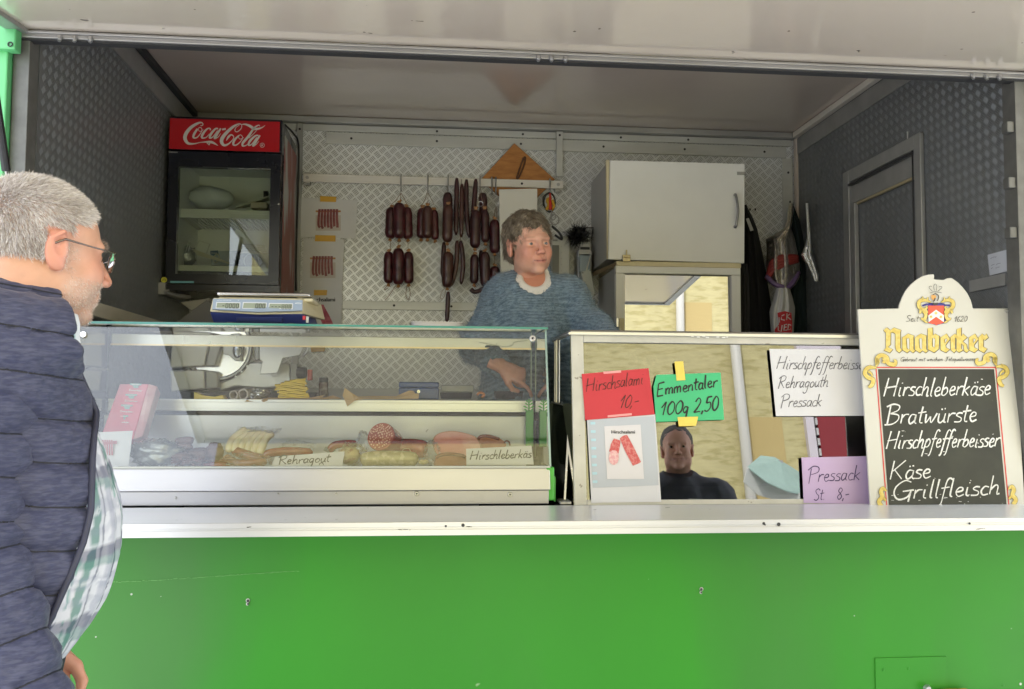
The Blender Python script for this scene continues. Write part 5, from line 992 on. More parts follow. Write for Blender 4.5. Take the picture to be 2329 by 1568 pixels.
b = MB(); a_, c_ = P(1256, 558, 4.246), P(1271, 640, 4.246); b.box(a_[0], c_[0], 4.244, 4.2495, c_[2], a_[2]); b.build('grey_window', M('unit_grey', (.13, .13, .11), .3), t)
b = MB(); a_, c_ = P(1257, 545, 4.246), P(1268, 549, 4.246); b.box(a_[0], c_[0], 4.244, 4.2495, c_[2], a_[2])
for k_ in range(7): a_ = P(1276, 560+k_*14, 4.246); b.box(a_[0], a_[0]+.004, 4.246, 4.2495, a_[2]-.002, a_[2])
b.build('scale_marks', M('unit_dark', (.25, .25, .22), .4), t, kind='stuff')
# soap dispenser and scourer
sd2 = thing('soap_dispenser', 'wall soap dispenser with grey-blue tank between the vendor and the white cupboard', 'dispenser', P(1330, 656, 4.2))
b = MB(); a_, c_ = P(1314, 570, 4.24), P(1346, 656, 4.24); b.box(a_[0], c_[0], 4.24, 4.33, c_[2], a_[2]); b.build('back_plate', m_alu_dull, sd2, bevel=.004)
b = MB(); b.hexa([P(1316, 578, 4.16), P(1346, 578, 4.16), P(1346, 578, 4.24), P(1316, 578, 4.24), P(1321, 550, 4.19), P(1341, 550, 4.19), P(1341, 550, 4.24), P(1321, 550, 4.24)]); b.build('lever_cap', MC['unit_pale'], sd2, bevel=.004)
b = MB(); a_, c_ = P(1318, 580, 4.2), P(1342, 620, 4.2); b.box(a_[0], c_[0], 4.19, 4.239, c_[2], a_[2]); b.build('tank', M('tank_blue', (.30, .36, .38), .3), sd2, bevel=.006)
b = MB(); a_, c_ = P(1320, 562, 4.155), P(1341, 568, 4.155); b.box(a_[0], c_[0], 4.154, 4.160, c_[2], a_[2]); b.build('slot', m_dark, sd2)
b = MB(); b.tube([P(1345, 575, 4.15), P(1335, 612, 4.12), P(1334, 616, 4.12)], .0035, 6); b.build('lever', MC['unit_pale'], sd2)
t = thing('control_box', 'grey plastic control box tilted below the soap dispenser', 'control box', P(1338, 680, 4.15))
q_ = [P(1322, 619, 4.12), P(1344, 612, 4.12), P(1355, 673, 4.12), P(1333, 682, 4.12)]; b = MB(); b.slab(q_, (0, .05, 0)); b.build('box_body', M('box_grey', (.42, .44, .40), .45), t, bevel=.004)
b = MB(); 
for (u, v) in ((1325.5, 621), (1342, 615), (1352, 671), (1335, 678)): b.disc(P(u, v, 4.119), (0, -1, 0), .003, .0006, 8)
b.build('box_screws', m_dark, t, kind='stuff')
b = MB(); b.tube(catmull([P(1344, 678, 4.15), P(1352, 690, 4.15), P(1356, 705, 4.15), P(1354, 715, 4.15)], 4), .003, 6); b.ring(P(1354, 705, 4.15), (0, -1, 0), .010, .002, 16, 5); b.build('cord', m_black, t)
t = thing('wire_scourer', 'black mesh scourer clump stuck in a wire handle above the dispenser', 'scourer', P(1318, 560, 4.2))
V_, F_, m__ = None, None, None
n_ = 900; dr3 = rng.normal(0, 1, (n_, 3)); dr3 /= np.linalg.norm(dr3, axis=1)[:, None]; rt = P(1315, 536, 4.19)+dr3*np.array((.046, .03, .042))*rng.uniform(.3, 1, (n_, 1)); Vs, Fs, _ = strands(rt, rng.normal(0, 1, (n_, 3)), .05, .0035, rng.normal(0, 1.5, (n_, 3)), 4, .3)
npmesh('mesh_clump', [(Vs, Fs)], M('mesh_black', (.010, .010, .011), .35), t, smooth=False, kind='stuff')
b = MB(); b.tube([P(1321, 530, 4.18), P(1326, 519, 4.18), P(1349, 518, 4.18), P(1345, 545, 4.18)], .0035, 6); b.build('wire_handle', m_black, t)
# printed pictures with tape
def psheet(label, quad, pic, tapes, Y=4.333):
    t = thing('picture_sheet', label, 'picture sheet', P(*quad[3], Y), 'taped picture sheets on the rear wall'); pr = lambda off: (lambda u, v: P(u, v, Y-off))
    b = MB(); b.slab([pr(.004)(*q_) for q_ in quad], (0, .0006, 0)); b.build('sheet', M('sheet_white', (.64, .65, .67), .5, var=.04, vs=6), t)
    if pic:
        x, y, w_, h_ = pic; b = MB(); b.poly([pr(.005)(*q_) for q_ in ((x, y+h_*.3), (x+w_, y+h_*.3), (x+w_, y+h_), (x, y+h_))]); b.build('picture_ground', M('picture_beige', (.52, .48, .45), .5), t)
        b = MB(); b.poly([pr(.006)(*q_) for q_ in ((x, y+4), (x+w_, y+4), (x+w_, y+8), (x, y+8))]); b.build('printed_stick', M('printed_wood', (.45, .22, .08), .5), t)
        for j in range(7):
            b = MB(); xa = x+w_*(.14+.115*j); pts = [(xa+1, y+1), (xa-1+j*.3, y+h_*.4), (xa-1.5+j*.6, y+h_*.75), (xa+2, y+h_*(.86+.06*math.sin(j*2.1)))]; ribbon(b, catmull(pts, 4), 5.6, pr(.0068+.0003*j)); b.build('printed_sausage', M('printed_maroon', (.20, .045, .05), .4, col2=(.28, .08, .08), vs=40), t)
    for qd in tapes: b = MB(); b.slab([pr(.009)(*q_) for q_ in qd], (0, .0004, 0)); b.build('tape', M('orange_tape', (.66, .38, .04), .4, var=.06, vs=20), t)
    return t
psheet('upper taped white sheet with a printed bundle of sausages on a stick', [(684, 449), (813, 456), (809, 543), (681, 540)], (718, 475, 57, 50), [[(728, 446), (765, 448), (764, 460), (728, 459)]])
psheet('middle taped white sheet with a printed bundle of sausages on a stick', [(690, 542), (783, 545), (778, 668), (687, 664)], (705, 582, 58, 51), [[(717, 535), (763, 536), (763, 550), (716, 549)]], 4.330)
t = psheet('lower taped sheet reading schsalami above a printed red salami', [(688, 664), (778, 666), (776, 790), (686, 790)], None, [[(714, 660), (744, 660), (743, 672), (714, 672)], [(706, 788), (740, 788), (738, 800), (708, 801)]], 4.327)
b = MB(); printed(b, 'schsalami', (716, 686), 46, lambda u, v: P(u, v, 4.322), 9, bold=.5); b.build('lettering', m_ink, t)
b = MB(); ribbon(b, catmull([(725, 694), (728, 702), (740, 725), (752, 752)], 4), np.interp(np.linspace(0, 1, 13), [0, .15, 1], [5, 21, 23]), lambda u, v: P(u, v, 4.322)); b.build('printed_salami', M('printed_magenta', (.36, .04, .09), .5, col2=(.48, .10, .15), vs=60), t)
# hook bag: small black things on the dark right side handled below
# ================================================================== white cupboard and refrigerator
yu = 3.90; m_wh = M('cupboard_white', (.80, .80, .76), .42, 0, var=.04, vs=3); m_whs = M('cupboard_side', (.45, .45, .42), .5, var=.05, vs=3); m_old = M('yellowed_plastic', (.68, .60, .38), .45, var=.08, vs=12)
cu = thing('cupboard', 'white wall cupboard with curved grey handle standing on the small refrigerator', 'cupboard', P(1530, 595, yu))
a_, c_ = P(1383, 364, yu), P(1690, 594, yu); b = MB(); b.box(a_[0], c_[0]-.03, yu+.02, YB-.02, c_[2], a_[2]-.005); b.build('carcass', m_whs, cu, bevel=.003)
b = MB(); b.slab([P(1379, 364, yu+.0), P(1386, 364, yu), P(1388, 589, yu), P(1381, 589, yu)], (0, .019, 0)); b.build('side_edge', m_old, cu)
b = MB(); b.slab([P(1388, 364.5, yu-.02), P(1694, 373, yu-.02), P(1693, 599, yu-.02), P(1384, 590, yu-.02)], (0, .018, 0)); dro = b.build('door', m_wh, cu, bevel=.002)
b = MB(); b.tube(catmull([P(1671, 444, yu-.021), P(1674, 446, yu-.04), P(1678.5, 480, yu-.045), P(1674, 514, yu-.04), P(1671, 516, yu-.021)], 6), .006, 9); b.build('handle', M('handle_grey', (.28, .28, .28), .35, .5), dro, smooth=True)
b = MB(); b.box(P(1677, 398, yu-.025)[0], P(1696, 398, yu-.025)[0], yu-.026, yu-.0205, P(1680, 401, yu)[2], P(1680, 394, yu)[2]); b.build('hinge', m_alu_dull, dro, bevel=.001)
b = MB(); b.box(P(1349, 600, yu)[0], P(1383, 600, yu)[0], yu+.02, YB-.02, P(1360, 600, yu)[2], P(1360, 594, yu)[2]) ; 
lf = thing('refrigerator', 'small white refrigerator with framed glass door mirroring the yellow house', 'refrigerator', P(1540, 800, yu))
b = MB(); b.box(P(1401, 598, yu)[0], P(1684, 598, yu)[0], yu-.01, YB-.02, P(1540, 608, yu)[2], P(1540, 597, yu)[2]); b.build('top_cover', m_old, lf, bevel=.003)
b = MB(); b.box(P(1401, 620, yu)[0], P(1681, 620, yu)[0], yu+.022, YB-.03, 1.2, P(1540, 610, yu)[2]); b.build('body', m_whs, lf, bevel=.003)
gx0_, gx1_, gz1_ = P(1419.6, 620, yu)[0], P(1661, 620, yu)[0], P(1540, 625, yu)[2]; fx0, fx1, fz1 = P(1399, 620, yu)[0], P(1682, 620, yu)[0], P(1540, 608.5, yu)[2]
b = MB()
for q_ in ((fx0, gx0_, 1.2, gz1_-.000), (gx1_, fx1, 1.2, gz1_)): b.box(q_[0], q_[1], yu-.015, yu+.02, q_[2], q_[3])
b.box(fx0, fx1, yu-.015, yu+.02, gz1_+.0005, fz1); do2 = b.build('door_frame', m_wh, lf, bevel=.003)
b = MB(); b.slab([(gx0_, yu, 1.2), (gx1_, yu, 1.2), (gx1_, yu+.012, gz1_), (gx0_, yu+.012, gz1_)], (0, .002, 0)); b.build('door_pane', glass('fridge_mirror', (.10, .11, .09), .34, 1.3, 0, 0), do2)
b = MB(); b.box(gx0_, gx1_, yu+.018, yu+.021, 1.2, gz1_); b.build('inner_liner', M('inner_dark', (.12, .13, .11), .6), lf)
b = MB(); a_ = P(1408, 724, yu-.03); c_ = P(1420, 800, yu-.03); b.box(a_[0], c_[0], yu-.032, yu-.0155, c_[2], a_[2]); b.build('handle', m_old, do2, bevel=.003)
b = MB(); a_ = P(1403, 722, yu-.03); c_ = P(1408, 745, yu-.03); b.box(a_[0]-.004, c_[0], yu-.03, yu-.0155, c_[2], a_[2]); b.build('handle_cap', m_alu, do2, bevel=.003)
t = thing('latch', 'small brass toggle latch fixed between the cupboard and the refrigerator', 'latch', P(1425, 598, yu-.03))
b = MB(); b.tube([P(1425, 569, yu-.035), P(1424.5, 592, yu-.035)], .0035, 7); b.build('latch_pin', M('latch_brass', (.45, .38, .22), .35, .7), t)
b = MB(); a_ = P(1416, 580, yu-.028); c_ = P(1433, 596, yu-.028); b.box(a_[0], c_[0], yu-.036, yu-.0215, c_[2], a_[2]); b.tube([P(1418, 585, yu-.04), P(1434, 586, yu-.04)], .004, 6); b.build('latch_plate', MC['latch_brass'], t, bevel=.002)
b = MB(); b.slab([P(1347, 620, yu+.35), P(1400, 597, yu+.0), P(1402, 604, yu), P(1350, 628, yu+.35)], (0, .01, 0)); tag(b.build('wooden_wedge', M('wedge_wood', (.30, .22, .12), .7), None), 'brown wooden strip under the left side of the white cupboard', 'strip')
# ================================================================== clothes and bags in the rear right corner
m_blackc = M('black_cloth', (.006, .006, .008), .85); m_teal = M('dark_teal_cloth', (.010, .022, .024), .9, bump=.3, bs=120)
def drape(name, label, cat, outline, Y, m, thick=.05, amp=.02, seed=0, fr=18):
    """soft hanging form from an outline: rows between left and right edges, bulged with vertical folds"""
    V = []; nu, nv = 18, len(outline)
    for j, (v, ul, ur) in enumerate(outline):
        for i in range(nu+1):
            s_ = i/nu; y_ = Y-thick*math.sin(math.pi*s_)**.6-amp*math.sin(s_*fr+seed+j*.35)*math.sin(math.pi*s_); V.append(P(ul+(ur-ul)*s_, v, y_))
    n0_ = len(V)
    for j, (v, ul, ur) in enumerate(outline):
        for i in range(nu+1): s_ = i/nu; V.append(P(ul+(ur-ul)*s_, v, Y+.004+.3*thick*math.sin(math.pi*s_)))
    F = [(j*(nu+1)+i, j*(nu+1)+i+1, (j+1)*(nu+1)+i+1, (j+1)*(nu+1)+i) for j in range(nv-1) for i in range(nu)]; F += [tuple(n0_+x for x in f[::-1]) for f in F]
    b = MB(); b.add(V, F); return tag(b.build(name, m, None, smooth=True), label, cat)
coat_ = drape('coat', 'black coat hanging on the wall beside the white cupboard', 'coat', [(466, 1690, 1698), (480, 1688, 1704), (495, 1686, 1712), (520, 1686, 1722), (560, 1686, 1731), (600, 1686, 1739), (650, 1684, 1747), (700, 1682, 1755), (760, 1680, 1764), (840, 1678, 1768)], 4.22, m_blackc, .10, .02)
b = MB(); b.slab([P(1697, 498, 4.105), P(1703, 496, 4.1), P(1714, 524, 4.1), P(1707, 526, 4.105)], (0, .003, 0)); b.build('shoulder_stripe', M('stripe_white', (.55, .55, .56), .7), coat_)
drape('jacket', 'dark teal garment hanging behind the carrier bags in the corner', 'jacket', [(470, 1794, 1806), (500, 1795, 1818), (540, 1798, 1828), (600, 1796, 1838), (680, 1790, 1850), (760, 1786, 1856), (850, 1784, 1858)], 4.26, m_teal, .06, .012, 2)
drape('dark_garment', 'dark grey garment low behind the refrigerator side', 'garment', [(600, 1684, 1700), (640, 1684, 1704), (700, 1684, 1706), (790, 1684, 1706)], 4.12, M('dark_grey_cloth', (.05, .05, .055), .9), .03, .01)
drape('carrier_bag', 'translucent carrier bag holding red sausage rings hanging in the corner', 'bag', [(462, 1796, 1803), (480, 1791, 1806), (500, 1790, 1802), (520, 1784, 1800), (545, 1742, 1808), (570, 1744, 1813), (600, 1742, 1819), (630, 1745, 1819), (648, 1756, 1810), (660, 1776, 1796)], 4.14, glass('bag_film', (.62, .58, .52), .16, 1.6, .3, .8, (.75, .7, .62)), .06, .01, 1)
t = thing('sausage_ring', 'red sausage rings inside the translucent carrier bag', 'sausage', P(1780, 650, 4.12))
for k_ in range(4):
    b = MB(); b.tube(catmull([P(1744+k_*2, 636-k_*7, 4.13), P(1760, 616-k_*8, 4.10), P(1785, 602-k_*6, 4.09), P(1813, 594-k_*3, 4.12)], 5), .013, 10); b.build('sausage', M('ring_red', (.26, .035, .03), .45), t, smooth=True)
b = MB(); b.tube(catmull([P(1743, 628, 4.12), P(1765, 648, 4.09), P(1795, 652, 4.09), P(1816, 620, 4.12)], 5), [.012]*16, 10); b.build('violet_wrap', M('violet_wrap', (.16, .10, .22), .3, bump=.8, bs=60), t, smooth=True)
bg2 = drape('carrier_bag', 'white and red printed carrier bag hanging lowest in the corner', 'bag', [(655, 1766, 1796), (675, 1760, 1802), (700, 1752, 1808), (710, 1750, 1808), (740, 1752, 1806), (790, 1756, 1804), (830, 1760, 1800)], 4.10, M('bag_white', (.60, .60, .60), .5, bump=.7, bs=24), .05, .014, 3, 22)
# red print wraps the bag front
def on_bag(u, v): return P(u, v, 4.035-.004*math.sin(u*.3))
b = MB(); b.poly([on_bag(*q_) for q_ in ((1768, 712), (1785, 708), (1800, 712), (1802, 735), (1800, 790), (1764, 795), (1762, 750), (1772, 738))]); pr_ = b.build('red_print', M('bag_red', (.55, .02, .03), .5), bg2)
b = MB(); ob = lambda u, v: P(u, v, 4.031-.004*math.sin(u*.3))
for pth in ([(1772, 722), (1773, 734)], [(1784, 716), (1777, 719), (1777, 727), (1785, 729)], [(1790, 713), (1789, 728)], [(1797, 714), (1790, 720), (1799, 728)], [(1770, 742), (1770, 752), (1777, 754), (1779, 740)], [(1790, 738), (1784, 739), (1783, 752), (1790, 751)], [(1784, 745), (1789, 744)], [(1793, 738), (1792, 751), (1798, 749), (1796, 744), (1793, 744)], [(1796, 744), (1799, 740), (1793, 738)]): ribbon(b, pth, 2.2, ob)
b.build('bag_lettering', M('letter_white', (.7, .7, .7), .5), bg2, kind='stuff')
drape('plastic_film', 'twisted clear plastic film strip hanging on the right wall hook', 'film', [(462, 1832, 1838), (500, 1834, 1841), (540, 1836, 1844), (560, 1830, 1846), (580, 1822, 1848), (600, 1834, 1855), (625, 1846, 1862), (640, 1852, 1862)], 4.05, glass('film', (.60, .62, .60), .22, 2, .3, .8), .02, .006, 4)
h = MB()
for u, v, Y_ in ((1797, 461, 4.32), (1835, 463, 4.1), (1706, 478, 4.33), (1718, 478, 4.33)):
    b = MB(); b.tube([P(u, v, Y_), P(u, v, Y_-.03), P(u, v-3, Y_-.035)], .004, 6); tag(b.build('coat_hook', m_black, None), {1797: 'black hook holding the carrier bags', 1835: 'black hook on the right wall holding the plastic film', 1706: 'black hook nearer the cupboard on the rear wall', 1718: 'tiny black hook right of the one nearest the cupboard'}[u], 'hook')
# note on the right wall
t = thing('wall_note', 'white handwritten note on the right wall above the beam', 'note', PX(2285, 615, XR-.004))
w1 = lambda off: (lambda u, v: PX(u, v, XR-.004-off)); b = MB(); b.slab([w1(0)(*q_) for q_ in ((2246, 580), (2317, 561), (2319, 610), (2251, 627))], (.001, 0, 0)); b.build('sheet', M('note_white', (.50, .52, .56), .6), t)
b = MB(); random.seed(8)
for (u, v, l_) in ((2252, 588, 16), (2254, 604, 10), (2266, 602, 12), (2254, 611, 6), (2264, 610, 12)):
    ribbon(b, [(u+k_, v-k_*.27+random.uniform(-1.2, 1.2)) for k_ in range(0, l_, 2)], .8, w1(.002))
b.build('handwriting', M('note_ink', (.08, .09, .14), .6), t, kind='stuff')
# ================================================================== slicer behind the case
m_sl = M('slicer_metal', (.60, .60, .60), .34, .65, var=.06, vs=5, rvar=.06); m_sl2 = M('slicer_dull', (.30, .30, .28), .45, .6); YSL = 3.38
sl_ = thing('meat_slicer', 'grey metal meat slicer with round blade standing behind the glass case', 'slicer', P(560, 900, 3.5))
zbm = P(600, 905, 3.25)[2]
def sp2(q_, Y, d=(0, .14, 0), m=m_sl, n='housing', bev=.006, par=None): b = MB(); b.slab([P(u, v, Y) for u, v in q_], d); return b.build(n, m, par or sl_, bevel=bev)
sp2([(392, 752), (482, 756), (474, 786), (464, 834), (385, 838)], YSL, m=M('slicer_side', (.46, .46, .44), .4, .5), n='upper_housing')
sp2([(483, 757), (505, 762), (503, 786), (489, 834), (466, 834), (475, 786)], YSL+.003, m=m_sl2, n='upper_housing_bevel')
sp2([(385, 843), (464, 841), (466, 886), (388, 892)], YSL, m=MC['slicer_side'], n='lower_housing'); sp2([(466, 842), (489, 845), (496, 850), (496, 884), (468, 886)], YSL+.003, m=m_sl2, n='lower_housing_bevel')
cB = P(497, 790, YSL+.05)
b = MB(); b.disc(cB, (0, -1, 0), .118, .006, 48, .114); bl = b.build('blade', M('blade_steel', (.55, .55, .56), .22, .95), sl_)
b = MB(); b.ring(cB+np.array((0, -.008, 0)), (0, -1, 0), .122, .0085, 64, 8); b.build('blade_guard', M('guard_metal', (.42, .42, .41), .3, .8), sl_, smooth=True)
b = MB(); b.ring(cB+np.array((0, -.014, 0)), (0, -1, 0), .128, .0028, 64, 6); b.build('guard_rim', m_dark, sl_)
for (u, v) in ((563, 833), (550, 846), (537, 857)): b = MB(); b.disc(P(u, v, YSL+.02), (0, -1, 0), .004, .004, 10); b.build('guard_screw', m_rivet, sl_)
b = MB(); b.slab([P(u, v, YSL+.02) for u, v in ((507, 788), (525, 760), (545, 758), (551, 790), (548, 822), (534, 821), (520, 808), (508, 806))], (0, .015, 0)); b.build('sharpener_arm', MC['slicer_side'], sl_, bevel=.003)
b = MB(); b.ell(P(540, 798, YSL+.012), (.018, .004, .028), 18, 8); b.build('sharpener_lens', M('lens_dark', (.25, .26, .28), .2, .8), sl_, smooth=True)
sp2([(546, 828), (580, 824), (650, 826), (660, 830), (662, 878), (600, 884), (534, 880), (500, 890), (496, 872), (520, 862), (545, 848)], YSL+.05, (0, .2, 0), M('slicer_white', (.66, .66, .65), .38, .4, var=.04, vs=5), 'body', .006)
sp2([(590, 765), (699, 765), (692, 790), (682, 808), (643, 815), (631, 849), (590, 852), (597, 822), (590, 818)], YSL-.03, (0, .008, 0), M('carriage_white', (.68, .68, .68), .35, .45, var=.04, vs=6), 'carriage_plate', .002)
sp2([(578, 765), (589, 765), (589, 818), (580, 819)], YSL-.025, (0, .03, 0), m_sl2, 'carriage_side', .002)
b = MB(); b.tube([P(704, 770, YSL-.03), P(698, 800, YSL-.03), P(688, 812, YSL-.03)], .005, 8); b.build('carriage_handle', m_alu, sl_, smooth=True)
sp2([(660, 826), (676, 828), (676, 868), (662, 870)], YSL+.02, (0, .1, 0), M('dial_plate', (.36, .36, .33), .5), 'dial_plate', .003)
b = MB(); b.tube([P(675, 848, YSL+.04), P(697, 849, YSL+.04)], [.024, .022], 18); b.build('dial_knob', m_black, sl_, bevel=.002)
sp2([(699, 841), (709, 841), (709, 865), (699, 866)], YSL+.02, (0, .03, 0), M('slicer_red', (.50, .06, .03), .4), 'red_switch', .002)
b = MB(); p0_, p1_ = P(405, 886, 3.30), P(720, 905, 3.30); b.box(p0_[0], p1_[0], 3.30, 3.7, p1_[2]-.02, p0_[2]-.008); b.build('foot_plate', m_black, sl_)
# work surface behind the cases
b = MB(); b.box(XL+.02, P(1230, 900, 3.3)[0], 3.12, 4.30, sz1-.05, sz1-.012); wt = b.build('work_top', M('worktop_grey', (.22, .22, .21), .4, .3), tr)
# ---- things on the rear shelf of the case
zsf = sz1+.001; YS = 3.11
b = MB(); b.slab([P(441, 892, YS), P(460, 900, YS), P(485, 903, YS), P(505, 899, YS), P(511, 908, YS), P(441, 909, YS)], (0, .05, 0)); tag(b.build('cheese_wedge', M('cheese_yellow', (.78, .60, .12), .45, var=.05, vs=10), None, bevel=.002), 'yellow curved cheese piece on the case shelf left of the two pipes', 'cheese')
for (u, v, r_, l_) in ((531, 899, .0165, 'smaller pale tube end left of the larger one on the case shelf'), (553, 897, .0195, 'larger pale tube end beside the crumpled foil on the case shelf')):
    t = thing('tube', l_, 'tube', P(u, 908, YS)); c_ = P(u, v, YS-.01)
    b = MB(); n = 24; V = []; ax = nrm((.30, 1, 0)); sx_ = np.cross(ax, (0, 0, 1))
    for (rr, dd) in ((r_, 0), (r_, .16), (r_*.72, .16), (r_*.72, 0)):
        for k in range(n): th_ = 2*math.pi*k/n; V.append(c_+ax*dd+(sx_*math.cos(th_)+np.array((0, 0, 1))*math.sin(th_))*rr)
    b.add(V, [(i*n+k, i*n+(k+1) % n, ((i+1) % 4)*n+(k+1) % n, ((i+1) % 4)*n+k) for i in range(4) for k in range(n)]); b.build('tube_wall', M('tube_pale', (.50, .45, .40), .6), t)
    b = MB(); b.disc(c_+ax*.06, ax, r_*.71, .002, 20); b.build('tube_plug', M('tube_inner', (.10, .08, .07), .8), t)
def crumple(mb, c, r, n=22, m=16, amp=.3, seed=0, fq=4):
    V = []
    for i in range(m+1):
        ph = math.pi*i/m
        for k in range(n): th_ = 2*math.pi*k/n; V.append((math.sin(ph)*math.cos(th_), math.sin(ph)*math.sin(th_), math.cos(ph)))
    V = np.array(V); rr = np.random.default_rng(seed); V = V*(1+amp*n3(V, fq, seed)[:, None]+rr.normal(0, amp*.16, (len(V), 1))); mb.add(V*np.array(r)+np.array(c), [(i*n+k, (i+1)*n+k, (i+1)*n+(k+1) % n, i*n+(k+1) % n) for i in range(m) for k in range(n)])
b = MB(); crumple(b, P(584, 897, YS+.02), (.032, .03, .018), seed=3); tag(b.build('foil', M('foil', (.6, .6, .6), .28, .95), None), 'crumpled aluminium foil lump on the shelf beside the yellow slices', 'foil')
yst = thing('cloth_stack', 'stack of bright yellow folded cloths on brown paper on the case shelf', 'cloths', P(655, 905, YS))
for k_ in range(12):
    t_ = k_/11; b = MB(); ul, ur = 633-t_*2+random.uniform(-3, 3)-(6 if k_ > 4 and k_ < 9 else 0), 702-t_*10+random.uniform(-4, 4); v = 905-k_*3.35; V = []; nu = 12
    if k_ >= 9: ul += (k_-8)*9
    for (yy, dv) in ((YS-.02, 0), (YS+.09, -2.0)):
        for s_ in range(nu+1): uu = ul+(ur-ul)*s_/nu; V.append(P(uu, v+dv-k_*.03*s_+.45*math.sin(s_*.9+k_*1.7), yy))
    b.add(V, [(i, i+1, nu+2+i, nu+1+i) for i in range(nu)]); V2 = np.array(V)+np.array((0, 0, .0038)); b.add(V2, [(i, nu+1+i, nu+2+i, i+1) for i in range(nu)])
    b.add(np.vstack([V[:nu+1], V2[:nu+1]]), [(i, nu+1+i, nu+2+i, i+1) for i in range(nu)]); b.add(np.vstack([V[0:1], V[nu+1:nu+2], V2[nu+1:nu+2], V2[0:1]]), [(0, 1, 2, 3)]); b.add(np.vstack([V[nu:nu+1], V[2*nu+1:2*nu+2], V2[2*nu+1:2*nu+2], V2[nu:nu+1]]), [(0, 1, 2, 3)])
    b.build('cloth', M('cloth_yellow', (.82, .58, .05), .7, var=.10, vs=30, bump=.3, bs=200), yst)
t = thing('spice_jar', 'small spice jar with black lid behind the case shelf right of the yellow cloths', 'jar', P(736, 907, 3.25))
b = MB(); b.tube([P(736, 907, 3.25), P(736, 872, 3.25), P(736, 870, 3.25)], [.017, .017, .015], 16); b.build('jar_body', M('jar_brown', (.18, .12, .09), .15, col2=(.35, .30, .26), vs=50, coat=.5), t, smooth=True)
b = MB(); b.tube([P(736, 870, 3.25), P(736, 859, 3.25)], .0155, 16); b.build('lid', m_black, t)
m_kraft = M('kraft_paper', (.46, .29, .13), .75, var=.12, vs=14, bump=.3, bs=30)
b = MB(); b.slab([P(563, 912, YS-.03), P(600, 908, YS-.03), P(700, 908, YS-.03), P(752, 908, YS-.03), P(758, 905, YS+.08), P(590, 905, YS+.08)], (0, 0, .0015)); b.slab([P(556, 914, YS-.045), P(566, 908, YS-.03), P(602, 909, YS-.03), P(570, 914, YS-.035)], (0, .001, .001)); b.slab([P(594, 912, YS-.045), P(606, 907, YS-.03), P(615, 909, YS-.03), P(600, 915, YS-.04)], (0, .001, .001))
b.slab([P(700, 906, YS), P(737, 899, YS), P(729, 906, YS)], (0, .03, .001)); b.slab([P(732, 907, YS-.02), P(756, 900, YS), P(776, 908, YS-.01)], (0, .02, .001))
tag(b.build('wrapping_paper', m_kraft, None), 'dark brown wrapping paper spread under the yellow cloths on the shelf', 'paper', None)['kind'] = 'thing'
b = MB(); b.slab([P(784, 882, YS-.03), P(800, 894, YS-.035), P(815, 903, YS-.03), P(830, 907, YS-.04), P(806, 912, YS-.045), P(790, 925, YS-.05), P(783, 908, YS-.045), P(779, 900, YS-.035)], (0, .0012, 0)); b.slab([P(812, 903, YS-.02), P(850, 901, YS), P(900, 902, YS), P(930, 889, YS), P(940, 890, YS), P(944, 896, YS-.01), P(953, 896, YS-.01), P(952, 907, YS-.02), P(900, 908, YS-.02), P(820, 908, YS-.03)], (0, .03, .001))
tag(b.build('paper_bag', M('kraft_bag', (.58, .40, .20), .7, var=.08, vs=12, bump=.3, bs=25), None), 'folded light brown paper bags on the shelf in front of the cash box', 'paper bag')
t = thing('cash_box', 'blue metal cash box with round lock on the shelf behind the case', 'cash box', P(950, 908, 3.2))
a_, c_ = P(907, 869, 3.18), P(998, 909, 3.18); b = MB(); zl = P(950, 882, 3.18)[2]; b.box(a_[0], c_[0], 3.18, 3.30, c_[2], zl-.001); b.build('box_body', M('box_blue', (.025, .07, .24), .35, coat=.2), t, bevel=.004)
b = MB(); b.box(a_[0], c_[0], 3.179, 3.30, zl, a_[2]); b.build('lid', MC['box_blue'], t, bevel=.005, seg=3)
b = MB(); b.disc(P(952, 891, 3.178), (0, -1, 0), .0055, .002, 16); lk_ = b.build('lock', MC['clamp_chrome'], t)
b = MB(); b.box(P(951.4, 890, 3.17)[0], P(952.6, 890, 3.17)[0], 3.1752, 3.176, P(952, 893, 3.17)[2], P(952, 889, 3.17)[2]); b.build('key_slot', m_dark, lk_)
for (u0, u1, v0, l_) in ((1001, 1074, 893, 'long low black tray right of the blue cash box'), (1125, 1190, 890, 'short black tray in front of the vendor sweater')):
    a_, c_ = P(u0, v0, 3.16), P(u1, 908, 3.16); b = MB(); b.hexa([(a_[0]+.004, 3.16, c_[2]), (c_[0]-.004, 3.16, c_[2]), (c_[0]-.004, 3.22, c_[2]), (a_[0]+.004, 3.22, c_[2]), (a_[0], 3.15, a_[2]), (c_[0], 3.15, a_[2]), (c_[0], 3.23, a_[2]), (a_[0], 3.23, a_[2])]); tag(b.build('black_tray', m_black, None, bevel=.002), l_, 'tray')
b = MB(); b.tube(catmull([P(1085, 899, 3.15), P(1090, 894, 3.15), P(1098, 895, 3.15), P(1101, 900, 3.15), P(1095, 904, 3.15)], 3), .005, 8); tag(b.build('bread_crust', M('orange_bit', (.55, .20, .06), .6), None, smooth=True), 'small orange brown curl on the shelf between the two black trays', 'snack')
b = MB(); a_, c_ = P(1003, 876, 3.5), P(1078, 893, 3.5); b.box(a_[0], c_[0], 3.5, 3.6, c_[2], a_[2]); tag(b.build('knife_tray', m_alu_dull, None, bevel=.003), 'grey metal strip tray behind the black tray at the rear', 'tray')

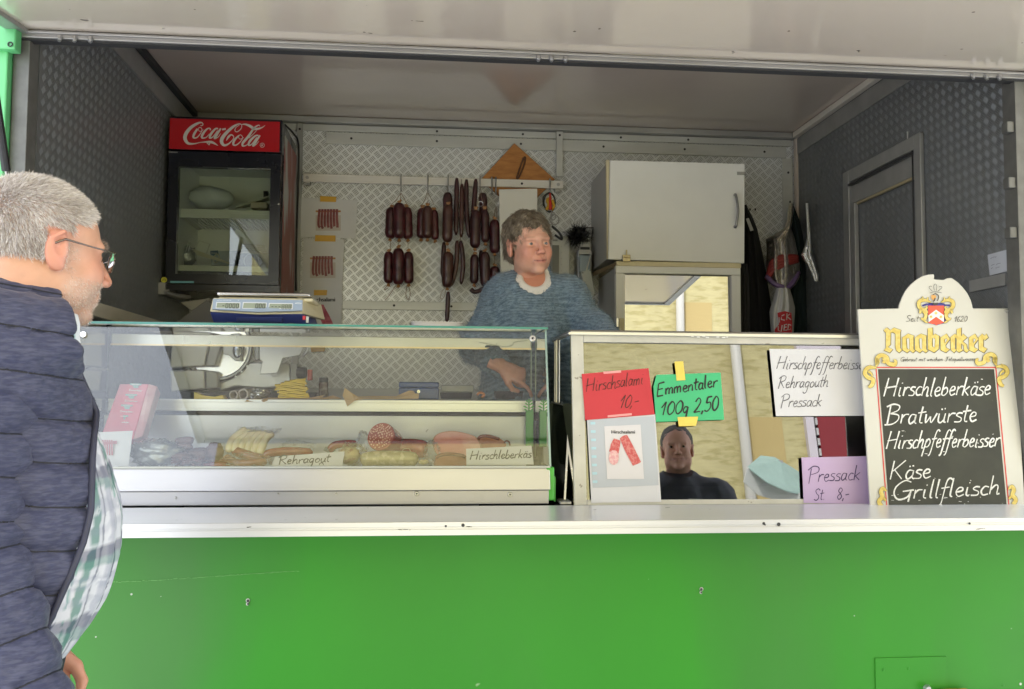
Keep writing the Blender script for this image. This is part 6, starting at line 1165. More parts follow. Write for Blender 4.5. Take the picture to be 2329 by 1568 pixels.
# ================================================================== food in the case
YF0 = 2.80; m_film = glass('film_clear', (.985, .988, .985), .0, .5, .05, .35)
def sau(name, label, pts, r, m, Y=YF0, par=None, group=None, taper=True, flat=None):
    q_ = catmull([P(u, v, Y+(dy[0] if dy else 0)) for (u, v, *dy) in pts], 5); n_ = len(q_); x_ = np.linspace(-1, 1, n_); rr = r*np.clip(1-np.abs(x_)**8, .08, 1)**.5 if taper else r
    b = MB(); b.tube(q_, rr, 16, flat=flat); o = b.build(name, m, par, smooth=True); return tag(o, label, 'sausage', group) if par is None else o
m_smk = M('smoked_dark', (.085, .04, .03), .5, col2=(.13, .065, .045), vs=22, c2=(.4, .65), bump=.8, bs=70); m_wei = M('weisswurst', (.74, .66, .46), .32, var=.04, vs=20, coat=.4, sub=.2); m_bro = M('bockwurst', (.22, .055, .02), .28, col2=(.30, .09, .04), vs=18, coat=.5, bump=.2, bs=80); m_redw = M('red_casing', (.24, .022, .014), .25, col2=(.33, .040, .025), vs=14, coat=.6, bump=.15, bs=50)
sm1_ = sau('smoked_sausage', 'upper dark smoked sausage with a twisted tip at the left of the case', [(398, 1006), (415, 1003), (430, 1002), (440, 1004)], .012, m_smk)
sau('smoked_sausage', 'dark smoked sausage under the upper one at the left of the case', [(395, 1018), (412, 1014), (428, 1016), (436, 1012)], .011, m_smk)
b = MB(); b.tube([P(439, 1002, YF0), P(442, 999, YF0), P(441, 996, YF0)], .0016, 5); b.build('casing_twist', m_smk, sm1_)
b = MB(); crumple(b, P(448, 1034, YF0+.02), (.055, .03, .020), amp=.18, seed=5, fq=3); tag(b.build('smoked_meat', m_smk, None, smooth=True), 'long dark smoked meat piece left of the round knobbly lump', 'meat')
b = MB(); crumple(b, P(488, 1030, YF0), (.028, .03, .031), amp=.14, seed=8, fq=3); tag(b.build('smoked_meat', M('smoked_lump', (.12, .065, .055), .6, col2=(.17, .10, .085), vs=30, bump=.8, bs=70), None, smooth=True), 'round knobbly smoked lump beside the white sausages', 'meat')
b = MB(); crumple(b, P(412, 1042, YF0-.03), (.03, .03, .018), amp=.2, seed=18, fq=3); tag(b.build('smoked_meat', MC['smoked_lump'], None, smooth=True), 'low dark smoked meat piece at the left end of the case front', 'meat')
def film(label, u0, u1, v0, v1, Y, d=.05, seed=1, amp=.25, m=m_film):
    a_, c_ = P(u0, v0, Y), P(u1, v1, Y); b = MB(); crumple(b, (a_+c_)/2, ((c_[0]-a_[0])/2, d, (a_[2]-c_[2])/2), 30, 20, amp, seed, 3.5); return tag(b.build('film_bag', m, None, smooth=True), label, 'bag')
t = thing('plastic_bag', 'clear bag of dried dark meat strips at the front left of the case', 'bag', P(440, 1060, YF0-.06))
b = MB(); rr_ = np.random.default_rng(3)
for k_ in range(26): u, v = rr_.uniform(405, 480), rr_.uniform(1046, 1058); p_ = P(u, v, YF0-.05+rr_.uniform(-.02, .02)); d_ = rr_.normal(0, 1, 3)*np.array((.018, .01, .006)); b.tube([p_-d_, p_, p_+d_], [.003, .006, .003], 6)
b.build('meat_strips', M('strip_meat', (.10, .035, .03), .5, col2=(.22, .10, .09), vs=40), t, kind='stuff'); a_, c_ = P(402, 1043, YF0-.06), P(484, 1062, YF0-.06); b = MB(); crumple(b, (a_+c_)/2, ((c_[0]-a_[0])/2, .035, (a_[2]-c_[2])/2*1.1), 26, 16, .3, 4); b.build('film', m_film, t, smooth=True)
t = thing('sausage_pack', 'clear vacuum pack of six white sausages standing up in the case', 'sausage pack', P(560, 1040, YF0))
for k_ in range(6):
    v0, v1, uA, uB = 979+1.2*k_+(0 if k_ else -3), 1028+1.3*k_, 560+12.3*k_, 519+14.2*k_
    if k_ == 0: uA = 560
    q_ = [(uA, v0, .045), (uA-14, v0+10, .03), (uB+8, (v0+v1)/2+2, .012), (uB, v1, -.02)]; sau('white_sausage', '', q_, .0125, m_wei, YF0, t)
b = MB(); V = []; nu, nv = 26, 12; rr_ = np.random.default_rng(2)
for j in range(nv+1):
    for i in range(nu+1):
        s_, t_ = i/nu, j/nv; u = (541+(642-541)*s_)*(1-t_)+(512+(600-512)*s_)*t_; v = 970+2*math.sin(s_*9)+(1040-970)*t_+3*s_; V.append(P(u, v, YF0-.012-.03*t_+.05*(1-t_)-.004*abs(math.sin(s_*19))*(t_ > .1)+rr_.normal(0, .0009)))
b.add(V, [(j*(nu+1)+i, j*(nu+1)+i+1, (j+1)*(nu+1)+i+1, (j+1)*(nu+1)+i) for j in range(nv) for i in range(nu) if j < 2 or j > nv-3]); b.build('film', m_film, t, smooth=True)
film('clear crumpled bag behind the long red sausage in the case', 636, 715, 1003, 1030, YF0+.04, .04, 7, .3); film('small crumpled wrapper with a blue dot by the red sausage', 738, 762, 1016, 1030, YF0+.03, .02, 9, .35, m_mbag)
sau('brown_sausage', 'glossy brown sausage slanting below the white sausages', [(531, 1024, .0), (550, 1032, -.02), (575, 1040, -.03), (598, 1046, -.04)], .0155, m_bro)
sau('brown_sausage', 'glossy brown sausage lying lowest in front of the white sausages', [(498, 1052, -.02), (530, 1055, -.04), (570, 1054, -.05), (608, 1050, -.05)], .014, m_bro)
sau('brown_sausage', 'pale pink brown sausage at the left behind the glossy pair', [(513, 1040, .0), (522, 1048, -.01), (535, 1052, -.02)], .014, M('pale_sausage', (.50, .27, .17), .35, coat=.4))
sau('red_sausage', 'long straight red sausage lying across the middle left of the case', [(592, 1040, 0), (620, 1030, .0), (660, 1027, .01), (712, 1029, .02)], .014, m_redw)
sau('red_sausage', 'reddish sausage in the open bag at the front left', [(460, 1055, -.05), (490, 1058, -.06), (520, 1058, -.06)], .010, m_redw)
film('clear bag around the glossy brown sausages at the case front', 505, 618, 1032, 1062, YF0-.07, .02, 12, .22)
sau('red_sausage', 'arched red ring sausage just right of the Rehragout card', [(748, 1028, .02), (760, 1014, .02), (785, 1010, .02), (815, 1010, .03)], .0125, m_redw)
def card(label, quad, txt, Y, xh, y0, y1):
    pts = [P(u, v, Y+(.012 if i < 2 else 0)) for i, (u, v) in enumerate(quad)]; n_ = nrm(np.cross(pts[1]-pts[0], pts[2]-pts[1])); n_ = -n_ if n_[1] > 0 else n_; pts = [PP(u, v, pts[0], n_) for u, v in quad]; t = thing('price_card', label, 'sign', pts[-1]); b = MB(); b.slab(pts, -n_*.0006); b.build('sheet', m_paper, t)
    pr = lambda u, v: PP(u, v, pts[0]+n_*.0014, n_); b = MB(); write(b, txt, y0, y1, xh, pr, 2.3, .3); 
    if txt == 'Rehragout': ribbon(b, catmull([(726, 1058), (728, 1054), (733, 1053), (736, 1058)], 4), 1.8, pr)
    b.build('lettering', m_ink, t)
card('white card handwritten Rehragout leaning on the case front', [(626, 1039), (784, 1027), (778, 1060), (618, 1061)], 'Rehragout', 2.676, 9.5, (632, 1057), (750, 1050))
card('white card handwritten Hirschleberkäs at the right end of the case', [(1060, 1021), (1209, 1014), (1214, 1057), (1061, 1058)], 'Hirschleberkäs', 2.676, 10, (1068, 1046), (1208, 1041))
m_asp = M('aspic', (.46, .40, .18), .18, col2=(.66, .58, .34), vs=45, c2=(.5, .58), coat=.8, trans=.15)
t = thing('salad_bag', 'clear bag of chopped beige sausage salad right of the Rehragout card', 'bag', P(795, 1055, YF0))
b = MB(); crumple(b, P(795, 1036, YF0), (.033, .03, .026), amp=.15, seed=21); b.build('salad', M('salad_beige', (.60, .48, .24), .5, col2=(.42, .22, .10), vs=60, c2=(.5, .6), bump=1, bs=140), t, smooth=True)
b = MB(); crumple(b, P(803, 1034, YF0-.01), (.042, .035, .034), 30, 20, .28, 22); b.build('film', m_film, t, smooth=True)
asp_ = sau('aspic_roll', 'pale yellow aspic sausage roll lying in front of the cut salami', [(820, 1050, 0), (850, 1044, 0), (900, 1043, 0), (952, 1045, 0)], .0245, m_asp, YF0-.05)
b = MB(); crumple(b, P(963, 1051, YF0-.05), (.014, .01, .007), amp=.3, seed=31); b.build('casing_end', M('casing_cream', (.72, .64, .40), .5), asp_)
# big cut salami
t = thing('cut_salami', 'large salami with cut face showing white fat pieces standing in the case', 'salami', P(864, 1040, YF0))
cS = P(866, 993, YF0-.03); ax = nrm((.42, 1, -.42)); b = MB(); rS = .0455; b.tube([cS, cS+ax*.004, cS+ax*.06, cS+ax*.10], [rS*.97, rS, rS*1.02, rS*.9], 30); b.build('sausage_body', m_redw, t, smooth=False)
fa = MB(); fa.disc(cS-ax*.0006, -ax, rS*.965, .0006, 32); fo = fa.build('cut_face', M('salami_cut', (.36, .07, .035), .4, col2=(.44, .11, .06), vs=50), t)
sx_ = nrm(np.cross(ax, (0, 0, 1))); sy_ = np.cross(sx_, ax); b = MB(); rr_ = np.random.default_rng(12); pl = []
for _ in range(900):
    if len(pl) >= 62: break
    x_, y_ = rr_.uniform(-1, 1, 2)
    if x_*x_+y_*y_ > .82 or any((x_-p_[0])**2+(y_-p_[1])**2 < .026 for p_ in pl): continue
    pl.append((x_, y_)); a0 = rr_.uniform(0, 6.28); l1, l2 = rr_.uniform(.06, .13), rr_.uniform(.035, .065); pp = []
    for k_ in range(6):
        th_ = k_*math.pi/3; ex_, ey_ = math.cos(th_)*l1*rr_.uniform(.7, 1.2), math.sin(th_)*l2*rr_.uniform(.7, 1.2); X_ = x_+ex_*math.cos(a0)-ey_*math.sin(a0); Y_ = y_+ex_*math.sin(a0)+ey_*math.cos(a0); pp.append(cS-ax*.0018+(sx_*X_+sy_*Y_)*rS*.94)
    b.poly(pp)
b.build('fat_pieces', M('fat_white', (.76, .50, .34), .4), fo, kind='stuff')
b = MB(); crumple(b, P(826, 1006, YF0), (.020, .03, .034), 26, 18, .3, 41); b.build('film', m_film, t, smooth=True)
rsl_ = sau('red_salami', 'thick red salami lying on its side behind the aspic roll', [(880, 1020, .03), (910, 1019, .03), (945, 1020, .03), (972, 1024, .02)], .030, m_redw, YF0)
b = MB(); b.tube(catmull([P(913, 1032, YF0-.005), P(918, 1022, YF0-.005), P(930, 1021, YF0-.005), P(934, 1028, YF0-.005)], 5), .0012, 5); b.build('string_loop', M('string_pale', (.6, .4, .25), .7), rsl_)
film('clear crumpled film between the thick red salami and the ham', 966, 1002, 1006, 1056, YF0-.01, .03, 51, .3)
# ham
t = thing('ham', 'large pink cut ham leaning behind the brown meat loaf', 'ham', P(1035, 1045, YF0))
oh = [(983, 1010), (988, 993), (1003, 984), (1028, 980.5), (1052, 984), (1075, 991), (1087, 1000), (1094, 1015), (1092, 1034), (1060, 1046), (1020, 1046), (993, 1034)]
b = MB(); q_ = catmull([P(u, v, YF0+.02-(v-1010)*.0006) for u, v in oh+[oh[0]]], 4)[:-1]; b.slab(q_, (.01, .07, -.004)); b.build('ham_body', M('ham_rind', (.46, .24, .15), .4), t)
b = MB(); ct_ = q_.mean(0); q2 = [ct_+(p_-ct_)*.955+np.array((0, -.0012, 0)) for p_ in q_]; b.poly(q2); b.build('cut_face', M('ham_pink', (.62, .24, .20), .32, col2=(.74, .44, .36), vs=13, c2=(.38, .68), bump=.3, bs=40, coat=.3), t)
for (o_, l_, s_) in (([(989, 1050), (992, 1040), (1003, 1034), (1022, 1032), (1045, 1034), (1058, 1040), (1058, 1062), (991, 1062)], 'brown crusted meat loaf in front of the ham', -.03), ([(1086, 1004), (1092, 993), (1108, 991), (1130, 996), (1148, 1005), (1150, 1017), (1120, 1024), (1088, 1024)], 'brown crusted meat loaf with a stringy tip right of the ham', .03)):
    t = thing('meat_loaf', l_, 'meat loaf', P(*o_[-1], YF0+s_)); q_ = catmull([P(u, v, YF0+s_) for u, v in o_+[o_[0]]], 4)[:-1]; b = MB(); b.slab(q_, (.0, .06, 0)); b.build('loaf_body', M('loaf_face', (.40, .15, .08), .5, col2=(.50, .22, .13), vs=16, bump=.5, bs=60), t, bevel=.006)
    top = [p_ for p_ in q_]; zc_ = np.mean([p_[2] for p_ in q_]); zm_ = max(p_[2] for p_ in q_); b = MB(); cr_ = sorted([p_ for p_ in q_ if p_[2] > zm_-.012], key=lambda p_: p_[0]); b.tube([p_+np.array((0, .002, -.002)) for p_ in cr_], .0055, 8); b.build('crust', M('loaf_crust', (.20, .06, .03), .5, bump=.8, bs=80), t, smooth=True)
    if s_ > 0: b = MB(); b.tube(catmull([P(1146, 1008, YF0), P(1152, 1003, YF0), P(1158, 1006, YF0), P(1160, 1014, YF0)], 4), .0025, 6); b.build('stringy_tip', MC['loaf_crust'], t)
# red package and sheet at the left end
t = thing('cheese_pack', 'long pink package with repeated badges standing at the left end of the case', 'package', P(270, 995, 2.85))
q_ = [P(272, 873, 2.93), P(338, 873, 2.93), P(303, 1000, 2.83), P(232, 984, 2.83)]; nq = nrm(np.cross(q_[1]-q_[0], q_[2]-q_[1])); nq = -nq if nq[1] > 0 else nq
b = MB(); b.slab(q_, -nq*.05); b.build('pack_body', M('pack_pink', (.66, .17, .22), .35, col2=(.58, .20, .25), vs=9, coat=.3), t, bevel=.004)
b = MB(); b.slab([q_[1]+nq*.001, q_[1]+np.array((.025, .01, -.008)), q_[2]+np.array((.025, .01, .01)), q_[2]+nq*.001], -nq*.045); b.build('pack_side', M('pack_side_pink', (.60, .30, .33), .4, col2=(.70, .45, .45), vs=12, bump=.6, bs=30), t, bevel=.003)
prk = lambda off: (lambda u, v: PP(u, v, q_[0]+nq*off, nq))
for k_ in range(5):
    u, v = 309-k_*10, 876+k_*24; b = MB(); b.poly([prk(.002)(*x) for x in ((u-13, v-4), (u+13, v-3), (u+12, v+1), (u+7, v+1), (u+5, v+7), (u-4, v+7), (u-8, v+1), (u-14, v))]); bd = b.build('badge', M('pack_badge', (.30, .44, .42), .5), t)
    b = MB(); random.seed(k_); write(b, 'Emmentaler', (u-16, v+13.5), (u+14, v+15), 2.2, prk(.003), .8, .1); ribbon(b, [(u-9, v-1), (u+9, v-.5)], 1.2, prk(.003)); b.build('badge_lettering', M('pack_white', (.78, .70, .70), .5), t, kind='stuff')
film('crumpled milky film bag at the foot of the pink package', 298, 412, 1000, 1062, YF0-.02, .05, 61, .22, m_mbag)
t = thing('picture_sheet', 'white sheet with a printed pink sausage bundle behind the man belly', 'picture sheet', P(270, 1060, 2.70))
b = MB(); b.slab([P(212, 984, 2.72), P(302, 980, 2.72), P(292, 1062, 2.70), P(212, 1062, 2.70)], (0, .0006, 0)); b.build('sheet', m_paper, t)
b = MB(); b.poly([P(u, v, 2.708) for u, v in ((232, 1006), (266, 1003), (266, 1010), (232, 1012))])
for k_ in range(5): ribbon(b, catmull([(234+k_*5, 1001), (233+k_*5.4, 1020), (232+k_*5.8, 1036)], 4), 4, lambda u, v: P(u, v, 2.705-.0004*k_))
b.build('printed_sausages', M('printed_pink', (.50, .22, .26), .6), t, kind='stuff')
# parasol in the street, seen mirrored in the showcase pane
def mirror(q_): q_ = np.array(q_, float); return q_-2*((q_-S(0, 0, -.006))@sn)*sn
pv = 6.2; c_ = mirror(P(1775, 1085, pv)); t = thing('parasol', 'mint market parasol with white valance in the street, mirrored in the showcase pane', 'parasol', (c_[0], c_[1], 0))
tp_ = [mirror(P(u, v, pv+dy)) for u, v, dy in ((1700, 1062, 0), (1730, 1036, .5), (1762, 1040, .9), (1800, 1062, .9), (1845, 1092, .6), (1845, 1128, .1), (1790, 1116, -.1), (1745, 1096, -.1))]
cc_ = np.mean(tp_, 0)+np.array((0, 0, .10)); b = MB()
for i_ in range(len(tp_)): b.slab([tp_[i_], tp_[(i_+1) % len(tp_)], cc_], (0, 0, -.01))
b.build('canopy', M('mint_canvas', (.30, .41, .35), .8, var=.08, vs=8), t)
b = MB(); vl = [mirror(P(u, v, pv)) for u, v in ((1700, 1063), (1745, 1097), (1790, 1117), (1845, 1129))]; vb = [mirror(P(u, v, pv)) for u, v in ((1690, 1096), (1722, 1126), (1762, 1138), (1845, 1146))]
for i_ in range(3): b.slab([vl[i_], vl[i_+1], vb[i_+1], vb[i_]], (0, .01, 0))
b.build('valance', M('white_canvas', (.62, .62, .56), .8), t)
b = MB(); b.tube([(cc_[0], cc_[1], 0), cc_], .02, 10); b.build('pole', m_alu_dull, t)
# ================================================================== people
def frame(fw, tilt=0.0, roll=0.0):
    """columns: forward, left, up"""
    f_ = nrm((fw[0], fw[1], 0)); l_ = np.array((-f_[1], f_[0], 0.0)); u_ = np.array((0, 0, 1.0))
    c, s = math.cos(tilt), math.sin(tilt); f2, u2 = f_*c-u_*s, u_*c+f_*s
    c, s = math.cos(roll), math.sin(roll); l2, u3 = l_*c+u2*s, u2*c-l_*s
    return np.stack([f2, l2, u3], 1)
def head_fn(k, male=True):
    def fn(p):
        x, y, z = p[..., 0], p[..., 1], p[..., 2]; q = np.stack([x, np.abs(y), z], -1)
        d = ell_(p, (-.012, 0, .040), (.099, .078, .088))
        d = smin(d, ell_(p, (.030, 0, .000), (.066, .064, .095)), .02)
        d = smin(d, ell_(p, (.034, 0, -.062), (.054, .058 if male else .055, .045)), .03)
        d = smin(d, ell_(p, (.078, 0, -.098), (.018, .022, .016)), .022)
        d = smin(d, ell_(q, (.066, .036, -.030), (.026, .025, .028)), .022)         # cheeks
        d = smin(d, ell_(q, (.020, .050 if male else .043, -.060), (.040, .018, .034)), .02)          # jaw corner
        d = smin(d, cone_(q, (.090, .004, .026), (.080, .042, .022), .009, .008), .014)
        d = smax(d, -ell_(q, (.101, .031, .003), (.017, .019, .013)), .010)         # sockets
        d = smin(d, ell_(q, (.079, .031, .003), (.0125, .0145, .0115)), .003)
        d = smax(d, -ell_(q, (.0925, .031, .0022), (.0085, .0115, .0032 if male else .0027)), .0012)
        d = smin(d, cone_(p, (.094, 0, .014), (.117, 0, -.028), .0075, .0105), .010)
        d = smin(d, ell_(q, (.106, .012, -.033), (.012, .0075, .008)), .006)
        d = smax(d, -ell_(q, (.111, .007, -.041), (.006, .0035, .0035)), .002)
        d = smin(d, ell_(p, (.086, 0, -.062), (.017, .030, .020)), .012)            # muzzle
        d = smin(d, cone_(q, (.101, 0, -.0575), (.089, .024, -.0585), .0052, .0030), .004)
        d = smin(d, cone_(q, (.098, 0, -.0685), (.089, .019, -.0655), .0062, .0035), .004)
        d = smax(d, -cone_(q, (.108, 0, -.0632), (.089, .028, -.0605), .0020, .0016), .002)
        # nasolabial fold
        d = smax(d, -cone_(q, (.104, .022, -.034), (.088, .036, -.066), .0016 if male else .0028, .0014), .006)
        # ears
        e = ell_(q, (-.006, .079, -.004), (.019, .009, .034)); e = smax(e, -ell_(q, (-.002, .0885, .004), (.0125, .007, .020)), .004)
        e = smin(e, cone_(q, (.006, .079, -.010), (.004, .080, .006), .0045, .003), .004); e = smin(e, ell_(q, (-.001, .078, -.030), (.010, .006, .010)), .006)
        e = smin(e, cone_(q, (-.018, .085, .012), (.000, .086, .026), .0035, .0035), .004)
        d = smin(d, e, .006)
        d = smin(d, cone_(p, (-.022, 0, -.045), (-.045, 0, -.17), .058 if male else .050, .064 if male else .053), .030)
        if male: d = smin(d, ell_(p, (-.050, 0, -.085), (.045, .055, .05)), .03)     # nape
        return d
    return fn
def eyes(R_, O_, sc_, parent, iris, gaze=(1, 0, 0)):
    for s_ in (1, -1):
        c_ = O_+R_@(np.array((.0785, .031*s_, .003))*sc_); g_ = nrm(R_@nrm(gaze)); b = MB(); b.ell(c_, (.0122*sc_,)*3, 16, 12); eb = b.build('eyeball', M('eye_white', (.42, .37, .34), .25), parent, smooth=True)
        b = MB(); b.disc(c_+g_*.0110*sc_, g_, .0058*sc_, .0010, 16, .0045*sc_); b.build('iris', M('iris', (.03, .022, .016), .15), eb)
def skin_m(name, **k): return M(name, (.5, .3, .22), .48, vcol=True, var=.03, vs=30, bump=.10, bs=260, sub=.15, **k)
def lerp(a, b, t): return a*(1-t[:, None])+np.array(b)*t[:, None]
def sstep(a, b, x): t = np.clip((x-a)/(b-a), 0, 1); return t*t*(3-2*t)
def place(V, R_, O_, s_): return (V*s_)@R_.T+O_

# ---------------------------------------------------------------- customer
man = thing('person', 'grey haired man with glasses in a navy quilted jacket over a checked shirt', 'person', P(40, 1500, 1.5)*np.array((1, 1, 0)))
hA = R(45); Rm = frame((math.cos(hA), math.sin(hA)), R(5), R(-2)); sm_ = .90
earw = PP(130, 566, (P(130, 566, 1.36)), (0, 1, 0)); Om = earw-Rm@(np.array((-.006, -.080, -.004))*sm_)
V, F = surfnet(head_fn(0), (-.135, -.105, -.21), (.14, .105, .14), .0028)
N_ = vnormals(V, F); x, y, z = V.T; Aq = np.abs(y)
base = np.tile(np.array((.57, .315, .215)), (len(V), 1)); nn_ = n3(V, 55, 2)
base = lerp(base, (.54, .20, .13), .7*np.exp(-((x-.115)**2+y**2+(z+.03)**2)/.0005)); base = lerp(base, (.56, .19, .14), .45*np.exp(-((x-.075)**2+(Aq-.04)**2+(z+.02)**2)/.0012)); base = lerp(base, (.58, .21, .16), .55*sstep(.068, .08, Aq)*(np.abs(z) < .045))
base = lerp(base, (.50, .20, .13), .5*sstep(-.05, -.12, z)*sstep(.02, -.06, x))
lips = np.exp(-((z+.063)/.008)**2)*np.exp(-(Aq/.022)**4)*(x > .085); base = lerp(base, (.42, .15, .13), .7*lips)
beard = sstep(-.030, -.055, z+.25*(x-.05)*(x < .05)*-1)*sstep(.0, .03, x-.0)*(1-.8*lips)*(z > -.135); beard = np.clip(beard+.7*sstep(-.045, -.055, z)*np.exp(-((x-.1)/.03)**2), 0, 1)*(1-.9*np.exp(-((x-.115)**2+y**2+(z+.03)**2)/.0004))
sideb = sstep(.035, .055, Aq)*sstep(.000, .012, x)*sstep(.045, .03, x)*sstep(.03, .0, z)*sstep(-.06, -.02, z); beard = np.clip(beard+.8*sideb, 0, 1)
beard = beard*np.clip(.75+.5*nn_, 0, 1)
hairm = sstep(.0, .012, z-.035-.55*np.clip(x-.055, -.02, .2)*4*0-np.where(x > .045, (x-.045)*1.15, 0)-np.where((x < -.015), -.055-.25*(0-x-.015), np.where(x < .02, -.012, .010)))
hairm = hairm*(1-(Aq > .074)*(np.abs(z+.002) < .036)*(np.abs(x+.006) < .022)); 
hairm = np.where((x < -.02) & (z > -.020), 1.0, np.where((x < -.02), 0, hairm))*1.0; hairm[(Aq > .0765) & (z < .034) & (x > -.03)] = 0
colm = lerp(base, (.50, .40, .36), .5*beard); colm = lerp(colm, (.42, .33, .30), .75*hairm); colm *= (1+.05*nn_)[:, None]
Vw = place(V, Rm, Om, sm_); parts_ = [(Vw, F)]; cols_ = [colm]
# trunk, arms, legs of the body under the clothes
OB = P(60, 900, 1.50); fB = np.array((math.cos(R(25)), math.sin(R(25)), 0)); rB = np.array((fB[1], -fB[0], 0)); UZ = np.array((0, 0, 1.0))
def bz(px, py): q = PP(px, py, OB, rB)-OB; return q@fB, q[2]+OB[2]
def Wb(a, b, z): return OB*np.array((1, 1, 0))+fB*a+rB*b+UZ*z
prof_ = [(60, 700, .055, .08), (120, 740, .085, .15), (150, 800, .10, .20), (163, 850, .12, .205), (203, 943, .13, .20), (232, 1013, .135, .20), (256, 1075, .14, .205), (273, 1144, .14, .21), (270, 1245, .145, .21), (240, 1338, .145, .205), (186, 1423, .14, .20), (146, 1462, .14, .195), (130, 1540, .135, .19), (125, 1640, .13, .185)]
tz = []; tf = []; tb_ = []; tw = []
for (px_, py_, back, wid) in prof_: a_, z_ = bz(px_, py_); tz.append(z_); tf.append(a_); tb_.append(-back-.03); tw.append(wid)
o_ = np.argsort(tz); tz, tf, tb_, tw = [np.array(v)[o_] for v in (tz, tf, tb_, tw)]
def smooth_interp(z, zs, vs): return np.interp(z, zs, vs)
_zf = np.linspace(tz[0], tz[-1], 160); _k = np.hanning(13); _k /= _k.sum()
def dens(v): w_ = np.interp(_zf, tz, v); return np.convolve(np.pad(w_, 6, mode='edge'), _k, 'valid')
_tf, _tb, _tw = dens(tf), dens(tb_), dens(tw)
def torso(p, off=0.0):
    q = p-OB; a, b, z = q@fB, q@rB, p[..., 2]; f_ = np.interp(z, _zf, _tf)+off; bk = np.interp(z, _zf, _tb)-off; w_ = np.interp(z, _zf, _tw)+off
    ac, ra = (f_+bk)/2, (f_-bk)/2; d = (((np.abs(a-ac)/ra)**2.2+(np.abs(b)/w_)**2.2)**(1/2.2)-1)*np.minimum(ra, w_)
    return np.maximum(d, np.maximum(z-_zf[-1], _zf[0]-z))
SHO, ELB, WRI = P(-28, 800, 1.33), P(-72, 1225, 1.30), P(72, 1625, 1.27)
SHO2 = Wb(-.02, -.19, SHO[2]); ELB2 = Wb(-.10, -.26, ELB[2]); WRI2 = P(98, 1468, 1.72)
b = MB(); zh_ = _zf[0]
bodyfn = lambda p: smin(torso(p, -.012), np.minimum(cone_(p, SHO, ELB, .045, .038), np.minimum(cone_(p, ELB, WRI, .038, .026), np.minimum(cone_(p, SHO2, ELB2, .045, .038), cone_(p, ELB2, WRI2, .038, .026)))), .03)
lo = Wb(0, 0, _zf[0]+.01)-np.array((.36, .42, 0)); hi = Wb(0, 0, SHO[2]+.08)+np.array((.36, .42, 0)); V2, F2 = surfnet(bodyfn, lo, hi, .012); parts_.append((V2, F2)); cols_.append(np.tile((.56, .27, .175), (len(V2), 1)))
legs = lambda p: np.minimum(cone_(p, Wb(-.01, .09, .05), Wb(-.01, .09, .90), .045, .085), cone_(p, Wb(.0, -.09, .05), Wb(.0, -.09, .90), .045, .085))
V3, F3 = surfnet(legs, Wb(0, 0, 0)-np.array((.25, .25, 0)), Wb(0, 0, 1.0)+np.array((.25, .25, 0)), .016); parts_.append((V3, F3)); cols_.append(np.tile((.56, .27, .175), (len(V3), 1)))
def hand(wrist, dirv, palmn, side, s_=1.0, curls=(.25, .35, .45, .55), point=None, h=.0022, thumb=.5):
    """wrist point, direction to the knuckles, palm normal (out of the back of the hand), side=+1 thumb to cross(dir,n)"""
    d_ = nrm(dirv); n_ = nrm(np.array(palmn, float)-d_*np.dot(palmn, d_)); t_ = np.cross(d_, n_)*side; Rh = np.stack([d_, t_, n_], 1)
    segs = []; lens = [(.043, .026, .021), (.048, .030, .022), (.044, .028, .021), (.034, .021, .018)]
    for i in range(4):
        y0 = .030-.020*i; base_ = np.array((.088-.004*abs(i-1), y0, .002)); ang = 0; q = base_; c_ = curls[i]; rr = (.0092, .0082, .0074) if i < 3 else (.008, .007, .0062)
        for j, L in enumerate(lens[i]):
            ang += c_*(1.25 if j == 1 else .9)*1.2; dq = np.array((math.cos(ang), (.10-.07*i)*(.6), -math.sin(ang))); q2 = q+nrm(dq)*L; segs.append((q, q2, rr[j], rr[j]*.9)); q = q2
    tb = [np.array((.022, .026, -.004)), np.array((.048, .050, -.012)), np.array((.074, .058, -.018-.012*thumb)), np.array((.096, .056-.01*thumb, -.022-.02*thumb))]
    def fn(p):
        d = ell_(p, (.048, .002, 0), (.052, .040, .0165)); d = smin(d, ell_(p, (.078, .0, .001), (.020, .038, .0135)), .012); d = smin(d, cone_(p, (-.05, 0, 0), (.02, 0, 0), .026, .027)*1.0, .02); d = smax(d, np.abs(p[..., 2])-.021, .01)
        f_ = None
        for (a_, b_, r1, r2) in segs: e = cone_(p, a_, b_, r1, r2); f_ = e if f_ is None else np.minimum(f_, e)
        d = smin(d, f_, .006)
        e = smin(smin(cone_(p, tb[0], tb[1], .016, .0125), cone_(p, tb[1], tb[2], .0115, .010), .004), cone_(p, tb[2], tb[3], .010, .0082), .003)
        return smin(d, e, .009)
    V, F = surfnet(fn, (-.06, -.06, -.10), (.21, .085, .035), h); c = np.tile((.60, .29, .20), (len(V), 1)); kn = np.zeros(len(V))
    for (a_, b_, r1, r2) in segs: kn = np.maximum(kn, np.exp(-((V-a_)**2).sum(1)/.00012))
    c = lerp(c, (.58, .20, .14), .5*kn); c *= (1+.06*n3(V, 60, 1))[:, None]
    return place(V, Rh, np.array(wrist, float), s_), F, c
hv = P(80, 1800, 1.27)-WRI
Vh, Fh, ch = hand(WRI+nrm(hv)*.03, hv, -np.array(rB)*-1, -1, 1.0, (.2, .25, .3, .35), h=.003); parts_.append((Vh, Fh)); cols_.append(ch)
Vh, Fh, ch = hand(WRI2, P(108, 1600, 1.72)-WRI2, -rB, 1, 1.0, h=.004); parts_.append((Vh, Fh)); cols_.append(ch)
npmesh('body', parts_, skin_m('skin_man'), man, cols=cols_); eyes(Rm, Om, sm_, man, (.12, .10, .07))
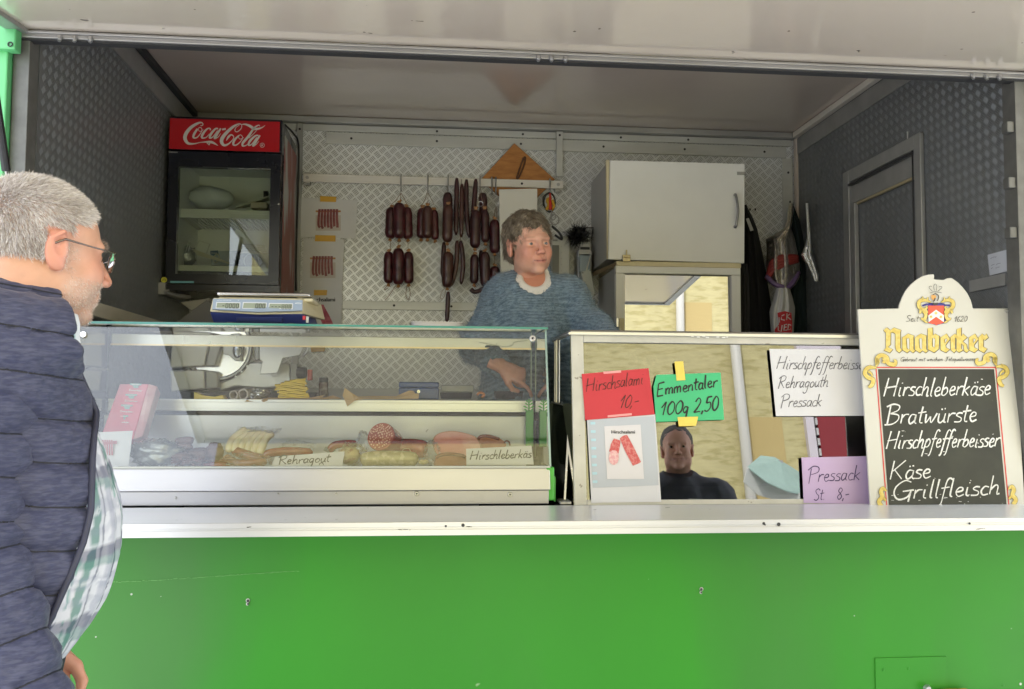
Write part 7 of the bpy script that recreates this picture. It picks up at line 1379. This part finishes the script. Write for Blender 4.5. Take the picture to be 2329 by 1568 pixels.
# short grey hair and beard
def grow_hair(V, N, mask, n, fn_dir, length, width, bend, name, m, parent, R_, O_, s_, curl=.08, seg=3, colf=None):
    idx = np.where(mask)[0]; w_ = rng.choice(idx, n); r_ = V[w_]+rng.normal(0, .0012, (n, 3)); d = fn_dir(r_, N[w_]); d /= np.linalg.norm(d, axis=1)[:, None]; ln = length*rng.uniform(.6, 1.15, n)
    Vs, Fs, m_ = strands(r_-N[w_]*.001, d, ln, width, bend(r_, N[w_]), seg, curl); cs = colf(r_, n); return npmesh(name, [(place(Vs, R_, O_, s_), Fs)], m, parent, smooth=False, cols=[np.repeat(cs, m_, 0)], kind='stuff')
def mh_dir(r, N): k_ = sstep(.02, .10, r[:, 2]+.3*n3(r, 20, 3)*.05); t = np.stack([.15+.45*k_, 0*r[:, 0], -.75+.8*k_], 1); return N*.75+t*.8+rng.normal(0, .12, r.shape)
def grey(lo_, hi_):
    def c(r, n): k_ = np.clip(rng.normal(.5+.25*n3(r, 30, 5), .28), 0, 1)[:, None]; return np.array(lo_)*(1-k_)+np.array(hi_)*k_
    return c
m_hair = M('hair_grey', (.5, .5, .5), .55, vcol=True, spec=.3)
grow_hair(V, N_, hairm > .45, 42000, mh_dir, .0125, .0010, lambda r, N: np.stack([.3+0*r[:, 0], 0*r[:, 0], -.35+0*r[:, 0]], 1), 'hair', m_hair, man, Rm, Om, sm_, .10, 3, grey((.42, .37, .36), (.88, .85, .85)))
grow_hair(V, N_, beard > .35, 9000, lambda r, N: N*.8+np.array((.15, 0, -.6))+rng.normal(0, .2, r.shape), .0042, .0006, lambda r, N: np.tile((.1, 0, -.3), (len(r), 1)), 'beard', m_hair, man, Rm, Om, sm_, .12, 2, grey((.42, .32, .27), (.80, .74, .70)))
grow_hair(V, N_, (np.abs(z-.027) < .006) & (x > .07) & (Aq > .012) & (Aq < .048), 500, lambda r, N: N+np.array((0, 0, .4)), .009, .0008, lambda r, N: np.stack([0*r[:, 0], np.sign(r[:, 1])*.8, -.2+0*r[:, 0]], 1), 'eyebrows', m_hair, man, Rm, Om, sm_, .1, 2, grey((.14, .10, .08), (.45, .40, .36)))
# glasses
gl_ = thing('glasses', 'thin metal glasses worn by the grey haired man', 'glasses', Om); L_ = lambda *q: Om+Rm@(np.array(q)*sm_)
m_gm = M('glasses_metal', (.20, .16, .14), .25, .9)
for s_ in (1, -1):
    b = MB(); q_ = [L_(.112+.002*math.cos(t_*2)-.010*abs(math.cos(t_)-(-s_*-1)*0)*0-.012*max(0, math.cos(t_)*1), s_*(.033+.024*math.cos(t_)), .002+.017*math.sin(t_)) for t_ in np.linspace(0, 2*math.pi, 25)]; b.tube(q_, .0013, 6); b.build('rim', m_gm, gl_, smooth=True)
    b = MB(); b.poly([p_ for p_ in q_[:-1]]); b.build('lens', glass('lens_glass', (.93, .94, .95), .06, 1.5), gl_)
    b = MB(); b.tube([L_(.100, s_*.058, .010), L_(.094, s_*.074, .011), L_(.045, s_*.080, .012), L_(.004, s_*.0845, .014), L_(-.012, s_*.083, .004)], [.0016, .0014, .0013, .0018, .002], 6); b.build('temple_arm', m_gm, gl_, smooth=True)
b = MB(); b.tube([L_(.113, -.010, .006), L_(.117, 0, .009), L_(.113, .010, .006)], .0013, 6); b.build('bridge', m_gm, gl_)
# shirt, trousers
def plaid(name, uv_off=0):
    if name in MC: return MC[name]
    m = M(name, (.7, .7, .7), .75, vcol=True, bump=.15, bs=300); return m
zipT = [(124, 687), (150, 790), (163, 850), (203, 935), (222, 985), (227, 1030), (221, 1129), (205, 1190), (178, 1253), (148, 1320), (116, 1384), (93, 1439), (70, 1500)]
zz_ = np.array([bz(u, v)[1] for u, v in zipT]); za_ = np.array([bz(u, v)[0] for u, v in zipT]); oo_ = np.argsort(zz_); zz_, za_ = zz_[oo_], za_[oo_]; za_ = za_-.027*np.clip((bz(200, 935)[1]-zz_)/.05, 0, 1)
zcut = bz(120, 1460)[1]
V, F = surfnet(lambda p: np.maximum(torso(p, 0.0), zcut-.012*0-p[..., 2]), Wb(0, 0, zcut-.02)-np.array((.35, .42, 0)), Wb(0, 0, SHO[2]+.07)+np.array((.35, .42, 0)), .006)
q = V-OB; a, bb, z = q@fB, q@rB, V[:, 2]; cen = .5*(np.interp(z, _zf, _tf)+np.interp(z, _zf, _tb)); th = np.arctan2(bb, a-cen)
N_ = vnormals(V, F); V = V+N_*(.003*n3(V, 14, 3)+.002*np.sin(th*22+z*9))[:, None]
u_ = th*.20+.012*n3(V, 5, 9); v_ = z+.10*np.abs(th)*0+.012*n3(V, 6, 4)-.05*np.cos(th)*0
def bands(t, spec, per):
    t = np.mod(t, per); out = np.zeros((len(t), 4)); 
    for (a0, a1, c, al) in spec: m_ = (t >= a0) & (t < a1); out[m_] = (*c, al)
    return out
GR, NV, WH, LG, MT = (.03, .17, .13), (.010, .013, .07), (.60, .61, .66), (.24, .26, .36), (.07, .26, .21)
SPEC = [(0, .016, GR, .75), (.019, .021, WH, 1), (.024, .027, MT, .7), (.045, .051, NV, .85), (.053, .055, NV, .4), (.070, .088, LG, .45), (.0905, .0925, WH, 1), (.105, .112, NV, .6)]
SPEC2 = [(0, .020, LG, .5), (.004, .006, WH, .9), (.009, .011, WH, .9), (.036, .052, GR, .65), (.052, .070, NV, .75), (.073, .075, WH, .8), (.09, .10, LG, .35)]
cs = np.tile(WH, (len(V), 1)).astype(float)
V, F = V, F
A1_ = bands(u_+.3, SPEC, .125); cs = cs*(1-A1_[:, 3:])+A1_[:, :3]*A1_[:, 3:]; A2_ = bands(v_, SPEC2, .115); cs = cs*(1-.75*A2_[:, 3:])+A2_[:, :3]*.75*A2_[:, 3:]
npmesh('shirt', [(V, F)], plaid('plaid'), man, cols=[cs])
tro = lambda p: np.minimum(np.minimum(cone_(p, Wb(-.01, .10, .06), Wb(-.01, .09, .88), .075, .10), cone_(p, Wb(.0, -.10, .06), Wb(.0, -.09, .88), .075, .10)), np.maximum(torso(p, .004), p[..., 2]-(zcut-.004)))
V, F = surfnet(tro, Wb(0, 0, 0)-np.array((.32, .36, 0)), Wb(0, 0, zcut+.02)+np.array((.32, .36, 0)), .011); npmesh('trousers', [(V, F)], M('trouser_dark', (.02, .022, .03), .85, bump=.3, bs=150), man)
for s_ in (1, -1): b = MB(); b.ell(Wb(.05, .10*s_, .045), (.14, .055, .045), 16, 8, np.stack([fB, rB, UZ], 1)); b.build('shoe', M('shoe_black', (.02, .018, .016), .5), man, smooth=True)
# jacket
colP, colN = PP(132, 664, OB, rB), PP(-10, 572, OB, rB); colN2 = nrm(np.cross(rB, colP-colN)); colN2 = -colN2 if colN2[2] < 0 else colN2
NB_ = P(36, 780, 1.47); NT_ = P(66, 606, 1.45)
def jacket(p):
    d = torso(p, .016); z = p[..., 2]; a = (p-OB)@fB; bcoord = (p-OB)@rB
    sh_ = smin(ell_(p, Wb(-.05, .0, SHO[2]+.03), (.24, .24, .10)), cone_(p, SHO, SHO2, .078, .078), .05)
    d = smin(d, sh_, .05); d = smin(d, np.maximum(cone_(p, NB_, NT_, .130, .088), -(cone_(p, NB_-UZ*0, NT_+UZ*.1, .09, .070))), .025)
    d = np.maximum(d, ((p-colP)@colN2))
    d = smax(d, a-np.interp(z, zz_, za_)-.004, .004)
    return np.maximum(d, bz(100, 1500)[1]-z)
def sleeve(p): return np.minimum(smin(cone_(p, SHO, ELB, .078, .062), cone_(p, ELB, WRI, .062, .050), .03), smin(cone_(p, SHO2, ELB2, .078, .06), cone_(p, ELB2, WRI2, .06, .046), .03))
def puff(V, F, coordf, per, amp, seed, wr=.0014):
    N = vnormals(V, F); s = coordf(V); ph = np.mod(s/per, 1.0); g = np.abs(np.sin(math.pi*ph))**.5; k_ = np.round(s/per)
    w_ = wr*(n3(V*np.array((1, 1, .45)), 26, seed)+.6*n3(V, 60, seed+1))+.0030*np.maximum(0, n3(V*np.array((1.2, 1.2, .4))+V[:, 2:3]*.35, 20, seed+3))**1.5*np.where(g > .4, 1, .4); pin = np.exp(-((ph-.0)**2)/.010)+np.exp(-((ph-1)**2)/.010)
    return V+N*(amp*(g-.75)+w_*(.5+g)+.0028*np.sin((V@nrm(rB+fB))*170+6*n3(V, 9, seed))*pin*.9)[:, None]
lo = Wb(0, 0, bz(100, 1500)[1]-.02)-np.array((.36, .46, 0)); hi = Wb(0, 0, NT_[2]+.1)+np.array((.36, .46, 0))
V, F = surfnet(jacket, lo, hi, .0052); V = relax(V, F, 1)
jk_s = lambda V: V[:, 2]+.03*((V-OB)@fB)+.006*np.sin(((V-OB)@fB)*17)+.01
V = puff(V, F, jk_s, .062, .0120, 3)
m_jk = M('jacket_navy', (.030, .034, .078), .62, var=.22, vs=150, stretch=(.35, .35, 1.6), col2=(.056, .060, .108), c2=(.42, .6), bump=.35, bs=200, bstretch=(.4, .4, 2.5), sheen=.12, spec=.4)
npmesh('jacket', [(V, F)], m_jk, man)
def seams(V, F, s, per, name='quilt_stitch_shade'):  # thread ribbons along the seams; their dark colour also paints the seam shade
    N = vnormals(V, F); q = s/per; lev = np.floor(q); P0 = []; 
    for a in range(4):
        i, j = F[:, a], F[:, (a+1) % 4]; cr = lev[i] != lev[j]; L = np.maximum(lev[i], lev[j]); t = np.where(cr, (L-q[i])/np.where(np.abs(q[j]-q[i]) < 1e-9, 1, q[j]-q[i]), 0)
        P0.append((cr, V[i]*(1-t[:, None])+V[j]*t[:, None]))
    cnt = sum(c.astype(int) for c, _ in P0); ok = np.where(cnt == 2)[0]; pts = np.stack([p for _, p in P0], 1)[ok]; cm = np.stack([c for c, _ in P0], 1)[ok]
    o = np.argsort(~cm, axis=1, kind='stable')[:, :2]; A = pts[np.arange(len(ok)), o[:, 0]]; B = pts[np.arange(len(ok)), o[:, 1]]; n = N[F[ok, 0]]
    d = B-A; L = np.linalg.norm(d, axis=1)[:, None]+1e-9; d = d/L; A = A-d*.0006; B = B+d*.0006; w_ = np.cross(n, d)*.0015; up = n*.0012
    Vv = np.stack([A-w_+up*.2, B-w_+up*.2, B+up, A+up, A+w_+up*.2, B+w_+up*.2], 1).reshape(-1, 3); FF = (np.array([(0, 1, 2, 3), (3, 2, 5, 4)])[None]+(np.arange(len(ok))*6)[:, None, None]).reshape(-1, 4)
    return npmesh(name, [(Vv, FF)], M('stitch_shade', (.010, .011, .020), .7), man, smooth=False, kind='stuff')
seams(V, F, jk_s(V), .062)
def arm_s(V):
    ab = ELB-SHO; t1 = ((V-SHO)@ab)/(ab@ab); L1 = np.linalg.norm(ab); bc = WRI-ELB; t2 = ((V-ELB)@bc)/(bc@bc); L2 = np.linalg.norm(bc)
    return np.where(t1 < 1, np.clip(t1, -1, 1.1)*L1, L1+np.clip(t2, 0, 2)*L2)
endz = nrm(WRI-ELB); lo = np.minimum(np.minimum(SHO, ELB), WRI)-.12; hi = np.maximum(np.maximum(SHO, ELB), WRI)+.12
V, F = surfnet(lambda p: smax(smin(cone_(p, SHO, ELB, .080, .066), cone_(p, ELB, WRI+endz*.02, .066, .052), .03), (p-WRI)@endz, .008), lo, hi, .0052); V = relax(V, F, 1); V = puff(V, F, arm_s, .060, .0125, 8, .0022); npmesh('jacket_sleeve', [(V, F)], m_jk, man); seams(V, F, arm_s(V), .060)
lo = np.minimum(np.minimum(SHO2, ELB2), WRI2)-.12; hi = np.maximum(np.maximum(SHO2, ELB2), WRI2)+.12
V, F = surfnet(lambda p: smin(cone_(p, SHO2, ELB2, .078, .06), cone_(p, ELB2, WRI2, .06, .046), .03), lo, hi, .010); npmesh('jacket_sleeve', [(V, F)], m_jk, man)
# zip tape and piping along the open edge
def edge(z, off):
    a_ = np.interp(z, zz_, za_)+.001; f_ = np.interp(z, _zf, _tf)+off; bk = np.interp(z, _zf, _tb)-off; w_ = np.interp(z, _zf, _tw)+off; ac, ra = (f_+bk)/2, (f_-bk)/2
    t_ = np.clip(1-np.clip(abs(a_-ac)/ra, 0, 1)**2.2, .0, 1)**(1/2.2); return Wb(a_, w_*t_, z)
zs_ = np.linspace(zz_[-2]-.02, bz(100, 1495)[1], 70); b = MB(); b.tube([edge(z_, .020) for z_ in zs_], .0048, 8); b.build('zip_piping', M('piping_navy', (.030, .032, .060), .6), man, smooth=True)
# shirt collar with button
b = MB(); q_ = [P(u, v, 1.40) for u, v in ((126, 700), (140, 703), (152, 712), (157, 733), (156, 760), (160, 800), (163, 845), (150, 800), (136, 740))]; b.slab(q_, (.006, .03, 0)); co_ = b.build('shirt_collar', M('collar_green', (.30, .46, .48), .75, col2=(.62, .66, .70), vs=38, c2=(.46, .54), stretch=(1, 1, .4)), man, bevel=.002)
b = MB(); b.disc(P(144, 739, 1.395), (.2, -1, 0), .0055, .002, 16); b.build('collar_button', M('button_pearl', (.62, .60, .55), .25), co_)
b = MB(); q_ = [P(u, v, 1.385) for u, v in ((104, 694), (116, 684), (131, 684), (134, 700), (129, 722), (124, 742), (116, 742), (122, 715), (118, 704))]; b.slab(q_, (.005, .05, 0)); b.build('collar_tip', m_jk, man, bevel=.005, seg=3)

# ---------------------------------------------------------------- vendor
ven = thing('person', 'short haired vendor woman in a fuzzy blue sweater smiling behind the glass case', 'person', P(1200, 900, 3.28)*np.array((1, 1, 0))+np.array((0, 0, ZFL)))
Rv = frame((.31, -.95), R(4), R(6)); Ov = P(1203, 560, 3.28); sv_ = .98
V, F = surfnet(head_fn(0, False), (-.135, -.105, -.21), (.14, .105, .14), .0026)
N_ = vnormals(V, F); x, y, z = V.T; Aq = np.abs(y); nn_ = n3(V, 55, 2)
V = V+N_*(.0006*np.sin(z*900)*np.exp(-((x-.09)**2+y**2+(z-.055)**2)/.0012))[:, None]
base = np.tile(np.array((.64, .35, .25)), (len(V), 1)); base = lerp(base, (.56, .19, .13), .6*np.exp(-((x-.115)**2+y**2+(z+.03)**2)/.0006)); base = lerp(base, (.58, .19, .13), .55*np.exp(-((x-.08)**2+(Aq-.042)**2+(z+.03)**2)/.0011))
base = lerp(base, (.54, .20, .14), .5*sstep(.068, .08, Aq)*(np.abs(z) < .045)); base = lerp(base, (.52, .20, .14), .5*sstep(-.10, -.15, z))
lips = np.exp(-((z+.0635)/.0075)**2)*np.exp(-(Aq/.024)**4)*(x > .082); base = lerp(base, (.40, .10, .09), .75*lips); base = lerp(base, (.10, .03, .025), .85*np.exp(-((z+.0632-.0025*(Aq/.028)**2)/.0016)**2)*(Aq < .027)*(x > .08))
base = lerp(base, (.30, .14, .10), .55*np.exp(-((z-.013)/.0035)**2)*np.exp(-((Aq-.031)/.016)**2)*(x > .06)); base = lerp(base, (.36, .17, .12), .4*np.exp(-((z+.010)/.004)**2)*np.exp(-((Aq-.031)/.014)**2)*(x > .06))
base = lerp(base, (.34, .19, .12), .55*np.exp(-((z-.026-.05*(Aq-.03)*-1)/.0035)**2)*np.exp(-((Aq-.034)/.018)**4)*(x > .06))
base *= (1+.05*nn_)[:, None]; partsv = [(place(V, Rv, Ov, sv_), F)]; colsv = [base]
# torso: world coordinates
TC = P(1200, 790, 3.33); tfw = nrm((.22, -.975, 0)); trt = np.array((-tfw[1], tfw[0], 0))*1.0    # trt points to image right
def Tw(r, f, z): return TC+trt*r+tfw*f+UZ*z
sR, eR, wR = P(1146, 668, 3.34), P(1086, 786, 3.22), P(1138, 832, 3.05)
sL, eL, wL = P(1290, 668, 3.34), P(1356, 752, 3.20), P(1404, 790, 3.02)
def vtorso(p, off=0.0):
    q = p-TC; l = np.stack([q@trt, q@tfw, q[..., 2]], -1)
    d = ell_(l, (0, .0, .10), (.175+off, .125+off, .19+off)); d = smin(d, ell_(l, (.0, .035, .02), (.165+off, .135+off, .14+off)), .06); d = smin(d, ell_(l, (0, .02, -.18), (.19+off, .15+off, .24+off)), .08)
    d = smin(d, cone_(p, sR, sL, .058+off, .058+off), .06); d = smin(d, cone_(p, P(1216, 668, 3.36), P(1218, 615, 3.33), .085+off, .055+off), .05); return d
sw_arm = lambda p: np.minimum(smin(cone_(p, sR, eR, .066, .064), cone_(p, eR, wR, .062, .046), .04), smin(cone_(p, sL, eL, .066, .056), cone_(p, eL, wL, .056, .044), .04))
nk = lambda r_, c_: (lambda p: ell_(p, c_, (r_*.96, r_*1.2, r_*1.05)))
cutS = nk(.086, P(1219, 612, 3.22)); cutT = nk(.074, P(1221, 606, 3.22))
zlow = TC[2]-.42
sweater = lambda p: np.maximum(smax(smin(vtorso(p), sw_arm(p), .05), -cutS(p), .006), np.maximum(zlow-p[..., 2], (p-wR)@nrm(wR-eR)-.0+0*p[..., 0]-(np.linalg.norm(p-wR, axis=-1) > .12)*9))
lo = np.array((P(1030, 800, 3.0)[0], 2.90, zlow-.02)); hi = np.array((P(1440, 800, 3.1)[0], 3.58, Ov[2]-.02)); V, F = surfnet(sweater, lo, hi, .0065); V = relax(V, F, 1)
N = vnormals(V, F); V = V+N*(.006*n3(V*np.array((1, 1, .8)), 11, 5)+.004*n3(V, 30, 8)+.0014*np.sin(V[:, 2]*620+5*n3(V, 7, 3)))[:, None]; N = vnormals(V, F)
row = .5+.5*np.sin((V[:, 2]+.25*np.where(V[:, 0] < sR[0]-.0, (V[:, 0]-sR[0]), 0))*620+7*n3(V, 6, 3)); kk = np.clip(.55*row+.45*(.5+.5*n3(V, 85, 4)), 0, 1)[:, None]; cw = np.array((.06, .10, .15))*(1-kk)+np.array((.26, .35, .43))*kk
npmesh('sweater', [(V, F)], M('sweater_wool', (.1, .2, .3), .95, vcol=True, var=.25, vs=70, stretch=(1, 1, 3), bump=.6, bs=160, bstretch=(1, 1, 2), sheen=.3, spec=.15), ven, cols=[cw])
nS = 26000; w_ = rng.choice(len(V), nS); Vs, Fs, m_ = strands(V[w_], N[w_]*.8+rng.normal(0, .45, (nS, 3)), .0125*rng.uniform(.5, 1.3, nS), .0009, np.tile((0, 0, -.6), (nS, 1)), 2, .2); k2 = rng.uniform(0, 1, nS)[:, None]; cf = np.repeat(np.array((.06, .11, .17))*(1-k2)+np.array((.26, .37, .46))*k2, m_, 0)
npmesh('sweater_fuzz', [(Vs, Fs)], M('fuzz', (.2, .3, .4), .9, vcol=True), ven, smooth=False, cols=[cf], kind='stuff')
b2 = (lambda p: np.maximum(smax(vtorso(p, -.006), -cutT(p), .003), P(1215, 720, 3.2)[2]-p[..., 2])); V, F = surfnet(b2, TC+np.array((-.25, -.25, -.02)), TC+np.array((.25, .25, .38)), .0038); V = relax(V, F, 2); npmesh('tshirt', [(V, F)], M('tee_white', (.72, .70, .66), .8), ven)
skin_b = lambda p: smin(vtorso(p, -.014), np.minimum(np.minimum(cone_(p, sR, eR, .042, .036), cone_(p, eR, wR, .036, .026)), np.minimum(cone_(p, sL, eL, .042, .036), cone_(p, eL, wL, .036, .026))), .02)
V, F = surfnet(skin_b, lo, hi, .009); partsv.append((V, F)); cvv = np.tile((.57, .27, .18), (len(V), 1)); partsv_c = lerp(cvv, (.55, .19, .13), .6*np.exp(-((V-P(1235, 650, 3.2))**2).sum(1)/.004)); colsv.append(partsv_c)
hd_ = P(1178, 852, 3.02)-P(1140, 836, 3.04)
Vh, Fh, ch = hand(P(1143, 836, 3.04), (.93, -.10, -.42), (.15, -.85, .50), 1, .86, (.30, 1.0, 1.1, 1.1), h=.0022, thumb=.9); partsv.append((Vh, Fh)); colsv.append(ch)
Vh, Fh, ch = hand(wL, (.55, -.80, -.16), (0, 0, 1), -1, .92, (.15, .2, .25, .3), h=.003); partsv.append((Vh, Fh)); colsv.append(ch)
V, F = surfnet(lambda p: np.minimum(cone_(p, Tw(.09, 0, -.9), Tw(.08, 0, -.40), .05, .08), cone_(p, Tw(-.09, 0, -.9), Tw(-.08, 0, -.40), .05, .08)), Tw(0, 0, -.98)-np.array((.25, .2, 0)), Tw(0, 0, -.3)+np.array((.25, .2, 0)), .016); partsv.append((V, F)); colsv.append(np.tile((.57, .27, .18), (len(V), 1)))
npmesh('body', partsv, skin_m('skin_vendor'), ven, cols=colsv); eyes(Rv, Ov, sv_, ven, (.05, .035, .025), (1, .1, -.1))
V, F = surfnet(lambda p: np.maximum(np.minimum(np.minimum(cone_(p, np.array((*Tw(.10, 0, 0)[:2], ZFL+.05)), Tw(.08, 0, -.40), .07, .11), cone_(p, np.array((*Tw(-.10, 0, 0)[:2], ZFL+.05)), Tw(-.08, 0, -.40), .07, .11)), ell_(p, Tw(0, .01, -.42), (.17, .15, .12))), ZFL+.02-p[..., 2]), np.array((*Tw(0, 0, 0)[:2], ZFL))-np.array((.3, .25, 0)), Tw(0, 0, -.28)+np.array((.3, .25, 0)), .014); npmesh('trousers', [(V, F)], MC['trouser_dark'], ven)
for s_ in (1, -1): b = MB(); b.ell(np.array((*Tw(.10*s_, .04, 0)[:2], ZFL+.04)), (.045, .12, .04), 14, 8); b.build('shoe', MC['shoe_black'], ven, smooth=True)
# vendor hair: cap plus locks
hb = head_fn(0, False)
def cap(p):
    x, y, z = p[..., 0], p[..., 1], p[..., 2]; d = ell_(p, (-.020, 0, .048), (.108, .087, .092)); d = smin(d, ell_(p, (-.055, 0, -.010), (.062, .072, .072)), .03)
    d = smax(d, -ell_(p, (.118, 0, -.022), (.075, .088, .090)), .012); d = smax(d, -ell_(np.stack([x, np.abs(y), z], -1), (.010, .098, -.026), (.044, .036, .060)), .01); return d
V, F = surfnet(cap, (-.15, -.12, -.12), (.13, .12, .17), .0036); N = vnormals(V, F); V = V+N*(.006*n3(V*np.array((1, 1, .7)), 38, 7)+.003*n3(V, 80, 2))[:, None]; N = vnormals(V, F)
ksh = np.clip(.5+.6*n3(V*np.array((1, 1, .5)), 60, 4), 0, 1)[:, None]; hc = np.array((.065, .048, .03))*(1-ksh)+np.array((.22, .18, .13))*ksh
m_hv = M('hair_brown', (.2, .15, .1), .5, vcol=True, spec=.35); npmesh('hair', [(place(V, Rv, Ov, sv_), F)], m_hv, ven, cols=[hc])
ok_ = np.arange(len(V)); top = (V[:, 2] > -.055)
def vh_dir(r, N): t = np.stack([.35*np.sign(r[:, 0]+.02)+0*r[:, 0], .6*np.sign(r[:, 1]), -.4+0*r[:, 0]], 1); t = t-N*(t*N).sum(1)[:, None]; return t+N*.42+.55*np.stack([n3(r, 24, 1), n3(r, 24, 2), n3(r, 24, 3)], 1)
def vh_col(r, n): k_ = np.clip(rng.normal(.42+.4*n3(r, 28, 5), .25), 0, 1)[:, None]; return np.array((.06, .042, .028))*(1-k_)+np.array((.42, .35, .26))*k_
grow_hair(V, N, top, 13000, vh_dir, .021, .0013, lambda r, N: -N*.8+np.array((0, 0, -.5)), 'hair_locks', m_hv, ven, Rv, Ov, sv_, .10, 5, colf=vh_col)

# ---------------------------------------------------------------- onlooker mirrored in the showcase pane
bx_ = mirror(P(1540, 1024, 4.55)); ons = thing('person', 'dark haired man in a black rain jacket, mirrored in the showcase pane', 'person', (bx_[0], bx_[1], 0))
Ro = frame((-.25, .97), R(2)); V, F = surfnet(head_fn(0), (-.135, -.105, -.21), (.14, .105, .14), .004); x, y, z = V.T
cs = np.tile((.66, .36, .26), (len(V), 1)); cs = lerp(cs, (.40, .16, .13), .6*np.exp(-((z+.063)/.008)**2)*(x > .08)); V4, F4 = surfnet(lambda p: cone_(p, (0, 0, .1), (0, 0, 1.25), .09, .12), (-.15, -.15, 0), (.15, .15, 1.4), .02)
npmesh('body', [(place(V, Ro, bx_, 1.0), F), (V4+np.array((bx_[0], bx_[1]-.02, 0)), F4)], MC['skin_man'], ons, cols=[cs, np.tile((.5, .24, .16), (len(V4), 1))]); eyes(Ro, bx_, 1.0, ons, (.06, .05, .04))
V, F = surfnet(lambda p: smax(smin(ell_(p, (-.022, 0, .05), (.102, .084, .088)), ell_(p, (-.05, 0, .0), (.06, .07, .06)), .02), -ell_(p, (.15, 0, -.055), (.125, .12, .105)), .01), (-.14, -.11, -.1), (.12, .11, .15), .005); npmesh('hair', [(place(V+vnormals(V, F)*(.004*n3(V, 45, 3))[:, None], Ro, bx_, 1), F)], M('hair_dark', (.13, .115, .10), .6), ons)
B0 = bx_-np.array((0, .02, 0)); dzb = bx_[2]-1.60; Z_ = lambda z_: np.array((B0[0], B0[1], z_+dzb*min(1, max(0, z_)/1.2))); rt_ = Ro[:, 1]
jk = lambda p: smin(smin(ell_(p, Z_(1.15), (.25, .17, .34)), cone_(p, Z_(1.36)-rt_*.17, Z_(1.36)+rt_*.17, .085, .085), .06), smin(np.minimum(cone_(p, Z_(1.34)-rt_*.21, Z_(.88)-rt_*.30, .075, .055), cone_(p, Z_(1.34)+rt_*.21, Z_(.88)+rt_*.30, .075, .055)), np.maximum(cone_(p, Z_(1.32), Z_(1.42), .13, .105), -cone_(p, Z_(1.38)+Ro[:, 0]*.04, Z_(1.62)+Ro[:, 0]*.04, .075, .085)), .04), .04)
V, F = surfnet(jk, Z_(.72)-np.array((.45, .3, 0)), Z_(1.6)+np.array((.45, .3, 0)), .011); V = V+vnormals(V, F)*(.008*n3(V, 10, 6))[:, None]; npmesh('jacket', [(V, F)], M('rain_black', (.025, .028, .036), .5, bump=.4, bs=30), ons)
b = MB(); b.slab([Z_(1.33)+Ro[:, 0]*.155-rt_*.04, Z_(1.32)+Ro[:, 0]*.16-rt_*.13, Z_(1.305)+Ro[:, 0]*.16-rt_*.13, Z_(1.315)+Ro[:, 0]*.155-rt_*.04], Ro[:, 0]*.01); b.build('jacket_stripe', M('stripe_white', (.6, .6, .62), .6), ons)
V, F = surfnet(lambda p: np.minimum(cone_(p, Z_(.06)-rt_*.1, Z_(.85)-rt_*.09, .07, .10), cone_(p, Z_(.06)+rt_*.1, Z_(.85)+rt_*.09, .07, .10)), Z_(0)-np.array((.3, .25, 0)), Z_(.96)+np.array((.3, .25, 0)), .02); npmesh('trousers', [(V, F)], MC['trouser_dark'], ons)
# ------------------------------------------------------------------ joined markings count as one part
for o in bpy.data.objects:
    if o.type == 'MESH' and o.name.split('.')[0] in ('lettering', 'fine_print', 'chalk_writing', 'gold_scroll', 'scroll_outline', 'crest_stars', 'crest_helmet', 'letter_outline', 'letter_counter', 'gold_word', 'word_outline', 'print_sausage', 'wires', 'box_screws', 'rivet', 'blinds'):
        if o.parent is not None: o['kind'] = 'stuff'
